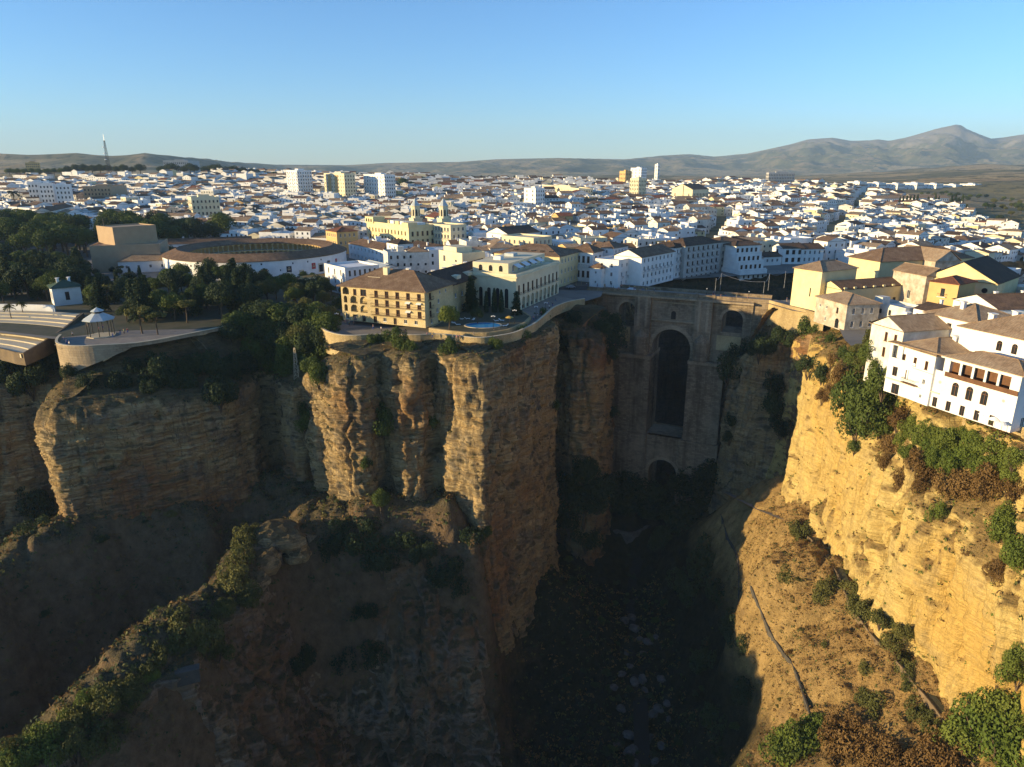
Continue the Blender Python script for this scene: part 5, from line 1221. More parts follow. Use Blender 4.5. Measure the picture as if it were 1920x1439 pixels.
p2, q2 = p + N_ * 0.08, q_ + N_ * 0.08; rl.face(((p2.x, p2.y, zz + 1.0), (q2.x, q2.y, zz + 1.0), (q_.x, q_.y, zz + 1.0), (p.x, p.y, zz + 1.0))); rl.face(((p2.x, p2.y, zz), (q2.x, q2.y, zz), (q2.x, q2.y, zz + 1.0), (p2.x, p2.y, zz + 1.0))); rl.build('railing', 'wood', b.root)
b.grid(0, 3, 3, 1.2, 2.0, 0.8, 'white'); b.walls()
b.box('awning_roof', -0.8, 8, 16.0, 30.3, 12.0, 12.22, 'tile_pale'); b.roof('hip', 1.7, 0.9, 'tile_pale', u0=0, u1=8, v0=-0.2, v1=15.2, z=12.0)
b.box('cornice', -0.35, 0.1, 16, 30, 3.3, 3.55, 'cream')
b2 = Bld('white_upper_house', 'white upper house with three arched windows and brown hip roof above the restaurant', 'house', (1906, 690, 0), 22, 15, 19, 16.5, 'white', z0=0.5)
kk = b.K + b.e1 * 8.6 + b.e2 * 1.0
b2.K = Vector((kk.x, kk.y, 0)); b2.corner = [b2.K, b2.K + b2.e1 * 15, b2.K + b2.e1 * 15 + b2.e2 * 19, b2.K + b2.e2 * 19]; c_ = b2.K + b2.e1 * 7.5 + b2.e2 * 9.5; b2.root.location = (c_.x, c_.y, 0.5); b2.root['_w'] = [c_.x, c_.y, 0.5]
b2.face(3, [(12.2, 16.5, [(9.0 + 3.2 * k, 1.2, 0.9, 2.2, True, 'wood') for k in range(3)])]); b2.grid(0, 3, 4, 1.2, 1.8, 0.9); b2.walls(); b2.roof('hip', 3.4, 0.7, 'tile_pale'); b2.chimney(10, 14, 18.5, 1.2, 1.6); b2.chimney(6, 16.5, 18.2, 1.2, 1.2)
house('white_middle_house', 'white house with four small windows under the eaves between hotel wing and upper house', (1806, 742, 0), 18, 14, 14, 17.0, 'white', 4, 3, 3, 'hip', 3.0, 'tile_pale', 'wood', ws=(1.2, 1.7), chim=1)
# ================================================================== the town
rnd = random.Random(21)
def pxof(x, y, z):
    d = y * _c - (z - CAM_H) * _s; v = y * _s + (z - CAM_H) * _c
    return 960 + F_PX * x / d, 719.5 - F_PX * v / d
# landmark blocks further back
def block(name, label, cat, px0, px1, pyt, Y, dep, a1, wall, fl, nc, roof='flat', rmat='tile', group=None, win='glass', balc=False, panel_mat=None, w2=None):
    p = UY((px0 + px1) / 2, pyt, Y); top = p.z; x, y = p.x, p.y; z0 = gz1(x, y) - 1
    Wd = (px1 - px0) / F_PX * (Y * _c - (top - CAM_H) * _s)
    a = R(a1); w1 = Wd * 0.5 / max(math.cos(a), 0.3) if dep is None else dep
    # e1 to the right-back (shaded side), left face takes the remaining width
    if w2 is None: w2 = max(4.0, (Wd - w1 * math.cos(a)) / max(math.sin(a), 0.15))
    else: w1 = (Wd - w2 * math.sin(a)) / math.cos(a)
    K = (x - Wd / 2 + w2 * math.sin(a), y)
    b = Bld(name, label, cat, K, a1, w1, w2, top - z0, wall, z0=z0, group=group)
    b.walls()
    wm = MB(); bm_ = MB()
    for i, n in ((0, max(2, int(w1 / 3.0))), (3, nc)):
        O, D, L = b.edge(i); N = Vector((D.y, -D.x, 0)); fh_ = (top - z0) / fl
        for r in range(fl):
            for k in range(n):
                u = L * (k + 0.5) / n; zb = z0 + r * fh_ + 0.9; h = fh_ * 0.48; w = min(1.3, L / n * 0.55)
                if r == fl - 1 and roof == 'flat': h *= 0.9
                T = Matrix.Translation(O + D * u) @ Matrix(((D.x, N.x, 0, 0), (D.y, N.y, 0, 0), (0, 0, 1, 0), (0, 0, 0, 1)))
                wm.box(-w / 2, w / 2, -0.1, 0.05, zb, zb + h, T=T)
                if balc and r and k % 2 == 0: bm_.box(-L / n * 0.45, L / n * 0.45, 0.002, 1.0, zb - 0.8, zb + 0.15, T=T)
    tag(wm.build('windows', win, b.root, uv=False), kind='stuff')
    if balc: tag(bm_.build('balconies', wall, b.root, uv=False), kind='stuff')
    if panel_mat:
        O, D, L = b.edge(3); N = Vector((D.y, -D.x, 0))
        for u in (L * 0.28, L * 0.62):
            T = Matrix.Translation(O + D * u) @ Matrix(((D.x, N.x, 0, 0), (D.y, N.y, 0, 0), (0, 0, 1, 0), (0, 0, 0, 1)))
            pm = MB(); pm.box(-L * 0.07, L * 0.07, 0.055, 0.5, z0, top - 1, T=T); pm.build('brick_bay', panel_mat, b.root)
    if roof == 'flat':
        b.parapet(0.9); b.box('roof_room', w1 * 0.3, w1 * 0.7, w2 * 0.3, w2 * 0.6, top - z0 - 0.05, top - z0 + 2.6, wall)
    else: b.roof(roof, min(w1, w2) * 0.2, 0.5, rmat)
    return b
block('apartment_tower', 'tall white apartment tower with shaded balcony side on the far left rise', 'apartment block', 530, 577, 321, 850, 20, 50, 'white', 9, 5, balc=True)
block('apartment_block', 'broad cream apartment block with two brick-coloured bays above the roofs', 'apartment block', 590, 662, 327, 850, 14, 40, 'cream', 8, 9, panel_mat='ochre')
block('apartment_block', 'white apartment block with wide lit front right of the brick-bay block', 'apartment block', 670, 738, 329, 850, 15, 42, 'white', 8, 8, balc=True)
block('apartment_row', 'long white slab of flats glowing in the sun at the left hillside', 'apartment block', 12, 70, 343, 760, 12, 25, 'white', 5, 8)
block('apartment_row', 'second white slab of flats stepping right beside the long glowing slab', 'apartment block', 58, 92, 346, 740, 12, 25, 'white', 6, 5)
block('apartment_row', 'third white slab of flats nearest the dark brick block', 'apartment block', 90, 124, 348, 725, 13, 25, 'white', 6, 5)
block('brick_block', 'dark brown flat-roofed block between white flats and the park trees', 'apartment block', 124, 200, 352, 760, 26, 15, 'tan', 5, 5, balc=True)
block('garden_flats', 'low row of flats with dark balconies and tiled roof by the left edge', 'apartment block', 0, 90, 397, 560, 12, 20, 'white_old', 3, 9, 'gable', 'tile', balc=True)
block('striped_flats', 'cream and ochre flats with flat roof at the right end of the tree belt', 'apartment block', 334, 400, 372, 600, 22, 32, 'cream', 5, 5, balc=True)
block('hillside_flats', 'long ridge-top block with row of white roof vents among pine trees', 'apartment block', 284, 348, 302, 1250, 40, 12, 'grey_wall', 4, 4)
block('ochre_tower_block', 'ochre block standing on the far left skyline beside dark trees', 'apartment block', 45, 68, 306, 1300, 22, 20, 'ochre', 5, 3)
block('white_cube_block', 'white cube-shaped block with one dark slit window column amid the roofs', 'apartment block', 983, 1022, 355, 760, 14, 45, 'white', 6, 2)
block('long_yellow_block', 'long cream-yellow apartment block with balconies across the middle of the town', 'apartment block', 1030, 1112, 355, 900, 18, 10, 'cream', 4, 6, balc=True)
block('white_far_slabs', 'pale twin slab block standing on the far edge of town', 'apartment block', 1186, 1215, 316, 1350, 16, 40, 'white', 6, 3)
block('slim_white_tower', 'slim white tower on the far town edge right of the pale slabs', 'tower', 1229, 1238, 309, 1400, 6, 45, 'white', 6, 1)
block('brown_tower_flats', 'cream banded block of flats rising from a white base in mid town', 'apartment block', 1184, 1215, 336, 1000, 17, 42, 'cream', 6, 5, balc=True)
block('orange_far_block', 'orange apartment block near the far edge of town', 'apartment block', 1164, 1186, 322, 1250, 14, 30, 'ochre', 4, 4)
b = block('parish_church', 'ochre and white church with brown gable roof beside the long street', 'church', 1268, 1338, 356, 900, 34, 40, 'cream', 2, 3, 'gable', 'tile')
b.box('bell_tower', -1, 4, 14, 19, 0, b.h + 5, 'cream')
block('long_school', 'very long white school with brown roof behind a row of cypresses', 'school', 1632, 1796, 373, 960, 105, 10, 'white', 3, 5, 'gable', 'tile_pale', w2=17)
block('hillside_mansion', 'square white mansion with arched upper windows on the right slope', 'house', 1510, 1548, 388, 780, 14, 35, 'white', 4, 4, 'hip', 'tile_pale')
block('hillside_cube', 'white cubic house with loggia top floor left of the dark shrubs slope', 'house', 1552, 1580, 396, 770, 12, 40, 'white', 3, 3)
block('gallery_house', 'white house with flat top and brown shutters below the long school', 'house', 1668, 1712, 386, 880, 18, 30, 'white', 3, 5, balc=True)
block('round_window_block', 'white block with three rows of windows in the hollow of the right slope', 'house', 1686, 1722, 432, 550, 11, 40, 'white', 4, 4, 'hip', 'tile')
block('dark_flats', 'dark glazed flats on the far right edge of the town', 'apartment block', 1440, 1495, 325, 1250, 50, 12, 'grey_wall', 5, 4, balc=True)
for i in range(9):
    block('row_house', 'white row house with flat roof in the terrace below the brown fields', 'house', 1600 + 36 * i, 1630 + 36 * i, 342 + i * 0.7 + (i % 3), 1480 + 8 * i, 22, 25, 'white', 2, 4, group='row of white houses below the fields')

TREEBELT = [(-430, 385), (-300, 385), (-255, 402), (-205, 425), (-190, 475), (-260, 510), (-440, 500)]
PARK = [(-330, 200), (-55, 200), (-60, 330), (-85, 345), (-185, 345), (-200, 400), (-330, 400)]
PLAZA = [(-60, 200), (40, 200), (60, 310), (20, 325), (-30, 312), (-60, 300)]
def rightlim(py): return np.interp(py, [318, 330, 345, 365, 400, 430, 470, 520], [1440, 1490, 1560, 1640, 1810, 1880, 1960, 2100])
from mathutils.kdtree import KDTree
def expand(poly, e):
    c = (sum(p[0] for p in poly) / len(poly), sum(p[1] for p in poly) / len(poly)); out = []
    for p in poly:
        d = math.hypot(p[0] - c[0], p[1] - c[1]); out.append((c[0] + (p[0] - c[0]) * (1 + e / d), c[1] + (p[1] - c[1]) * (1 + e / d)))
    return out
FOOTX = [expand(p, 2.2) for p in FOOT]; FB = [(min(q_[0] for q_ in p), max(q_[0] for q_ in p), min(q_[1] for q_ in p), max(q_[1] for q_ in p)) for p in FOOTX]
def pin(x, y, poly):
    r = False; n = len(poly); j = n - 1
    for i in range(n):
        xi, yi = poly[i][0], poly[i][1]; xj, yj = poly[j][0], poly[j][1]
        if (yi > y) != (yj > y) and x < (xj - xi) * (y - yi) / (yj - yi) + xi: r = not r
        j = i
    return r
def blocked(pts):
    for x, y in pts:
        if y < 300 and x < 105: return True
        for k, (a, b_, c_, d_) in enumerate(FB):
            if a <= x <= b_ and c_ <= y <= d_ and pin(x, y, FOOTX[k]): return True
        if math.hypot(x - BX, y - BY) < BR + 7: return True
        if y < 610 and (pin(x, y, TREEBELT) or pin(x, y, PARK) or pin(x, y, PLAZA)): return True
        if y < 420 and pin(x, y, GORGE_X): return True
        # the road off the bridge and the two long streets that climb through the town
        for (sx, sy, ex, ey, hw) in STREETS:
            t_ = max(0, min(1, ((x - sx) * (ex - sx) + (y - sy) * (ey - sy)) / ((ex - sx) ** 2 + (ey - sy) ** 2)))
            if math.hypot(x - sx - t_ * (ex - sx), y - sy - t_ * (ey - sy)) < hw: return True
    return False
GORGE_X = [(p[0], p[1] + 7) for p in EDGE_N] + [(p[0] + 4, p[1] - 8) for p in EDGE_S] + [(110, 5), (-320, 5), (-320, 241)]
s0 = U(1525, 470, -3); s1 = U(1640, 350, 8); s2 = U(1290, 500, 0); s3 = U(1360, 400, 5)
STREETS = [(s0.x, s0.y, s1.x, s1.y, 4.2), (s2.x, s2.y, s3.x, s3.y, 3.6), (-70, 352, -250, 420, 4)]
lots = []
DIST = [((-420, 560), -28), ((-150, 620), -8), ((60, 520), 18), ((330, 520), 34), ((520, 640), 50), ((120, 900), 12), ((-400, 950), -15), ((420, 1000), 28), ((0, 1300), 5)]
def district(x, y): return min(range(len(DIST)), key=lambda k: (x - DIST[k][0][0]) ** 2 + (y - DIST[k][0][1]) ** 2)
for di, ((dx, dy), ang) in enumerate(DIST):
    a = R(ang); ca, sa = math.cos(a), math.sin(a); far = dy > 800
    q_ = -420.0; row = 0
    while q_ < 420:
        dep = rnd.uniform(10.5, 15.5) * (1.2 if far else 1)
        p = -480 + rnd.uniform(0, 20); run = 0; lim = rnd.uniform(45, 95)
        base_h = rnd.uniform(6.5, 10.5)
        while p < 480:
            w = rnd.choice((rnd.uniform(7, 11), rnd.uniform(10, 17), rnd.uniform(8, 13))) * (1.25 if far else 1); run += w
            cx, cy = p + w / 2, q_ + dep / 2
            x, y = dx + cx * ca - cy * sa, dy + cx * sa + cy * ca
            if 210 < y < 1480 and abs(x) < 0.79 * y + 30 and district(x, y) == di:
                z = gz1(x, y); ppx, ppy = pxof(x, y, z)
                lim_y = 1380 if -500 < x else 1100
                if ppx < rightlim(ppy) - rnd.uniform(0, 25) and y < lim_y + rnd.uniform(-60, 60) and not (y < 345 and x < 20):
                    cs = [(dx + (cx + i * w * 0.45) * ca - (cy + j * dep * 0.45) * sa, dy + (cx + i * w * 0.45) * sa + (cy + j * dep * 0.45) * ca) for i in (-1, 1) for j in (-1, 1)]
                    if not blocked(cs) and rnd.random() > 0.03:
                        h = max(4.2, base_h + rnd.uniform(-2.6, 2.6)) + (rnd.uniform(2, 4) if rnd.random() < 0.08 else 0)
                        lots.append((x, y, z, ang + rnd.uniform(-2, 2), w, dep, h))
            p += w
            if run > lim: p += rnd.uniform(3.5, 5.0); run = 0; lim = rnd.uniform(45, 95)
        q_ += dep + (rnd.uniform(4.0, 5.5) if row % 2 else rnd.uniform(0.2, 1.5)); row += 1
lots.sort(key=lambda l: l[0] ** 2 + l[1] ** 2)
def one_house(wall, roofb, win, chim, lot, rt, col, rcol, nchim, win_on):
    x, y, z, ang, w, d, h = lot
    T = Matrix.Translation((x, y, z)) @ Matrix.Rotation(R(ang), 4, 'Z'); V = lambda a, b_, c_: tuple(T @ Vector((a, b_, c_)))
    hw, hd = w / 2, d / 2; rz_ = 1.0
    wall.box(-hw, hw, -hd, hd, -1.5, h, col, T)
    rise = min(w, d) * rnd.uniform(0.15, 0.21); o = 0.2; t = 0.16
    if rt == 'flat':
        ph = 0.8
        for a0, a1, b0, b1 in ((-hw - 0.01, hw + 0.01, -hd - 0.01, -hd + 0.2), (-hw - 0.01, hw + 0.01, hd - 0.2, hd + 0.01), (-hw - 0.01, -hw + 0.2, -hd + 0.2, hd - 0.2), (hw - 0.2, hw + 0.01, -hd + 0.2, hd - 0.2)):
            roofb.box(a0, a1, b0, b1, h - 0.02, h + ph, rcol, T)
        if rnd.random() < 0.7:
            u = rnd.uniform(-0.3, 0.3) * w; v = rnd.uniform(-0.1, 0.3) * d; roofb.box(u - 1.6, u + 1.6, v - 1.6, v + 1.6, h - 0.01, h + 2.4, rcol, T)
    else:
        ax = rt in ('gable', 'hip')
        a, b_ = hw + o, hd + o
        c4 = [(-a, -b_), (a, -b_), (a, b_), (-a, b_)]
        i = min(a, b_) if rt == 'hip' else 0
        if ax: A, E = (-a + i, 0), (a - i, 0)
        else: A, E = (0, -b_ + i), (0, b_ - i)
        if rt == 'hip' and b_ > a: A, E = (0, -b_ + i), (0, b_ - i); ax = False
        B = [V(*q, h) for q in c4]; Tt = [V(*q, h + t) for q in c4]; Av, Ev = V(*A, h + t + rise), V(*E, h + t + rise)
        for k in range(4): j = (k + 1) % 4; roofb.face((B[k], B[j], Tt[j], Tt[k]), rcol)
        if ax:
            roofb.face((Tt[0], Tt[1], Ev, Av), rcol); roofb.face((Tt[2], Tt[3], Av, Ev), rcol)
            if i: roofb.face((Tt[1], Tt[2], Ev), rcol); roofb.face((Tt[3], Tt[0], Av), rcol)
            else:
                for s_ in (-hw, hw): wall.face((V(s_, -hd, h), V(s_, hd, h), V(s_, 0, h + t + rise * 0.97)), col)
        else:
            roofb.face((Tt[1], Tt[2], Ev, Av), rcol); roofb.face((Tt[3], Tt[0], Av, Ev), rcol)
            if i: roofb.face((Tt[0], Tt[1], Av), rcol); roofb.face((Tt[2], Tt[3], Ev), rcol)
            else:
                for s_ in (-hd, hd): wall.face((V(-hw, s_, h), V(hw, s_, h), V(0, s_, h + t + rise * 0.97)), col)
    for k in range(nchim):
        u = rnd.uniform(-0.35, 0.35) * w; v = rnd.uniform(-0.3, 0.3) * d; zz = h + (rise * 0.6 if rt != 'flat' else 0)
        chim.box(u - 0.4, u + 0.4, v - 0.35, v + 0.35, zz - 1.2, zz + 1.5, 0, T); chim.box(u - 0.5, u + 0.5, v - 0.45, v + 0.45, zz + 1.5, zz + 1.68, 0, T)
    if win_on:
        st = max(1, int(h / 3.0)); fh_ = h / st
        cam_l = T.inverted() @ Vector((0, 0, 51))
        sides = []
        if cam_l.y < 0: sides.append((0, w))
        else: sides.append((2, w))
        sides.append((1 if cam_l.x > 0 else 3, d))
        for sd, ln in sides:
            n = max(1, int(ln / 3.2))
            for r in range(st):
                for k in range(n):
                    if rnd.random() < (0.25 if sd in (0, 2) else 0.6): continue
                    u = -ln / 2 + ln * (k + 0.5) / n; ww = 0.5; zb = r * fh_ + 0.9; hh = rnd.choice((1.1, 1.4, 1.7)); e = 0.06
                    if sd == 0: win.box(u - ww, u + ww, -hd - e, -hd + 0.1, zb, zb + hh, 0, T)
                    elif sd == 2: win.box(u - ww, u + ww, hd - 0.1, hd + e, zb, zb + hh, 0, T)
                    elif sd == 1: win.box(hw - 0.1, hw + e, u - ww, u + ww, zb, zb + hh, 0, T)
                    else: win.box(-hw - e, -hw + 0.1, u - ww, u + ww, zb, zb + hh, 0, T)
WALLM = ['white', 'white_old', 'cream', 'yellow', 'ochre']; ROOFM = ['tile', 'tile_dark', 'tile_pale', 'tile_red', 'white']
RN = ['brown', 'dark brown', 'pale brown', 'reddish']; WN = ['white', 'off-white', 'cream', 'yellow', 'ochre']
def where(x, y):
    if x > 250: return 'on the slope behind the yellow convent'
    if x > 90: return 'beyond the ravine houses right of the bridge'
    if x > -30: return 'in the streets behind the square white corner house'
    if x > -110: return 'between the church towers and the yellow hotel'
    return 'in the rows behind the bullring'
ws, rs_, wi, ch = MB(), MB(), MB(), MB()
for n, lot in enumerate(lots):
    x, y, z, ang, w, d, h = lot
    rt = rnd.choices(('gable', 'cross', 'hip', 'flat'), (0.32, 0.18, 0.08, 0.42))[0]
    ci = rnd.choices(range(5), (0.74, 0.14, 0.07, 0.03, 0.02))[0]
    ri = rnd.choices(range(4), (0.40, 0.16, 0.38, 0.06))[0] if rt != 'flat' else 4
    nch = rnd.choices((0, 1, 2), (0.4, 0.45, 0.15))[0]
    if n < 290:
        rn = 'flat parapet roof' if rt == 'flat' else {'gable': 'gable roof', 'cross': 'gable roof end-on to the street', 'hip': 'hip roof'}[rt]
        st = ('one', 'two', 'three', 'four', 'five')[min(4, max(0, int(h / 3.0) - 1))]
        lab = f"{st}-storey {WN[ci]} house with {'' if rt == 'flat' else RN[ri] + ' '}{rn}{', ' + ('one chimney' if nch == 1 else 'two chimneys') if nch else ''} {where(x, y)}"
        if len(lab.split()) > 16: lab = lab.replace(' end-on to the street', ' end-on')
        if len(lab.split()) > 16: lab = lab.replace(', one chimney', '').replace(', two chimneys', '')
        if len(lab.split()) > 16: lab = lab.replace(' in the streets', '').replace(' in the rows', '').replace('square white ', '').replace('beyond the ravine houses right of', 'beyond the ravine by').replace(' on the slope', '').replace('between the church towers and', 'near')
        r = empty('town_house', (x, y, z), lab, 'house', 'town houses ' + where(x, y))
        a_, b_, c_, d_ = MB(), MB(), MB(), MB()
        one_house(a_, b_, c_, d_, lot, rt, 0, 0, nch, True)
        a_.build('wall', WALLM[ci], r, uv=False); ro = b_.build('roof', ROOFM[ri] if ri < 4 else WALLM[ci], r)
        if c_.f: tag(c_.build('windows', 'glass', r, uv=False), kind='stuff')
        for k in range(nch):
            cm = MB(); cm.v = d_.v[k * 16:(k + 1) * 16]; cm.f = [tuple(i - k * 16 for i in f) for f in d_.f[k * 12:(k + 1) * 12]]; cm.m = [0] * 12
            co = cm.build('chimney', 'white', r, uv=False); co.parent = ro
    else:
        one_house(ws, rs_, wi, ch, lot, rt, ci, ri if ri < 4 else 4, nch if y < 900 else 0, y < 1100)
tr = empty('far_town_houses', (0, 800, 10), 'dense mass of small white houses with brown roofs filling the far town', 'houses')
tr['kind'] = 'stuff'
for mb_, nm, mt, uv_ in ((ws, 'walls', WALLM, False), (rs_, 'roofs', ROOFM, True), (wi, 'windows', ['glass'], False), (ch, 'chimneys', ['white'], False)):
    tag(mb_.build(nm, mt, tr, uv=uv_), kind='stuff')
print('lots', len(lots))

# trees in the courtyards and small squares
k_ = 0
TOWN_TREES = []
while k_ < 46:
    lot = lots[rnd.randrange(60, min(1500, len(lots)))]; a_ = R(lot[3]); off_ = lot[5] / 2 + 2.2
    TOWN_TREES.append((lot[0] - math.sin(a_) * off_, lot[1] + math.cos(a_) * off_, lot[2])); k_ += 1
# ================================================================== vegetation
vr = random.Random(77); nr_ = np.random.RandomState(77)
def leaf_mesh(name, pts, nrm, size, mat):
    n = len(pts); pts = np.asarray(pts); nrm = nrm + nr_.normal(size=(n, 3)) * 0.55
    nrm /= np.linalg.norm(nrm, axis=1)[:, None] + 1e-9
    t = np.cross(nrm, nr_.normal(size=(n, 3))); t /= np.linalg.norm(t, axis=1)[:, None] + 1e-9; b_ = np.cross(nrm, t)
    s_ = (np.asarray(size) * nr_.uniform(0.65, 1.25, n))[:, None]
    v = np.stack([pts - t * s_, pts - b_ * s_ * 0.55 + nrm * s_ * 0.15, pts + t * s_, pts + b_ * s_ * 0.55 - nrm * s_ * 0.1], 1).reshape(-1, 3)
    me = bpy.data.meshes.new(name); me.vertices.add(len(v)); me.vertices.foreach_set('co', v.astype(np.float32).ravel())
    me.loops.add(n * 4); me.loops.foreach_set('vertex_index', np.arange(n * 4, dtype=np.int32))
    me.polygons.add(n); me.polygons.foreach_set('loop_start', np.arange(0, n * 4, 4, dtype=np.int32)); me.update(calc_edges=True)
    me.materials.append(MAT[mat]); return me
def sph(n):
    v = nr_.normal(size=(n, 3)); return v / np.linalg.norm(v, axis=1)[:, None]
def blobs(centres, radii, per_area, flat=1.0):
    P, N = [], []
    for c, r in zip(centres, radii):
        n = max(12, int(per_area * r * r)); d = sph(n); rr = r * nr_.uniform(0.72, 1.08, n) ** 0.7
        p = d * rr[:, None]; p[:, 2] *= flat; P.append(p + c); N.append(d)
    return np.concatenate(P), np.concatenate(N)
PROTO = {}
def proto(kind, mat, var):
    k = (kind, mat, var)
    if k in PROTO: return PROTO[k]
    tk = MB()
    if kind == 'broad':        # about 9 m tall
        n = 16 + 3 * var; cs, rs__ = [], []
        for i in range(n):
            d = sph(1)[0]; d[2] = abs(d[2]) * 1.1 - 0.25; r = vr.uniform(1.1, 1.9)
            cs.append(np.array([0, 0, 5.4]) + d * np.array([2.7, 2.7, 2.6]) * vr.uniform(0.55, 1.0)); rs__.append(r)
        P, N = blobs(cs, rs__, 105); me = leaf_mesh('crown', P, N, np.full(len(P), 0.235), mat)
        tk.tube([(0, 0, -0.6), (0.1, 0, 1.6), (0, 0.15, 3.4), (0.1, 0, 5.6)], [0.32, 0.24, 0.19, 0.08], 7)
        for i in range(5):
            a = i * 1.3; tk.tube([(0.05, 0.05, 2.4 + 0.3 * i), (math.cos(a) * 1.0, math.sin(a) * 1.0, 4.0 + 0.25 * i), (math.cos(a) * 2.0, math.sin(a) * 2.0, 5.2 + 0.2 * i)], [0.13, 0.09, 0.03], 5)
    elif kind == 'cedar':      # about 14 m tall, tiers
        P, N = [], []
        for i in range(15):
            z = 2.0 + 11.6 * i / 14; R0 = 3.6 * (1 - i / 15.5) ** 0.8 + 0.35
            nb = 9 if i < 10 else 6
            for j in range(nb):
                a = j * 2 * math.pi / nb + i * 0.7 + vr.uniform(-0.2, 0.2); L_ = R0 * vr.uniform(0.6, 1.1); m_ = int(22 * L_) + 6
                t = nr_.uniform(0.15, 1, m_); r = t * L_; w = 0.35 + 0.35 * (1 - t)
                x = np.cos(a) * r + nr_.normal(size=m_) * w * 0.5; y = np.sin(a) * r + nr_.normal(size=m_) * w * 0.5
                zz = z - 0.30 * r * t + nr_.normal(size=m_) * 0.16
                P.append(np.stack([x, y, zz], 1)); N.append(np.tile([np.cos(a) * 0.4, np.sin(a) * 0.4, 0.8], (m_, 1)))
        P = np.concatenate(P); N = np.concatenate(N); me = leaf_mesh('crown', P, N, np.full(len(P), 0.36), mat)
        tk.tube([(0, 0, -0.6), (0, 0, 5), (0, 0, 13.2)], [0.35, 0.25, 0.04], 7)
    elif kind == 'cypress':    # about 10 m tall, narrow
        n = 1500; z = nr_.uniform(0.4, 10, n); r = 0.85 * np.sin(np.clip((z + 0.3) / 10.6, 0, 1) ** 0.7 * math.pi) ** 0.7 + 0.08; a = nr_.uniform(0, 6.283, n)
        r = r * nr_.uniform(0.75, 1.08, n); P = np.stack([np.cos(a) * r, np.sin(a) * r, z], 1); N = np.stack([np.cos(a), np.sin(a), np.full(n, 0.3)], 1)
        me = leaf_mesh('crown', P, N, np.full(n, 0.27), mat); tk.tube([(0, 0, -0.5), (0, 0, 9)], [0.2, 0.03], 6)
    elif kind == 'pine':       # umbrella pine about 10 m
        cs, rs__ = [], []
        for i in range(16):
            a = vr.uniform(0, 6.28); r = 3.4 * math.sqrt(vr.random()); cs.append(np.array([r * math.cos(a), r * math.sin(a), 8.0 - 0.05 * r * r + vr.uniform(-0.4, 0.5)])); rs__.append(vr.uniform(1.0, 1.6))
        P, N = blobs(cs, rs__, 46, 0.6); me = leaf_mesh('crown', P, N, np.full(len(P), 0.34), mat)
        tk.tube([(0, 0, -0.5), (0.2, 0.1, 3.5), (0.1, 0, 7.6)], [0.32, 0.24, 0.14], 7)
        for i in range(5): a = i * 1.26; tk.tube([(0.12, 0.05, 5.6), (math.cos(a) * 1.6, math.sin(a) * 1.6, 7.5)], [0.12, 0.05], 5)
    elif kind == 'shrub':      # unit about 2.4 m wide, 1.8 m tall
        cs, rs__ = [], []
        for i in range(17 + 3 * var):
            d = sph(1)[0] * vr.uniform(0.45, 1.15); d[2] = abs(d[2]) * 1.3 - 0.35; cs.append(np.array([0, 0, 0.6]) + d * np.array([0.95, 0.85, 0.55])); rs__.append(vr.uniform(0.16, 0.48))
        P, N = blobs(cs, rs__, 1500); me = leaf_mesh('crown', P, N, np.full(len(P), 0.062), mat)
        for i in range(5): a = i * 1.26; tk.tube([(0, 0, -0.3), (math.cos(a) * 0.3, math.sin(a) * 0.3, 0.4), (math.cos(a) * 0.6, math.sin(a) * 0.6, 0.85)], [0.05, 0.035, 0.015], 4)
    elif kind == 'palm':
        P, N = [], []
        for i in range(26):
            a = i * 2.4; el = vr.uniform(-0.2, 1.1); m_ = 40; t = np.linspace(0.05, 1, m_); L_ = 2.6
            r = L_ * t * math.cos(el) ; zz = 6 + L_ * t * math.sin(el) - 1.6 * t * t
            for s_ in (-1, 1):
                P.append(np.stack([np.cos(a) * r - s_ * np.sin(a) * 0.16, np.sin(a) * r + s_ * np.cos(a) * 0.16, zz], 1)); N.append(np.tile([0, 0, 1.0], (m_, 1)))
        P = np.concatenate(P); N = np.concatenate(N); me = leaf_mesh('crown', P, N, np.full(len(P), 0.22), mat); tk.tube([(0, 0, -0.4), (0.1, 0, 3), (0, 0, 6.1)], [0.24, 0.18, 0.2], 7)
    PROTO[k] = (me, tk.mesh('trunk', 'bark', uv=False)); return PROTO[k]
HGT = {'broad': 9.0, 'cedar': 14.0, 'cypress': 10.2, 'pine': 9.5, 'shrub': 1.6, 'palm': 8.0}
def plant(name, kind, mat, loc, h, label, cat, group, wide=1.0, var=None):
    me, tm = proto(kind, mat, var if var is not None else vr.randrange(3))
    k = h / HGT[kind]; r = bpy.data.objects.new(name, None); C.objects.link(r); r.location = loc; r.rotation_euler = (0, 0, vr.uniform(0, 6.28))
    r.scale = (k * wide * vr.uniform(0.9, 1.12), k * wide * vr.uniform(0.9, 1.12), k)
    tag(r, label, cat, group)
    for nm, m_ in (('crown', me), ('trunk' if kind != 'shrub' else 'stems', tm)):
        o = bpy.data.objects.new(nm, m_); C.objects.link(o); o.parent = r
    return r
bpy.context.view_layer.update()
DG = bpy.context.evaluated_depsgraph_get()
def hit(px, py):
    d = Vector(ray(px, py)).normalized(); ok, loc, nor, *_ = S.ray_cast(DG, Vector((0, 0, CAM_H)), d)
    return (loc, nor) if ok else (None, None)
def mpp(loc): return (loc.y * _c - (loc.z - CAM_H) * _s) / F_PX     # metres per photo pixel there

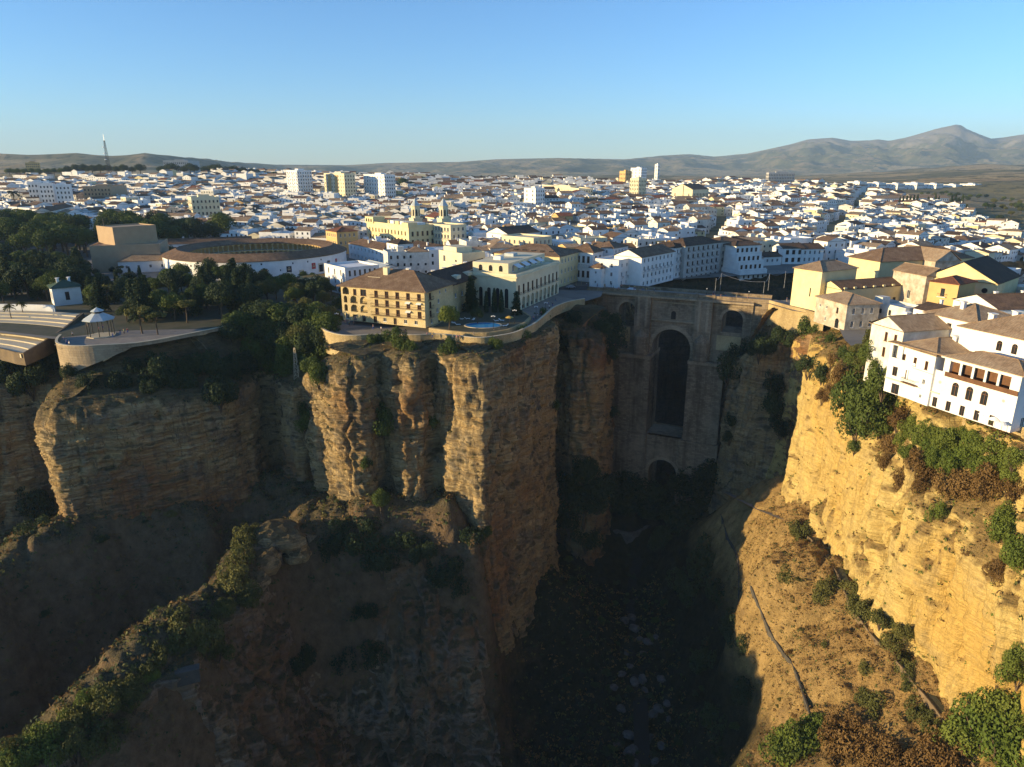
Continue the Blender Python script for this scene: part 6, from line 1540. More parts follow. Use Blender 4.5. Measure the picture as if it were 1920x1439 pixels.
# park trees on the left plateau
placed = []
def far_enough(x, y, d): return all((x - a) ** 2 + (y - b_) ** 2 > d * d for a, b_ in placed)
def free(x, y, m_=1.0):
    for p in FOOT:
        if pin(x, y, expand(p, m_ + 1.0)): return False
    return math.hypot(x - BX, y - BY) > BR + 3 and math.hypot(x + 130.5, y - 215) > 7
PK = [(-250, 262), (-205, 262), (-150, 228), (-112, 215), (-100, 226), (-88, 242), (-70, 238), (-62, 232), (-60, 262), (-76, 300), (-90, 322), (-140, 325), (-200, 350), (-270, 372), (-310, 330)]
LOOK = [('cedar', 'leaf_dark', 'dark cedar with layered boughs in the park by the bullring', 'cedar trees of the park', 13), ('broad', 'leaf', 'round green broadleaf tree in the park by the bullring', 'broadleaf trees of the park', 10),
        ('broad', 'leaf_dark', 'dense dark broadleaf tree in the park by the bullring', 'dark broadleaf trees of the park', 10.5), ('broad', 'leaf_olive', 'brownish olive tree in the park above the wooded gully', 'olive-brown trees of the park', 9), ('pine', 'leaf_olive', 'umbrella pine with flat olive crown on the park edge', 'umbrella pines of the park', 8.5)]
cnt = 0; tries = 0
while cnt < 190 and tries < 9000:
    tries += 1; x = vr.uniform(-310, -58); y = vr.uniform(212, 375)
    if not pin(x, y, PK) or not far_enough(x, y, 4.6) or not free(x, y): continue
    if math.hypot(x + 150, y - 262) < 9 and vr.random() < 0.5: continue
    ppx, ppy = pxof(x, y, 0)
    if ppx < 170 and y < 268 or ppx < 262 and ppy > 596: continue
    if x < -95 and y < 235: k = 4 if vr.random() < 0.6 else 3
    elif x > -98: k = vr.choice((1, 2, 3, 3))
    else: k = vr.choices(range(5), (0.4, 0.22, 0.28, 0.06, 0.04))[0]
    kd, mt, lab, gr, h = LOOK[k]; placed.append((x, y)); cnt += 1
    near = min((('by the lookout terrace', -125, 222), ('by the bullring wall', -136, 328), ('near the long white hall', -195, 335), ('near the green-roofed pavilion', -175, 275), ('beside the balconied hotel', -62, 245), ('beside the modern white house', -78, 300), ('in the middle of the park', -115, 272), ('at the head of the wooded gully', -90, 245)), key=lambda t: math.hypot(x - t[1], y - t[2]))
    lab = lab.split(' in the park')[0].split(' on the park edge')[0] + ' ' + near[0]; gr = gr + ' ' + near[0]
    hh = h * vr.uniform(0.85, 1.3) * (0.9 if (x > -98 and y < 262) or k == 4 else 1.0)
    hh = min(hh, max(4.5, (51 - y * math.tan(PITCH - math.atan((719.5 - np.interp(ppx, [0, 175, 185, 315, 330, 480, 500, 600, 650], [455, 465, 512, 514, 488, 484, 505, 512, 540]) - vr.uniform(-6, 12)) / F_PX)))))
    plant(('cedar_tree', 'park_tree', 'park_tree', 'park_tree', 'pine_tree')[k], kd, mt, (x, y, gz1(x, y)), hh, lab, 'tree', gr)
for px, py, h in ((268, 548, 11), (272, 545, 7)):
    p = U(px, py, 0); plant('cypress_tree', 'cypress', 'leaf_dark', p, h, 'slim dark cypress standing before the long white hall', 'tree', 'slim cypresses by the white hall')
for px, py, h in ((318, 548, 10.5),):
    plant('lime_green_tree', 'broad', 'leaf_bright', U(px, py, 0), h, 'bright lime green tree between white hall and bullring', 'tree', None)
plant('dome_tree', 'broad', 'leaf_dark', U(323, 490, 0), 9, 'dark dome-shaped tree tight behind the white hall roof', 'tree', None, 1.3)
for i, (px, py) in enumerate(((238, 603), (252, 598), (264, 604), (277, 597), (292, 601), (306, 592), (322, 597), (338, 589), (356, 592), (374, 585), (392, 583), (412, 579), (430, 575), (300, 585), (345, 580), (270, 588))):
    p = U(px, py, 0.05)
    if i % 3: plant('pine_tree', 'pine', 'leaf_olive', p, vr.uniform(5.2, 7.0), 'low umbrella pine with bare trunk along the lookout parapet', 'tree', 'umbrella pines along the lookout parapet', 1.1)
    else: plant('parapet_tree', 'broad', 'leaf_dark', p, vr.uniform(5, 7), 'small dark round tree along the lookout parapet', 'tree', 'round trees along the lookout parapet', 1.1)
# belt of tall trees behind
cnt = 0; tries = 0; placed2 = []
while cnt < 85 and tries < 6000:
    tries += 1; x = vr.uniform(-440, -190); y = vr.uniform(385, 510)
    if not pin(x, y, TREEBELT) or any((x - a) ** 2 + (y - b_) ** 2 < 64 for a, b_ in placed2) or not free(x, y): continue
    placed2.append((x, y)); cnt += 1
    mt_ = 'leaf' if vr.random() < 0.75 else 'leaf_dark'; h_ = vr.uniform(17, 23)
    wh_ = 'behind the tan theatre tower' if x > -275 else ('below the white hillside flats' if y > 445 else 'beside the long tan hall')
    plant('belt_tree', 'broad', mt_, (x, y, gz1(x, y)), h_, ('very tall ' if h_ > 20 else 'tall ') + ('fresh green' if mt_ == 'leaf' else 'dark green') + ' tree in the dense belt ' + wh_, 'tree', 'belt of tall trees ' + wh_, 1.05)
# big trees at the left edge
for px, py, h, kd, mt in ((55, 560, 15, 'broad', 'leaf_dark'), (20, 545, 13, 'broad', 'leaf'), (140, 555, 16, 'broad', 'leaf_dark'), (100, 540, 13, 'cedar', 'leaf_dark'), (75, 520, 14, 'broad', 'leaf'), (10, 505, 14, 'broad', 'leaf_dark'), (40, 480, 13, 'broad', 'leaf'), (150, 520, 14, 'cedar', 'leaf_dark'), (190, 560, 10, 'broad', 'leaf_dark'), (215, 570, 9, 'cedar', 'leaf_dark')):
    plant('garden_tree', kd, mt, U(px, py, 0), h, 'large dark tree crowding round the green-roofed pavilion', 'tree', 'large trees round the green-roofed pavilion', 1.1)
for px, py, h in ((22, 600, 6.5), (44, 592, 6)): plant('palm_tree', 'palm', 'leaf_olive', U(px, py, 0), h, 'small palm beside the white terrace left of the pavilion', 'tree', 'palms left of the pavilion')
plant('skyline_palm', 'palm', 'leaf_dark', UY(28, 385, 700), 16, 'tall dark palm before the glowing white flats', 'tree', None, 1.2)
# hotel garden
for px, py, kd, mt, h, lab in ((843, 622, 'broad', 'leaf_bright', 8.6, 'round bright green tree in the hotel pool garden'), (884, 590, 'cedar', 'leaf_dark', 14, 'tall dark conifer against the hotel gallery'), (968, 596, 'cedar', 'leaf_dark', 9.5, 'small spreading cedar at the garden corner near the town hall'),
                               (912, 592, 'cypress', 'leaf_dark', 9, 'slender cypress in front of the town hall side wall'), (927, 592, 'cypress', 'leaf_dark', 10, 'second slender cypress before the town hall side wall'), (940, 592, 'cypress', 'leaf_dark', 9.5, 'third slender cypress before the town hall side wall'),
                               (744, 636, 'broad', 'leaf', 4.2, 'small tree on the walkway below the balconied hotel'), (895, 610, 'broad', 'leaf_dark', 6, 'shady garden tree left of the pool')):
    plant('garden_tree', kd, mt, U(px, py, 1.0 if py > 600 else 0.3), h, lab, 'tree', None)
for px, py, kd, mt, h, lab in ((1618, 690, 'cedar', 'leaf_olive', 10.5, 'tall brownish conifer rising between weathered corner house and white tower house'), (1638, 683, 'broad', 'leaf', 6.5, 'green garden tree tight against the white tower house'), (1604, 676, 'broad', 'leaf_olive', 5.0, 'olive garden tree just below the weathered corner house'), (1628, 700, 'broad', 'leaf', 5.0, 'small green tree at the cliff edge under the brownish conifer'), (1640, 660, 'broad', 'leaf_dark', 6.0, 'dark garden tree behind the brownish conifer')):
    plant('garden_tree', kd, mt, U(px, py, 0.2), h, lab, 'tree', None, 0.9)
# trees among the far roofs and on the skyline
for px, py, Y, h, mt in [(300 + 14 * i + vr.uniform(-5, 5), 331 + vr.uniform(-3, 3), 1220, vr.uniform(14, 20), 'leaf_dark') for i in range(14)] + [(130 + 15 * i, 334, 1220, vr.uniform(13, 19), 'leaf_dark') for i in range(10)] + \
        [(20 + 14 * i, 336, 1200, 14, 'leaf') for i in range(8)] + [(500, 332, 1200, 13, 'leaf_bright'), (515, 334, 1200, 14, 'leaf'), (755, 330, 1100, 18, 'leaf'), (768, 330, 1100, 14, 'leaf'), (702, 328, 1100, 14, 'leaf_dark'), (790, 330, 1200, 12, 'leaf')] + \
        [(870 + 16 * i, 333, 1420, 13, 'leaf_dark') for i in range(7)] + [(1010 + 16 * i, 331, 1420, 11, 'leaf') for i in range(5)] + [(1500 + 13 * i, 337, 1320, 13, 'leaf_dark') for i in range(9)]:
    x, y, w_ = ray(px, py); X_ = x / y * Y
    w_ = 'beyond the ochre skyline block' if px < 125 else 'by the radio mast' if px < 290 else 'beside the ridge-top block' if px < 495 else 'between the mast ridge and the apartment tower' if px < 560 else 'behind the white apartment blocks' if px < 860 else 'behind the middle of the town' if px < 1200 else 'beside the dark far flats'
    plant('skyline_tree', 'broad', mt, (X_, Y, gz1(X_, Y)), h, {'leaf': 'green', 'leaf_dark': 'dark', 'leaf_bright': 'bright green'}[mt] + ' rounded tree on the far skyline ' + w_, 'tree', 'skyline trees ' + w_, 1.25)
for px, Y, h in [(1684 + 6.5 * i + (14 if i > 5 else 0) + (18 if i > 9 else 0), 925, 18) for i in range(14)]:
    x, y, w_ = ray(px, 395); X_ = x / y * Y; plant('cypress_tree', 'cypress', 'leaf_dark', (X_, Y, gz1(X_, Y)), h * vr.uniform(0.8, 1.1), 'dark cypress in the row before the long white school', 'tree', 'cypress row before the school')
for px, py, Y, h, kd, mt, lab in ((1400, 440, 440, 11, 'cypress', 'leaf_dark', 'lone dark cypress rising among white roofs left of the long street'), (1324, 380, 620, 13, 'cypress', 'leaf_dark', 'lone cypress beside the parish church'), (1605, 478, 470, 13, 'broad', 'leaf_dark', 'big dark tree in the hollow between the white houses'), (1655, 462, 500, 12, 'broad', 'leaf_dark', 'rounded dark tree right of the white gable rows'),
                                (1632, 480, 440, 10, 'broad', 'leaf', 'green tree below the rounded dark tree'), (1808, 490, 440, 9, 'cypress', 'leaf_dark', 'short cypress among the low right-hand roofs'), (1500, 400, 560, 8, 'broad', 'leaf_dark', 'bush-like tree before the square mansion'), (1570, 410, 540, 8, 'broad', 'leaf_dark', 'dark tree below the cubic white house')):
    x, y, w_ = ray(px, py); X_ = x / y * Y; plant('town_tree', kd, mt, (X_, Y, gz1(X_, Y) - 0.5), h, lab, 'tree', None)
cnt = 0
while cnt < 70:
    x = vr.uniform(420, 1000); y = vr.uniform(560, 1300); z = gz1(x, y); a_, b_ = pxof(x, y, z)
    if a_ < rightlim(b_) + 20 or a_ > 1960 or vr.random() < 0.3: continue
    zz = z - 14 * math.exp(-((x - (760 + 0.28 * (y - 800))) / 95) ** 2) * min(1, max(0, (y - 520) / 150)) * min(1, max(0, (1500 - y) / 300)) + 20 * min(1.5, max(0, (x - 900) / 500)) * min(1, max(0, (y - 700) / 500))
    plant('hillside_tree', 'broad', vr.choice(('leaf', 'leaf_olive', 'leaf_dark')), (x, y, zz - 0.5), vr.uniform(5, 10), 'small round tree on the open hillside right of the town', 'tree', 'trees on the open right hillside', 1.2); cnt += 1

# shrubs and small trees on rock and slopes: pixel, width in pixels
def shrubs(lst, mat, label, group, kind='shrub', aspect=0.95, name='shrub'):
    for px, py, wpx in lst:
        loc, nor = hit(px, py)
        if loc is None or loc.y > 420: continue
        w = wpx * mpp(loc) * (1.25 if kind == 'shrub' else 1.0); base = loc - nor * w * 0.1 - Vector((0, 0, w * 0.35 * aspect))
        h = w * aspect
        sz = 'small' if w < 4.5 else ('medium-sized' if w < 7.0 else 'broad')
        if 'shaded talus' in label: label_ = label.replace('under the cliffs', 'under the hotel cliff' if loc.x < -5 else 'between the bridge and the river boulders')
        else: label_ = label
        lb_ = label if label.startswith('large') or label.startswith('thick') else sz + ' ' + label_
        plant(name, kind, mat, base, h, lb_, 'shrub' if kind == 'shrub' else 'tree', group, (w / 2.5) / (h / HGT[kind]) if kind == 'shrub' else (w / 6.5) / (h / HGT[kind]))
shrubs([(1608, 735, 75), (1640, 770, 85), (1652, 712, 70), (1615, 805, 60), (1655, 745, 80), (1625, 760, 90), (1600, 765, 50), (1650, 800, 50), (1607, 840, 30)], 'leaf', 'thick green ivy bush hanging on the sunny cliff below the white hotel', 'ivy bushes below the white hotel')
shrubs([(1510, 612, 42), (1525, 622, 34), (1608, 690, 46), (1630, 665, 42), (1585, 668, 30), (1646, 690, 34), (1560, 640, 22)], 'leaf', 'green bush on the cliff rim beside the weathered corner house', 'bushes on the rim by the corner house')
shrubs([(1370, 690, 52), (1385, 668, 48), (1405, 655, 40), (1360, 715, 40), (1440, 650, 44), (1470, 640, 44), (1425, 660, 44), (1375, 790, 30), (1372, 820, 26), (1520, 690, 40), (1545, 700, 36), (1460, 760, 50), (1470, 800, 46), (1450, 720, 40)], 'leaf_dark', 'dark shrub on the shaded rock right of the bridge', 'dark shrubs on the rock right of the bridge')
shrubs([(1142, 615, 44), (1150, 640, 46), (1142, 665, 30), (1145, 775, 22), (1130, 620, 30), (1060, 640, 34), (1075, 600, 30)], 'leaf_dark', 'dark shrub clinging beside the left bridge pier', 'dark shrubs by the left bridge pier')
shrubs([(1755, 835, 40), (1770, 855, 46), (1745, 860, 40), (1800, 845, 46), (1830, 850, 52), (1860, 840, 50), (1885, 860, 44), (1720, 820, 36), (1700, 800, 34), (1840, 880, 40), (1780, 880, 40), (1900, 890, 40), (1760, 965, 36), (1880, 1000, 60), (1905, 1040, 60), (1895, 970, 50), (1700, 850, 30), (1815, 815, 30), (1735, 812, 40), (1770, 825, 46), (1800, 868, 46), (1835, 832, 46), (1870, 872, 46), (1855, 900, 40), (1715, 800, 34), (1745, 840, 40), (1908, 862, 46), (1690, 825, 34)], 'leaf_bright', 'sunlit green shrub on the bank under the restaurant terrace', 'sunlit shrubs under the restaurant')
shrubs([(1690, 790, 44), (1715, 870, 44), (1670, 840, 40), (1740, 890, 50), (1790, 915, 60), (1830, 920, 60), (1690, 900, 40), (1860, 920, 70), (1560, 680, 26), (1580, 705, 40), (1570, 730, 36), (1545, 745, 26), (1870, 1080, 40), (1730, 920, 40), (1900, 930, 50), (1660, 870, 30)], 'leaf_dry', 'dry brown shrub on the sunny right-hand cliff', 'dry brown shrubs of the right cliff')
shrubs([(1510, 1005, 46), (1470, 1085, 40), (1495, 990, 40), (1540, 1115, 46), (1560, 1100, 44), (1600, 1110, 44), (1620, 1140, 50), (1630, 1155, 40), (1680, 1200, 50), (1690, 1230, 50), (1700, 1255, 46), (1710, 1280, 40), (1640, 1330, 60), (1625, 1310, 40), (1720, 1330, 46), (1745, 1360, 44), (1605, 1125, 30), (1545, 1210, 16), (1655, 1160, 40), (1625, 1255, 30), (1700, 1180, 36)], 'leaf_olive', 'olive green shrub along the footpath under the sunny cliff', 'shrubs along the sunny footpath')
shrubs([(1860, 1370, 110), (1900, 1330, 90), (1890, 1400, 120), (1915, 1260, 60), (1820, 1400, 90), (1500, 1390, 80), (1480, 1420, 90), (1520, 1370, 60), (1910, 1230, 50)], 'leaf_bright', 'large leafy green bush at the foot of the sunny slope', 'large green bushes at the slope foot')
shrubs([(1560, 1395, 80), (1600, 1420, 90), (1640, 1410, 80), (1670, 1430, 70), (1580, 1360, 60), (1720, 1420, 80), (1770, 1410, 80), (1760, 1435, 90)], 'leaf_dry', 'large rust-brown bush at the foot of the sunny slope', 'rust-brown bushes at the slope foot')
shrubs([(470, 1015, 60), (455, 1060, 50), (440, 1100, 66), (465, 1120, 46), (340, 1180, 90), (375, 1205, 70), (405, 1220, 60), (300, 1235, 50), (270, 1260, 46), (240, 1285, 60), (200, 1330, 66), (150, 1345, 74), (110, 1380, 60), (60, 1405, 60), (20, 1425, 60), (175, 1390, 70), (210, 1370, 60), (225, 1300, 50), (330, 1215, 50), (420, 1150, 46), (250, 1315, 44), (140, 1410, 60)], 'leaf_olive', 'olive green bush on the crest of the foreground ridge', 'bushes on the foreground ridge')
shrubs([(90, 1400, 70), (40, 1430, 70), (185, 1310, 40), (130, 1360, 50), (285, 1275, 40), (160, 1315, 44)], 'leaf_bright', 'bright green bush on the crest of the foreground ridge', 'bright bushes on the foreground ridge')
shrubs([(640, 1000, 60), (670, 1015, 70), (690, 990, 50), (620, 1030, 50), (720, 1060, 60), (760, 1010, 50), (820, 1080, 60), (850, 1060, 60), (880, 1010, 40), (690, 1150, 50), (640, 1250, 60), (700, 1230, 60), (560, 1240, 60), (800, 1040, 50), (730, 1020, 40), (860, 1100, 50), (1080, 920, 60), (1090, 880, 50), (1075, 980, 60), (1300, 930, 70), (1330, 900, 60), (1280, 990, 70), (1240, 1010, 50), (1100, 1010, 50), (1320, 1060, 80), (1350, 1120, 60), (1290, 1100, 70), (1370, 1180, 60), (1330, 1240, 70), (1100, 880, 40), (1150, 920, 50), (1390, 1210, 46), (1400, 1300, 60), (1340, 1350, 60)], 'leaf_dark', 'dark bush on the shaded talus under the cliffs', 'dark bushes on the shaded talus')
shrubs([(65, 950, 60), (70, 990, 50), (300, 700, 60), (340, 720, 50), (280, 730, 40), (410, 740, 60), (220, 720, 40), (390, 690, 50), (430, 700, 50), (350, 690, 40), (450, 690, 50), (130, 700, 26), (160, 720, 40), (250, 690, 30), (60, 720, 60), (20, 700, 60), (90, 690, 40), (110, 668, 30)], 'leaf_dark', 'dark shrub on the shaded cliff below the lookout terrace', 'dark shrubs below the lookout')
shrubs([(570, 790, 44), (565, 770, 30), (720, 790, 50), (715, 770, 40), (725, 640, 30), (750, 645, 40), (700, 642, 26), (930, 652, 30), (945, 605, 20), (980, 630, 30), (810, 790, 26), (690, 870, 26), (905, 1000, 30), (1020, 600, 30), (845, 660, 40), (770, 655, 26), (1040, 760, 20)], 'leaf', 'green shrub rooted in the cracks of the central cliff', 'shrubs in cracks of the central cliff')
shrubs([(600, 700, 50), (585, 680, 50), (610, 660, 44), (560, 660, 60), (530, 680, 60), (510, 640, 60), (545, 620, 60), (575, 640, 60), (500, 690, 50), (590, 615, 50), (620, 620, 46), (480, 660, 60), (470, 620, 50), (540, 700, 50), (630, 600, 44), (520, 600, 60), (560, 600, 50), (610, 590, 40), (635, 575, 40), (600, 640, 44)], 'leaf', 'green tree-like bush on the wooded gully slope left of the hotel', 'bushes on the wooded gully slope')
shrubs([(490, 640, 50), (520, 660, 54), (545, 645, 56), (575, 665, 50), (600, 650, 50), (560, 620, 56), (500, 610, 56), (470, 600, 50), (430, 640, 44), (625, 660, 38)], 'leaf_dark', 'dark leafy tree on the wooded gully slope left of the hotel', 'dark trees on the wooded gully slope', kind='broad', aspect=1.3, name='gully_tree')
shrubs([(615, 630, 52), (530, 615, 56), (590, 600, 52), (450, 620, 46), (585, 700, 42)], 'leaf', 'green leafy tree on the wooded gully slope left of the hotel', 'green trees on the wooded gully slope', kind='broad', aspect=1.3, name='gully_tree')
shrubs([(510, 630, 50), (550, 600, 54), (610, 600, 46), (570, 640, 48), (480, 630, 46), (535, 640, 46)], 'leaf_olive', 'brownish green tree on the wooded gully slope left of the hotel', 'brownish trees on the gully slope', kind='broad', aspect=1.2, name='gully_tree')
shrubs([(1178, 925, 80), (1215, 945, 80), (1262, 950, 80), (1300, 930, 90), (1150, 950, 80), (1120, 930, 80), (1320, 960, 80), (1235, 965, 60), (1095, 960, 80), (1340, 900, 70), (1190, 965, 70), (1280, 975, 70)], 'leaf_dark', 'dark tree crowding the foot of the stone bridge', 'dark trees at the bridge foot', kind='broad', aspect=1.0, name='gorge_tree')
loc, nor = hit(715, 968)
for dx_, h_, mt in ((0, 10.5, 'leaf'),):
    plant('lone_oak', 'broad', mt, loc - Vector((0, 0, 0.6)), h_, 'lone upright green tree at the foot of the central cliff', 'tree', None, 0.72)

for x, y, z in TOWN_TREES:
    plant('courtyard_tree', 'broad', vr.choice(('leaf', 'leaf_dark')), (x, y, z - 0.3), vr.uniform(6.5, 10.5), 'dark green tree in a courtyard between the white houses', 'tree', 'courtyard trees of the town', 0.9)
for nm, (x0, x1, y0, y1), num, mts, lab, gr in (('gorge_shrub', (18, 64, 140, 268), 110, ('leaf_dark', 'leaf_dark', 'leaf'), 'bush on the steep dark side of the gorge', 'bushes on the dark gorge side'),
                                              ('slope_shrub', (-140, -70, 125, 195), 45, ('leaf_dark', 'leaf_olive'), 'bush on the shaded slope under the lookout cliff', 'bushes on the shaded left slope'),
                                              ('grass_shrub', (66, 92, 110, 205), 40, ('leaf_olive', 'leaf_dry'), 'shrub dotting the dry golden slope below the footpath', 'shrubs on the dry golden slope')):
    for k in range(num):
        x, y = vr.uniform(x0, x1), vr.uniform(y0, y1); h_ = vr.choice((0.9, 1.3, 1.8, 2.6)) * (0.6 if nm == 'grass_shrub' else 1.0); mt = vr.choice(mts)
        plant(nm, 'shrub', mt, (x, y, low1(x, y) - 0.2), h_, ('low ' if h_ < 1.2 else 'mid-sized ' if h_ < 2 else 'tall ') + {'leaf': 'green ', 'leaf_dark': 'dark green ', 'leaf_olive': 'olive ', 'leaf_dry': 'dry brown '}[mt] + lab, 'shrub', gr, 1.1)
# ground cover: grass tufts and low scrub
def tufts(name, pts, size, mats, per=5):
    P = np.repeat(pts, per, 0); n = len(P); s_ = np.repeat(size, per)
    d = nr_.normal(size=(n, 3)); d[:, 2] = np.abs(d[:, 2]) * 0.8
    P = P + d * s_[:, None] * 0.5; N = d.copy(); me = leaf_mesh(name, P, N, s_ * 0.45, mats[0])
    for mt in mats[1:]: me.materials.append(MAT[mt])
    k = np.repeat(nr_.randint(0, len(mats), len(pts)), per); me.polygons.foreach_set('material_index', k.astype(np.int32))
    o = bpy.data.objects.new(name, me); C.objects.link(o); return tag(o, kind='stuff')
n = 16000; x = nr_.uniform(-190, 60, n); y = nr_.uniform(95, 250, n); z = low_z(x, y)
tufts('scrub_cover', np.stack([x, y, z], 1), nr_.uniform(0.4, 1.3, n), ['leaf_olive', 'leaf_dark', 'leaf_dry'], 7)['label'] = 'low dark scrub covering the shaded slopes'
n = 9000; x = nr_.uniform(55, 96, n); y = nr_.uniform(95, 215, n); z = low_z(x, y); kp = z > -86
tufts('dry_grass', np.stack([x, y, z], 1)[kp], nr_.uniform(0.25, 0.7, n)[kp], ['leaf_dry', 'leaf_dry', 'leaf_olive'], 5)['label'] = 'dry golden grass on the sunny slope'
for nm, cl, num, thr, mats in (('cliff_scrub', 'cliff_left', 2600, 0.45, ['leaf_dark', 'leaf_olive', 'leaf_dry']), ('cliff_scrub', 'cliff_center', 2200, 0.45, ['leaf_olive', 'leaf_dry', 'leaf_dark']), ('cliff_scrub', 'cliff_right', 3800, 0.33, ['leaf_dry', 'leaf_olive', 'leaf_dry', 'leaf_bright']), ('cliff_scrub', 'cliff_gorge_side', 2200, 0.35, ['leaf_dark', 'leaf_olive']), ('cliff_scrub', 'rocky_spur', 6000, 0.5, ['leaf_dark', 'leaf_olive', 'leaf_dry'])):
    me = bpy.data.objects[cl].data; nn = len(me.vertices)
    co = np.empty(nn * 3, np.float32); me.vertices.foreach_get('co', co); co = co.reshape(-1, 3); no = np.empty(nn * 3, np.float32); me.vertices.foreach_get('normal', no); no = no.reshape(-1, 3)
    ii = np.where((np.abs(no[:, 2]) > thr) & (co[:, 2] < -0.5))[0]; ii = ii[nr_.permutation(len(ii))[:num]]
    tufts(nm, co[ii], nr_.uniform(0.25, 0.8, len(ii)), mats, 6)['label'] = 'low scrub growing on the ledges of the rock'
# ================================================================== terraces, walls and small things on the cliff tops
def sheet(name, poly, z, mat, kind='structure'):
    mb = MB(); mb.face([(p[0], p[1], z) for p in poly]); return tag(mb.build(name, mat), kind=kind)
def polywall(name, pts, zb, zt, th, mat, label, cat='wall', cope=True):
    """wall along pts (gorge side = right of travel), zb/zt constants or lists"""
    n = len(pts); zb = zb if isinstance(zb, (list, tuple)) else [zb] * n; zt = zt if isinstance(zt, (list, tuple)) else [zt] * n
    o_, i_ = [], []
    for k in range(n):
        a = Vector(pts[max(k - 1, 0)]); b_ = Vector(pts[min(k + 1, n - 1)]); d = (b_ - a).normalized(); m_ = Vector((d.y, -d.x)); p = Vector(pts[k]); o_.append(p + m_ * th / 2); i_.append(p - m_ * th / 2)
    mb = MB()
    for k in range(n - 1):
        mb.face(((*o_[k], zb[k]), (*o_[k + 1], zb[k + 1]), (*o_[k + 1], zt[k + 1]), (*o_[k], zt[k])))
        mb.face(((*i_[k + 1], zb[k + 1]), (*i_[k], zb[k]), (*i_[k], zt[k]), (*i_[k + 1], zt[k + 1])))
        mb.face(((*o_[k], zt[k]), (*o_[k + 1], zt[k + 1]), (*i_[k + 1], zt[k + 1]), (*i_[k], zt[k])))
    for k in (0, n - 1): mb.face(((*o_[k], zb[k]), (*i_[k], zb[k]), (*i_[k], zt[k]), (*o_[k], zt[k])))
    if not cope: return tag(mb.build(name, mat), label, cat)
    z_ = min(zb); r = empty(name, (pts[n // 2][0], pts[n // 2][1], z_), label, cat)
    mb.build('masonry', mat, r)
    cp = MB()
    for k in range(n - 1):
        e = 0.1; a0 = o_[k] + (o_[k] - i_[k]).normalized() * e; a1 = o_[k + 1] + (o_[k + 1] - i_[k + 1]).normalized() * e; b0 = i_[k] - (o_[k] - i_[k]).normalized() * e; b1 = i_[k + 1] - (o_[k + 1] - i_[k + 1]).normalized() * e
        for (p, q, z0_, z1_) in ((a0, a1, 0.004, 0.16), (b1, b0, 0.004, 0.16)):
            zk, zk1 = (zt[k], zt[k + 1]) if p is a0 else (zt[k + 1], zt[k])
            cp.face(((*p, zk + z0_), (*q, zk1 + z0_), (*q, zk1 + z1_), (*p, zk + z1_)))
        cp.face(((*a0, zt[k] + 0.16), (*a1, zt[k + 1] + 0.16), (*b1, zt[k + 1] + 0.16), (*b0, zt[k] + 0.16)))
        cp.face(((*b0, zt[k] + 0.004), (*b1, zt[k + 1] + 0.004), (*a1, zt[k + 1] + 0.004), (*a0, zt[k] + 0.004)))
    cp.build('coping', 'seat_stone', r); return r
def dens(pts, step=2.0):
    out = []
    for a, b_ in zip(pts, pts[1:]):
        n = max(1, int(math.hypot(b_[0] - a[0], b_[1] - a[1]) / step))
        out += [(a[0] + (b_[0] - a[0]) * k / n, a[1] + (b_[1] - a[1]) * k / n) for k in range(n)]
    return out + [pts[-1]]
def rounded(pts, step=1.2, k=3):
    d = dens(pts, step); a = np.array(d); x = smooth1(a[:, 0], k); y = smooth1(a[:, 1], k); x[0], y[0], x[-1], y[-1] = a[0, 0], a[0, 1], a[-1, 0], a[-1, 1]
    return [(float(u), float(v)) for u, v in zip(x, y)]
sheet('park_ground', [(-300, 243), (-175, 225), (-152, 216), (-141, 213), (-128, 222), (-112, 224), (-100, 225), (-90, 240), (-77, 239), (-64, 231), (-62, 262), (-80, 325), (-180, 350), (-300, 400)], 0.03, 'park_soil')
sheet('terrace_paving', [(-141, 212), (-138, 203), (-133, 199), (-127, 198), (-119, 200.5), (-110, 207.5), (-101, 221), (-112, 224), (-128, 222)], 0.04, 'paving')
mw = rounded([(-141.5, 212), (-138.5, 204.5), (-134, 199), (-127, 197), (-118.5, 199.5), (-109.5, 206.5), (-99.5, 220.5), (-89.5, 237.5)])
polywall('lookout_wall', mw, [-9.5 + 9.0 * min(1, max(0, (k / len(mw) - 0.14) / 0.3)) for k in range(len(mw))], [1.05 - 0.5 * min(1, max(0, (k / len(mw) - 0.35) / 0.1)) for k in range(len(mw))], 0.5, 'bridge_trim', 'curved stone wall holding up the lookout terrace', 'wall')
# bandstand
gx_, gy_ = -130.5, 215.0
g = empty('bandstand', (gx_, gy_, 0.04), 'open pavilion with two-tiered pale metal roof on the lookout terrace', 'pavilion')
for k in range(8):
    a = 2 * math.pi * (k + 0.5) / 8; c = MB(); c.tube([(gx_ + 3.7 * math.cos(a), gy_ + 3.7 * math.sin(a), 0.04), (gx_ + 3.7 * math.cos(a), gy_ + 3.7 * math.sin(a), 5.6)], 0.14, 8); c.build('post', 'iron', g)
m1 = MB(); m1.lathe([(4.7, 5.35), (4.75, 5.5), (1.5, 7.4), (1.5, 7.3), (4.6, 5.3)], 8, (gx_, gy_, 0)); m1.build('lower_roof', 'zinc', g)
m1 = MB(); m1.lathe([(1.3, 7.3), (1.3, 8.0)], 8, (gx_, gy_, 0)); m1.build('lantern', 'iron', g)
m1 = MB(); m1.lathe([(1.9, 7.95), (1.95, 8.1), (0.15, 9.1), (0.02, 9.3)], 8, (gx_, gy_, 0)); m1.build('upper_roof', 'zinc', g)
m1 = MB(); m1.lathe([(4.3, 0.045), (4.3, 0.3), (0.02, 0.31)], 8, (gx_, gy_, 0)); m1.build('base', 'seat_stone', g)
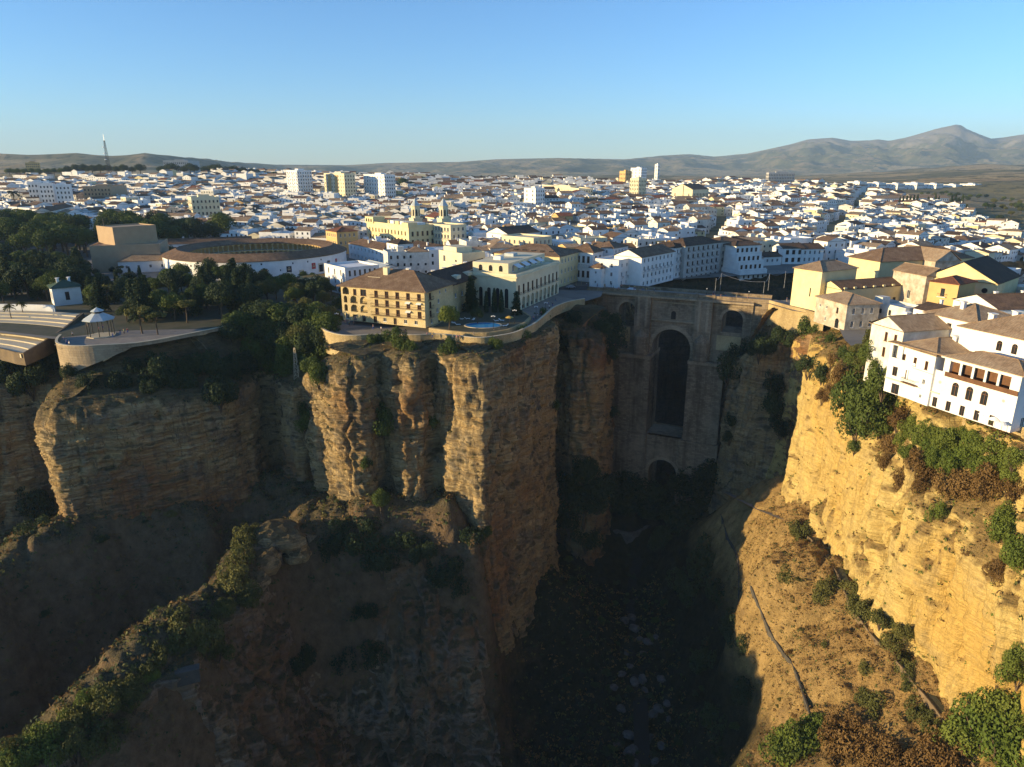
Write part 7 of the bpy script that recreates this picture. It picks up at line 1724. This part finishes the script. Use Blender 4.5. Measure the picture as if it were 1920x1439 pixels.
# open-air theatre: rows of stone seats
th = empty('open_air_theatre', (-165, 225, -3), 'open-air theatre of curved pale stone seat rows above the cliff', 'theatre')
NROW = 10; cxx, cyy = -190.0, 140.0
tq = lambda r, a: (cxx + r * math.cos(R(a)), cyy + r * math.sin(R(a)))
def row_end(r): return 49 + 22 * min(1, max(0, (r - 68) / 41)) ** 0.8
for i in range(NROW):
    rb = 74 + 3.6 * i; mb = MB(); zt_ = -2.0 + 0.36 * i; r2 = rb + 3.6
    n = 26
    for k in range(n):
        f0, f1 = k / n, (k + 1) / n
        a0, a1, c0, c1 = 108 + (row_end(rb) - 108) * f0, 108 + (row_end(rb) - 108) * f1, 108 + (row_end(r2) - 108) * f0, 108 + (row_end(r2) - 108) * f1
        p0, p1, p2, p3 = tq(rb, a0), tq(rb, a1), tq(r2, c1), tq(r2, c0)
        mb.face(((*p0, zt_ - 1.2), (*p1, zt_ - 1.2), (*p1, zt_), (*p0, zt_))); mb.face(((*p0, zt_), (*p1, zt_), (*p2, zt_), (*p3, zt_)))
    mb.build('seat_row', 'seat_stone', th)
rw = [tq(112, a) for a in range(110, 76, -2)]
polywall('theatre_wall', rw, -1.0, 3.2, 0.5, 'white', 'long curved white wall round the back of the open-air theatre', 'wall', False)
ew = [tq(73.8, a) for a in range(104, 52, -4)] + [tq(r, row_end(r) - 0.6) for r in (74.5, 78, 83, 88, 94, 102, 110)]
polywall('theatre_edge_wall', ew, -5.5, [-1.7] * 13 + [-1.6, -1.2, -0.7, -0.1, 0.4, 1.0, 1.6], 0.6, 'earth_wall', 'stone edge wall under the open-air theatre seats', 'wall', False)
# hotel walkway walls
hw_ = rounded([(-66.5, 230.5), (-62.5, 222), (-57.5, 214.5), (-51, 210.3), (-41, 213.5), (-30, 211.3), (-24, 214), (-9.5, 207.3), (0.7, 214.5), (7.6, 228.6), (11.6, 242.8), (15.6, 257.6), (22, 269), (29, 275)])
n_ = len(hw_); polywall('walkway_wall', hw_, [-7.5 + 5.0 * min(1, k / (n_ * 0.45)) for k in range(n_)], 1.0, 0.5, 'wall_stone', 'sunlit stone wall along the clifftop walkway below the balconied hotel', 'wall')
sheet('walkway', [(-65.5, 231), (-61.5, 222.5), (-56.8, 215.2), (-51, 211.2), (-41, 214.3), (-30, 212), (-24, 214.8), (-9.5, 208.2), (0, 215), (7, 229), (11, 243), (15, 258), (22, 270), (28, 276), (14, 292), (2, 254), (-19, 240), (-28, 218), (-58, 232)], 0.05, 'paving')
# hotel garden terrace with the pool
gpts = rounded([(-27, 219.8), (-21, 216.2), (-14, 213.2), (-7, 213), (-1, 217.5), (4.5, 228), (7, 238), (4, 248), (0.5, 249.5), (-9.5, 264), (-14, 262), (-25.5, 226)], 1.0, 2)
gt = MB(); gt.prism(gpts, 0.02, 1.5); tag(gt.build('garden_terrace', 'wall_stone'), 'curved raised stone terrace holding the hotel pool garden', 'terrace')
sheet('garden_lawn', [(-26, 220.5), (-20.5, 217), (-14, 214), (-7.3, 213.9), (-1.7, 218), (3.7, 228.2), (6.1, 238), (3.4, 247), (0, 248.6), (-9.6, 262.8), (-13.5, 261)], 1.504, 'park_soil')
pl = empty('swimming_pool', (-9.5, 223.5, 1.5), 'blue oval swimming pool in the hotel garden on the cliff', 'pool')
el = lambda a, b_, z: [(-9.5 + a * math.cos(R(t)), 223.5 + b_ * math.sin(R(t)), z) for t in range(0, 360, 10)]
mb = MB(); o1, o2, o3 = el(6.3, 4.6, 1.62), el(5.7, 4.0, 1.62), el(6.3, 4.6, 1.5)
for k in range(36): j = (k + 1) % 36; mb.face((o1[k], o1[j], o2[j], o2[k])); mb.face((o3[k], o3[j], o1[j], o1[k]))
mb.build('rim', 'seat_stone', pl)
mb = MB(); mb.face(el(5.75, 4.05, 1.56)); mb.build('water', 'water', pl)
def parasol(px, py, z, mat, label, group=None, h=2.4, r=1.5):
    p = U(px, py, z); e = empty('parasol', p, label, 'parasol', group)
    m_ = MB(); m_.tube([(p.x, p.y, z), (p.x, p.y, z + h)], 0.04, 6); m_.build('pole', 'wood', e)
    m_ = MB(); m_.lathe([(r, h - 0.55), (r * 0.55, h - 0.2), (0.03, h + 0.05)], 10, (p.x, p.y, z)); m_.build('canopy', mat, e); return e
parasol(955, 606, 1.5, 'straw', 'straw thatched parasol beside the hotel pool')
lmesh = MB(); lmesh.box(-0.95, 0.35, -0.33, 0.33, 0.22, 0.32); T_ = Matrix.Translation((0.35, 0, 0.3)) @ Matrix.Rotation(R(-35), 4, 'Y'); lmesh.box(0, 0.75, -0.33, 0.33, -0.05, 0.05, T=T_)
for sx in (-0.85, 0.3):
    for sy in (-0.28, 0.28): lmesh.box(sx - 0.03, sx + 0.03, sy - 0.03, sy + 0.03, 0, 0.22)
lmesh = lmesh.mesh('sun_lounger', 'canvas_white', uv=False)
for k, (px, py) in enumerate(((850, 607), (858, 610), (866, 600), (876, 599), (888, 600), (930, 603), (940, 602), (948, 612))):
    tag(place('sun_lounger', lmesh, U(px, py, 1.505), vr.uniform(0, 6.28)), 'white sun lounger beside the oval hotel pool', 'sun lounger', 'sun loungers round the hotel pool')
# lamps
def lamp(x, y, z, h=4.2, globes=3, label='black lamp post with white globe lamps on the walkway', group='globe lamp posts'):
    e = empty('lamp_post', (x, y, z), label, 'lamp post', group)
    m_ = MB(); m_.tube([(x, y, z), (x, y, z + 0.6), (x, y, z + h)], [0.11, 0.07, 0.05], 6)
    if globes > 1: m_.tube([(x - 0.5, y, z + h - 0.2), (x + 0.5, y, z + h - 0.2)], 0.03, 5)
    m_.build('post', 'iron', e)
    for k in range(globes):
        gx1 = x + (0 if globes == 1 else (-0.5, 0.5, 0)[k]); gz_ = z + h + (0.18 if (globes == 1 or k == 2) else 0.05)
        s_ = MB(); s_.lathe([(0.02, -0.2), (0.15, -0.14), (0.2, 0), (0.15, 0.14), (0.02, 0.2)], 8, (x + (gx1 - x), y, gz_)); s_.build('globe', 'white_trim', e)
for px, py, z in ((633, 612, 0.05), (925, 618, 1.5), (965, 606, 1.5), (1023, 590, 0.05), (1005, 598, 0.05), (830, 600, 1.5)): p = U(px, py, z); lamp(p.x, p.y, z)
for u in (-26, -11, 14.5, 31): p = bp(u, 0.05, 1.3); lamp(p.x, p.y, 0.05, 3.6, 1, 'small single-globe lamp along the bridge parapet', 'bridge lamps')
# tall poles with festoon cables at the bridge end
PO = []
for px, py in ((1340, 556), (1350, 545), (1430, 563), (1440, 545), (1470, 540)):
    p = U(px, py, 0.1); e = empty('festoon_pole', p, 'tall slim pole carrying string-light cables at the bridge end', 'pole', 'string-light poles'); m_ = MB(); m_.tube([p, p + Vector((0, 0, 7.5))], [0.09, 0.05], 6); m_.build('mast', 'steel', e); PO.append(p + Vector((0, 0, 7.4)))
for a, b_ in ((PO[1], PO[2]), (PO[2], PO[3]), (PO[0], PO[1]), (PO[3], PO[4])):
    m_ = MB(); m_.tube([a.lerp(b_, t / 10) - Vector((0, 0, 4 * 1.2 * (t / 10) * (1 - t / 10))) for t in range(11)], 0.05, 4); tag(m_.build('festoon_cable', 'steel'), 'sagging string-light cable between two slim poles', 'cable', 'string-light cables')
# lattice masts
def lattice(name, x, y, z, h, w, label, mat='steel', n=12):
    e = empty(name, (x, y, z), label, 'mast'); L_ = MB(); Bm = MB()
    cs = lambda t: [(x + sx * w * (1 - 0.75 * t), y + sy * w * (1 - 0.75 * t), z + h * t) for sx, sy in ((-1, -1), (1, -1), (1, 1), (-1, 1))]
    rr = max(0.05, w * 0.08)
    for k in range(4):
        l = MB(); l.tube([cs(0)[k], cs(1)[k]], rr, 4); l.build('leg', mat, e)
    for i in range(n):
        a, b_ = cs(i / n), cs((i + 1) / n)
        for k in range(4): Bm.tube([a[k], b_[(k + 1) % 4]], rr * 0.6, 4, cap=False); Bm.tube([b_[k], b_[(k + 1) % 4]], rr * 0.6, 4, cap=False)
    tag(Bm.build('bracing', mat, e), kind='stuff'); return e
loc, nor = hit(557, 708)
lattice('lattice_pylon', loc.x, loc.y, loc.z - 0.5, 10.5, 0.8, 'small pale lattice pylon on the shaded ledge left of the central cliff', 'seat_stone', 8)
p = UY(207, 335, 1150); mz = gz1(p.x, p.y); tp = UY(200, 264, 1150).z
e = lattice('radio_mast', p.x, p.y, mz, tp - mz, 2.6, 'tall thin lattice radio mast rising over the left skyline', 'iron', 14)
m_ = MB(); m_.tube([(p.x, p.y, tp - 1), (p.x, p.y, tp + 9)], 0.3, 5); m_.build('antenna', 'steel', e)
for f_ in (0.45, 0.62, 0.8): m_ = MB(); m_.lathe([(0.3, 0), (1.8, 0.4), (1.8, 1.4), (0.3, 1.8)], 8, (p.x - 1.5, p.y - 1.5, mz + (tp - mz) * f_)); m_.build('dish_drum', 'white', e)

# ---------------------------------------------------------------- restaurant terrace and wall on the right cliff
rt_ = rounded([(97.6, 172.5), (98.6, 163), (98.4, 151), (100.6, 142), (103.8, 131), (104.2, 118)])
polywall('cliff_terrace_wall', rt_, -3.5, 0.9, 0.45, 'wall_stone', 'stone wall along the cliff edge in front of the white hotel', 'wall')
loc_t = [(1690, 726), (1702, 733), (1715, 741), (1728, 748), (1700, 722), (1722, 737)]
tm_ = MB(); tm_.lathe([(0.22, 0), (0.22, 0.04), (0.04, 0.06), (0.04, 0.7), (0.4, 0.71), (0.4, 0.75), (0.02, 0.75)], 10); tm_ = tm_.mesh('table', 'white_trim', uv=False)
cm_ = MB(); cm_.box(-0.2, 0.2, -0.2, 0.2, 0.42, 0.46); cm_.box(-0.2, 0.2, 0.17, 0.2, 0.46, 0.85)
for sx in (-0.18, 0.15):
    for sy in (-0.18, 0.15): cm_.box(sx, sx + 0.03, sy, sy + 0.03, 0, 0.42)
cm_ = cm_.mesh('chair', 'white_trim', uv=False)
for px, py in loc_t:
    p = U(px, py, 0.05)
    tag(place('cafe_table', tm_, p), 'small round white table on the cliff terrace of the white hotel', 'table', 'tables on the cliff terrace')
    for k in range(3):
        a = k * 2.1 + vr.random(); tag(place('cafe_chair', cm_, p + Vector((math.cos(a) * 0.75, math.sin(a) * 0.75, 0)), a - R(90)), 'small white chair round a table on the cliff terrace', 'chair', 'chairs on the cliff terrace')
for k, (px, py) in enumerate(((1770, 752), (1788, 760), (1806, 770), (1824, 781), (1842, 792), (1860, 802), (1876, 811))):
    p = U(px, py, 0.05); parasol(px, py, 0.05, 'canvas_white', 'closed-cone white parasol along the front of the restaurant', 'white parasols before the restaurant', 2.3, 1.1)
for px, py in ((1782, 748), (1868, 800), (1706, 700)): plant('potted_tree', 'cypress' if px == 1706 else 'shrub', 'leaf', U(px, py, 0.05), 4.5 if px == 1706 else 2.4, 'green plant standing on the white hotel terrace', 'plant', 'plants on the hotel terrace', 1.0 if px == 1706 else 0.8)

# ---------------------------------------------------------------- gorge floor: river, boulders, dam, path
rv = [(1245, 930), (1215, 990), (1190, 1070), (1185, 1150), (1190, 1230), (1200, 1320), (1205, 1438)]
rp = []
for px, py in rv:
    loc, nor = hit(px, py); rp.append((loc.x, loc.y, loc.z + 0.9))
strip('river', rp, 5.0, 0, 'river')
bproto = []
for v_ in range(4):
    bm = bmesh.new(); bmesh.ops.create_icosphere(bm, subdivisions=3, radius=1.0)
    for v in bm.verts:
        c = v.co; f_ = float(fbm(np.array([c.x * 1.1 + 9 * v_]), np.array([c.y * 1.1]), np.array([c.z * 1.1 + v_]), 3)[0]); v.co = Vector((c.x * 1.2, c.y * 0.95, c.z * 0.7)) * (1 + 0.32 * f_)
    me = bpy.data.meshes.new('boulder'); bm.to_mesh(me); bm.free(); me.materials.append(MAT['boulder']); bproto.append(me)
for px, py, wpx in ((1170, 1165, 34), (1185, 1160, 34), (1190, 1180, 40), (1200, 1200, 30), (1215, 1205, 36), (1230, 1195, 24), (1165, 1265, 30), (1190, 1280, 46), (1205, 1275, 40), (1240, 1275, 34), (1210, 1295, 30), (1180, 1250, 26), (1225, 1340, 40), (1235, 1330, 34), (1250, 1320, 30), (1180, 1380, 44), (1200, 1365, 40), (1220, 1390, 50), (1185, 1410, 56), (1215, 1420, 50), (1190, 1435, 50), (1160, 1400, 36), (1240, 1400, 30), (1210, 1350, 30), (1175, 1225, 26), (1205, 1225, 26), (1255, 1350, 26), (1230, 1430, 34), (1150, 1290, 30), (1165, 1330, 30), (1195, 1330, 26)):
    loc, nor = hit(px, py); w = wpx * mpp(loc) / 4.2
    o = place('boulder', vr.choice(bproto), loc + Vector((0, 0, w * 0.2)), vr.uniform(0, 6.28), (w, w * vr.uniform(0.8, 1.1), w * vr.uniform(0.7, 1.1)))
    tag(o, ('large' if wpx > 38 else 'mid-sized' if wpx > 29 else 'small') + ' pale rounded boulder lying in the dark river bed', 'boulder', 'boulders in the river bed')
# little dam with its fall below the bridge
a, _n = hit(1165, 1003); b_, _n = hit(1205, 995)
dm = empty('weir', (a + b_) / 2 - Vector((0, 0, 14)), 'small curved stone weir across the river below the bridge', 'weir')
mb = MB(); pts_ = [a.lerp(b_, t / 8) + Vector((0, -2.5 * math.sin(math.pi * t / 8), 0)) for t in range(-3, 12)]
zt_ = max(a.z, b_.z) + 0.6
for p, q in zip(pts_, pts_[1:]):
    mb.face(((p.x, p.y, zt_ - 18), (q.x, q.y, zt_ - 18), (q.x, q.y, zt_), (p.x, p.y, zt_))); mb.face(((p.x, p.y, zt_), (q.x, q.y, zt_), (q.x, q.y + 1.5, zt_), (p.x, p.y + 1.5, zt_)))
mb.build('masonry', 'boulder', dm)
# footpath under the sunny cliff with a low wall
pp = []
for px, py in ((1500, 985), (1528, 1010), (1552, 1045), (1580, 1085), (1612, 1130), (1650, 1185), (1690, 1240), (1725, 1285), (1760, 1325), (1795, 1370), (1840, 1420)):
    x, y, w_ = ray(px, py); loc, nor = hit(px, py); pp.append((loc.x, loc.y, loc.z + 0.15))
pq = rounded([(p[0], p[1]) for p in pp], 1.5, 3); pz = smooth1(low_z(np.array([p[0] for p in pq]), np.array([p[1] for p in pq])), 3)
strip('footpath', [(p[0], p[1], float(z) + 0.25) for p, z in zip(pq, pz)], 2.2, 0, 'park_soil')
polywall('path_wall', [(p[0] - 1.2, p[1] - 0.3) for p in pq], [float(z) - 1.5 for z in pz], [float(z) + 0.4 for z in pz], 0.25, 'earth_wall', 'low earthen wall edging the footpath under the sunny cliff', 'wall', False)
cp_ = []
for px, py in ((1352, 965), (1360, 1000), (1385, 1050), (1400, 1100), (1425, 1145), (1455, 1195), (1478, 1235), (1497, 1280), (1510, 1320), (1522, 1360)):
    loc, nor = hit(px, py); cp_.append((loc.x, loc.y, loc.z))
cq = rounded([(p[0], p[1]) for p in cp_], 1.5, 3); cz = smooth1(low_z(np.array([p[0] for p in cq]), np.array([p[1] for p in cq])), 2)
polywall('channel_wall', cq, [float(z) - 2.5 for z in cz], [float(z) + 0.7 for z in cz], 0.35, 'dark_concrete', 'long wall of the old water channel across the slope, darkened to show shade', 'wall', False)  # dark colour stands for the shade in the cut of the channel
loc, nor = hit(1400, 945)
ppx = []
for px, py in ((1362, 925), (1390, 940), (1425, 958), (1460, 972), (1500, 985)):
    loc, nor = hit(px, py); ppx.append((loc.x, loc.y, loc.z + 0.4))
strip('footpath', ppx, 2.2, 0, 'paving')
# concrete hut and rock knob on the foreground ridge
loc, nor = hit(352, 1262); hx = empty('concrete_hut', loc, 'small flat concrete hut half buried on the foreground ridge', 'hut')
mb = MB(); T_ = Matrix.Translation(loc) @ Matrix.Rotation(R(22), 4, 'Z'); mb.box(-2.4, 2.4, -0.9, 0.9, -2.5, 0.9, T=T_); mb.build('wall', 'dark_concrete', hx)
mb = MB(); mb.box(-2.55, 2.55, -1.05, 1.05, 0.9, 1.1, T=T_); mb.build('roof_slab', 'dark_concrete', hx)
rk_ = MAT['rock']
for px, py, wpx, sz in ((525, 1010, 80, 1.1), (500, 1055, 60, 1.2), (555, 1035, 60, 1.0), (490, 1090, 40, 1.2)):
    loc, nor = hit(px, py); w = wpx * mpp(loc) / 2.2
    o = place('rock_knob', bproto[(px // 5) % 4].copy(), loc + Vector((0, 0, 0.1 * w)), vr.uniform(0, 6), (w, w, w * sz)); o.data.materials[0] = rk_
    tag(o, 'rugged rock knob cropping out where the foreground ridge meets the cliff', 'rock', 'rock knobs on the ridge head')
# two cables across the left slope
for k in range(2):
    a, _n = hit(452 + 6 * k, 880); b_, _n = hit(165 + 12 * k, 1190); a = a + Vector((0, -1, 1)); b_ = b_ + Vector((0, 0, 1.5))
    m_ = MB(); m_.tube([a.lerp(b_, t / 12) + Vector((0, 0, 5 - 5 * abs(t / 6 - 1) - 3 * (t / 12) * (1 - t / 12))) for t in range(13)], 0.03, 4)
    tag(m_.build('power_cable', 'iron'), 'thin power cable slanting over the shaded left slope', 'cable', 'power cables over the left slope')

# ---------------------------------------------------------------- people
def skin_mesh(name, verts, edges, mat):
    me = bpy.data.meshes.new(name + '_skeleton'); me.from_pydata([v[:3] for v in verts], edges, [])
    o = bpy.data.objects.new(name, me); C.objects.link(o); md = o.modifiers.new('skin', 'SKIN'); sv_ = me.skin_vertices[0].data
    for i, v in enumerate(verts): sv_[i].radius = (v[3], v[3] * (v[4] if len(v) > 4 else 1)); sv_[i].use_root = (i == 0)
    o.modifiers.new('sub', 'SUBSURF').levels = 1
    bpy.context.view_layer.update(); dg = bpy.context.evaluated_depsgraph_get()
    out = bpy.data.meshes.new_from_object(o.evaluated_get(dg)); out.name = name; out.materials.clear(); out.materials.append(MAT[mat])
    bpy.data.objects.remove(o); return out
def person_set(step, arm):
    hip = (0, 0, 0.95); 
    body = [(0, 0, 0.95, 0.13, 0.8), (0, 0, 1.2, 0.13, 0.75), (0, 0, 1.42, 0.13, 0.65), (0, 0, 1.52, 0.055), (0, 0.0, 1.60, 0.085, 1.1), (0, 0, 1.72, 0.08, 1.1),
            (0.19, 0, 1.40, 0.055), (0.24, 0.02, 1.12, 0.042), (0.24, arm, 0.88, 0.034), (0.24, arm * 1.1, 0.79, 0.038),
            (-0.19, 0, 1.40, 0.055), (-0.24, 0.02, 1.12, 0.042), (-0.24, -arm, 0.88, 0.034), (-0.24, -arm * 1.1, 0.79, 0.038),
            (0.09, 0, 0.88, 0.085), (0.10, step * 0.5 - 0.03, 0.50, 0.062), (0.10, step, 0.09, 0.042), (0.10, step - 0.14, 0.04, 0.036),
            (-0.09, 0, 0.88, 0.085), (-0.10, -step * 0.5 - 0.03, 0.50, 0.062), (-0.10, -step, 0.09, 0.042), (-0.10, -step - 0.14, 0.04, 0.036)]
    ed = [(0, 1), (1, 2), (2, 3), (3, 4), (4, 5), (2, 6), (6, 7), (7, 8), (8, 9), (2, 10), (10, 11), (11, 12), (12, 13), (0, 14), (14, 15), (15, 16), (16, 17), (0, 18), (18, 19), (19, 20), (20, 21)]
    inf = lambda idx: [(*body[i][:3], body[i][3] + 0.018, body[i][4] if len(body[i]) > 4 else 1) for i in idx]
    sh = inf([0, 1, 2, 6, 7, 10, 11]); tr = inf([0, 14, 15, 16, 18, 19, 20]); ha = [(0, 0.02, 1.70, 0.088), (0, 0.02, 1.755, 0.07)]
    return (skin_mesh('body', body, ed, 'skin'), skin_mesh('shirt', sh, [(0, 1), (1, 2), (2, 3), (3, 4), (2, 5), (5, 6)], 'red_cloth'), skin_mesh('trousers', tr, [(0, 1), (1, 2), (2, 3), (0, 4), (4, 5), (5, 6)], 'dark_cloth'), skin_mesh('hair', ha, [(0, 1)], 'hair'))
PS = [person_set(0.04, 0.05), person_set(0.28, 0.16), person_set(0.12, -0.22)]
CL = [('red', 'red_cloth'), ('white', 'canvas_white'), ('blue', 'blue_cloth'), ('black', 'dark_cloth'), ('yellow', 'yellow_cloth'), ('green', 'green_cloth'), ('pink', 'pink_cloth')]
TL = [('dark trousers', 'dark_cloth'), ('blue trousers', 'blue_cloth'), ('beige trousers', 'tan')]
def person(p, wh, k):
    s_ = vr.randrange(7); t_ = vr.randrange(3); pose = vr.randrange(3)
    e = empty('person', p, f"person in {CL[s_][0]} shirt and {TL[t_][0]} {('standing', 'walking', 'strolling')[pose]} {wh}", 'person', 'people ' + wh); e.rotation_euler = (0, 0, vr.uniform(0, 6.28))
    for nm, me, mt in zip(('body', 'shirt', 'trousers', 'hair'), PS[pose], ('skin', CL[s_][1], TL[t_][1], 'hair')):
        o = bpy.data.objects.new(nm, me); C.objects.link(o); o.parent = e; o.material_slots[0].link = 'OBJECT'; o.material_slots[0].material = MAT[mt]
for px, py in ((121, 642), (126, 647), (131, 650), (137, 632), (205, 622), (193, 617), (226, 627), (233, 627), (240, 625), (186, 622), (164, 612), (212, 634)): person(U(px, py, 0.06), 'on the lookout terrace', 0)
for px, py in ((648, 608), (655, 612), (664, 611), (700, 618), (715, 622), (801, 633), (811, 634), (849, 637), (856, 638), (862, 637), (888, 632), (926, 627), (936, 624), (760, 628)): person(U(px, py, 0.06), 'on the clifftop walkway by the hotel', 0)
for px, py in ((1000, 601), (1008, 597), (1015, 592), (1022, 588), (1030, 580), (1036, 575), (1028, 572), (1042, 566)): person(U(px, py, 0.06), 'on the path before the town hall', 0)
for k in range(16):
    p = bp(vr.uniform(-34, 36), 0.06, vr.uniform(1.4, BW - 1.4)); person(p, 'on the bridge', 0)
for px, py in ((1080, 536), (1090, 534), (1100, 537), (1120, 539), (1135, 540), (1150, 543), (1165, 541), (1180, 542), (1190, 543), (1070, 538)): person(U(px, py, 0.12), 'in the square beyond the bridge', 0)
for px, py in ((1500, 572), (1508, 568), (1490, 566), (1475, 566)): person(U(px, py, 0.3), 'by the yellow convent', 0)
# ---------------------------------------------------------------- cars
def car(p, rz, paint, label):
    e = empty('parked_car', p, label, 'car'); e.rotation_euler = (0, 0, rz); e['_w'] = [0, 0, 0]
    prof = [(-2.1, 0.35), (2.1, 0.35), (2.15, 0.75), (1.2, 0.92), (0.5, 1.42), (-1.2, 1.45), (-1.9, 0.98), (-2.15, 0.9)]
    mb = MB()
    for sgn in (-1, 1):
        f = [(x, sgn * (0.85 if z < 1.1 else 0.68), z) for x, z in prof]; mb.face(f if sgn < 0 else f[::-1])
    for k in range(8):
        (x0, z0_), (x1, z1_) = prof[k], prof[(k + 1) % 8]; w0, w1 = (0.85 if z0_ < 1.1 else 0.68), (0.85 if z1_ < 1.1 else 0.68)
        mb.face(((x0, -w0, z0_), (x0, w0, z0_), (x1, w1, z1_), (x1, -w1, z1_)))
    mb.build('body', paint, e)
    gl = MB()
    for sgn in (-1, 1): gl.face([(x, sgn * w, z) for x, w, z in ((1.05, 0.80, 1.0), (0.45, 0.72, 1.36), (-1.1, 0.71, 1.38), (-1.65, 0.80, 1.02))])
    gl.face(((1.12, -0.75, 0.98), (1.12, 0.75, 0.98), (0.58, 0.6, 1.39), (0.58, -0.6, 1.39)))
    gl.build('windows', 'glass', e)
    for sx in (-1.3, 1.3):
        for sy in (-0.78, 0.78):
            w = MB(); w.tube([(sx, sy - 0.1, 0.32), (sx, sy + 0.1, 0.32)], 0.32, 12); w.build('wheel', 'rubber', e)
pc = bp(-17.5, 0.06, 4.0); car(pc, -BTH, 'car_paint_white', 'white car driving across the stone bridge')
pc = U(1070, 541, 0.12); car(pc, 0.6, 'car_paint_grey', 'grey car stopped in the square beyond the bridge')
# ================================================================== air
hzb = MB(); hzb.box(-10500, 10500, -600, 13700, -160, 660)
ho = hzb.build('haze', 'white', uv=False)
m = bpy.data.materials.new('haze_air'); m.use_nodes = True; nt = m.node_tree
for n in list(nt.nodes):
    if n.type == 'BSDF_PRINCIPLED': nt.nodes.remove(n)
pv_ = nt.nodes.new('ShaderNodeVolumePrincipled'); pv_.inputs['Color'].default_value = (0.55, 0.77, 1.0, 1); pv_.inputs['Density'].default_value = 6.0e-5; pv_.inputs['Anisotropy'].default_value = 0.0
nt.links.new(pv_.outputs[0], nt.nodes['Material Output'].inputs['Volume'])
ho.data.materials.clear(); ho.data.materials.append(m); tag(ho, 'thin blue haze lying over the far hills', kind='stuff')
for o in bpy.data.objects:
    if '_w' in o: del o['_w']
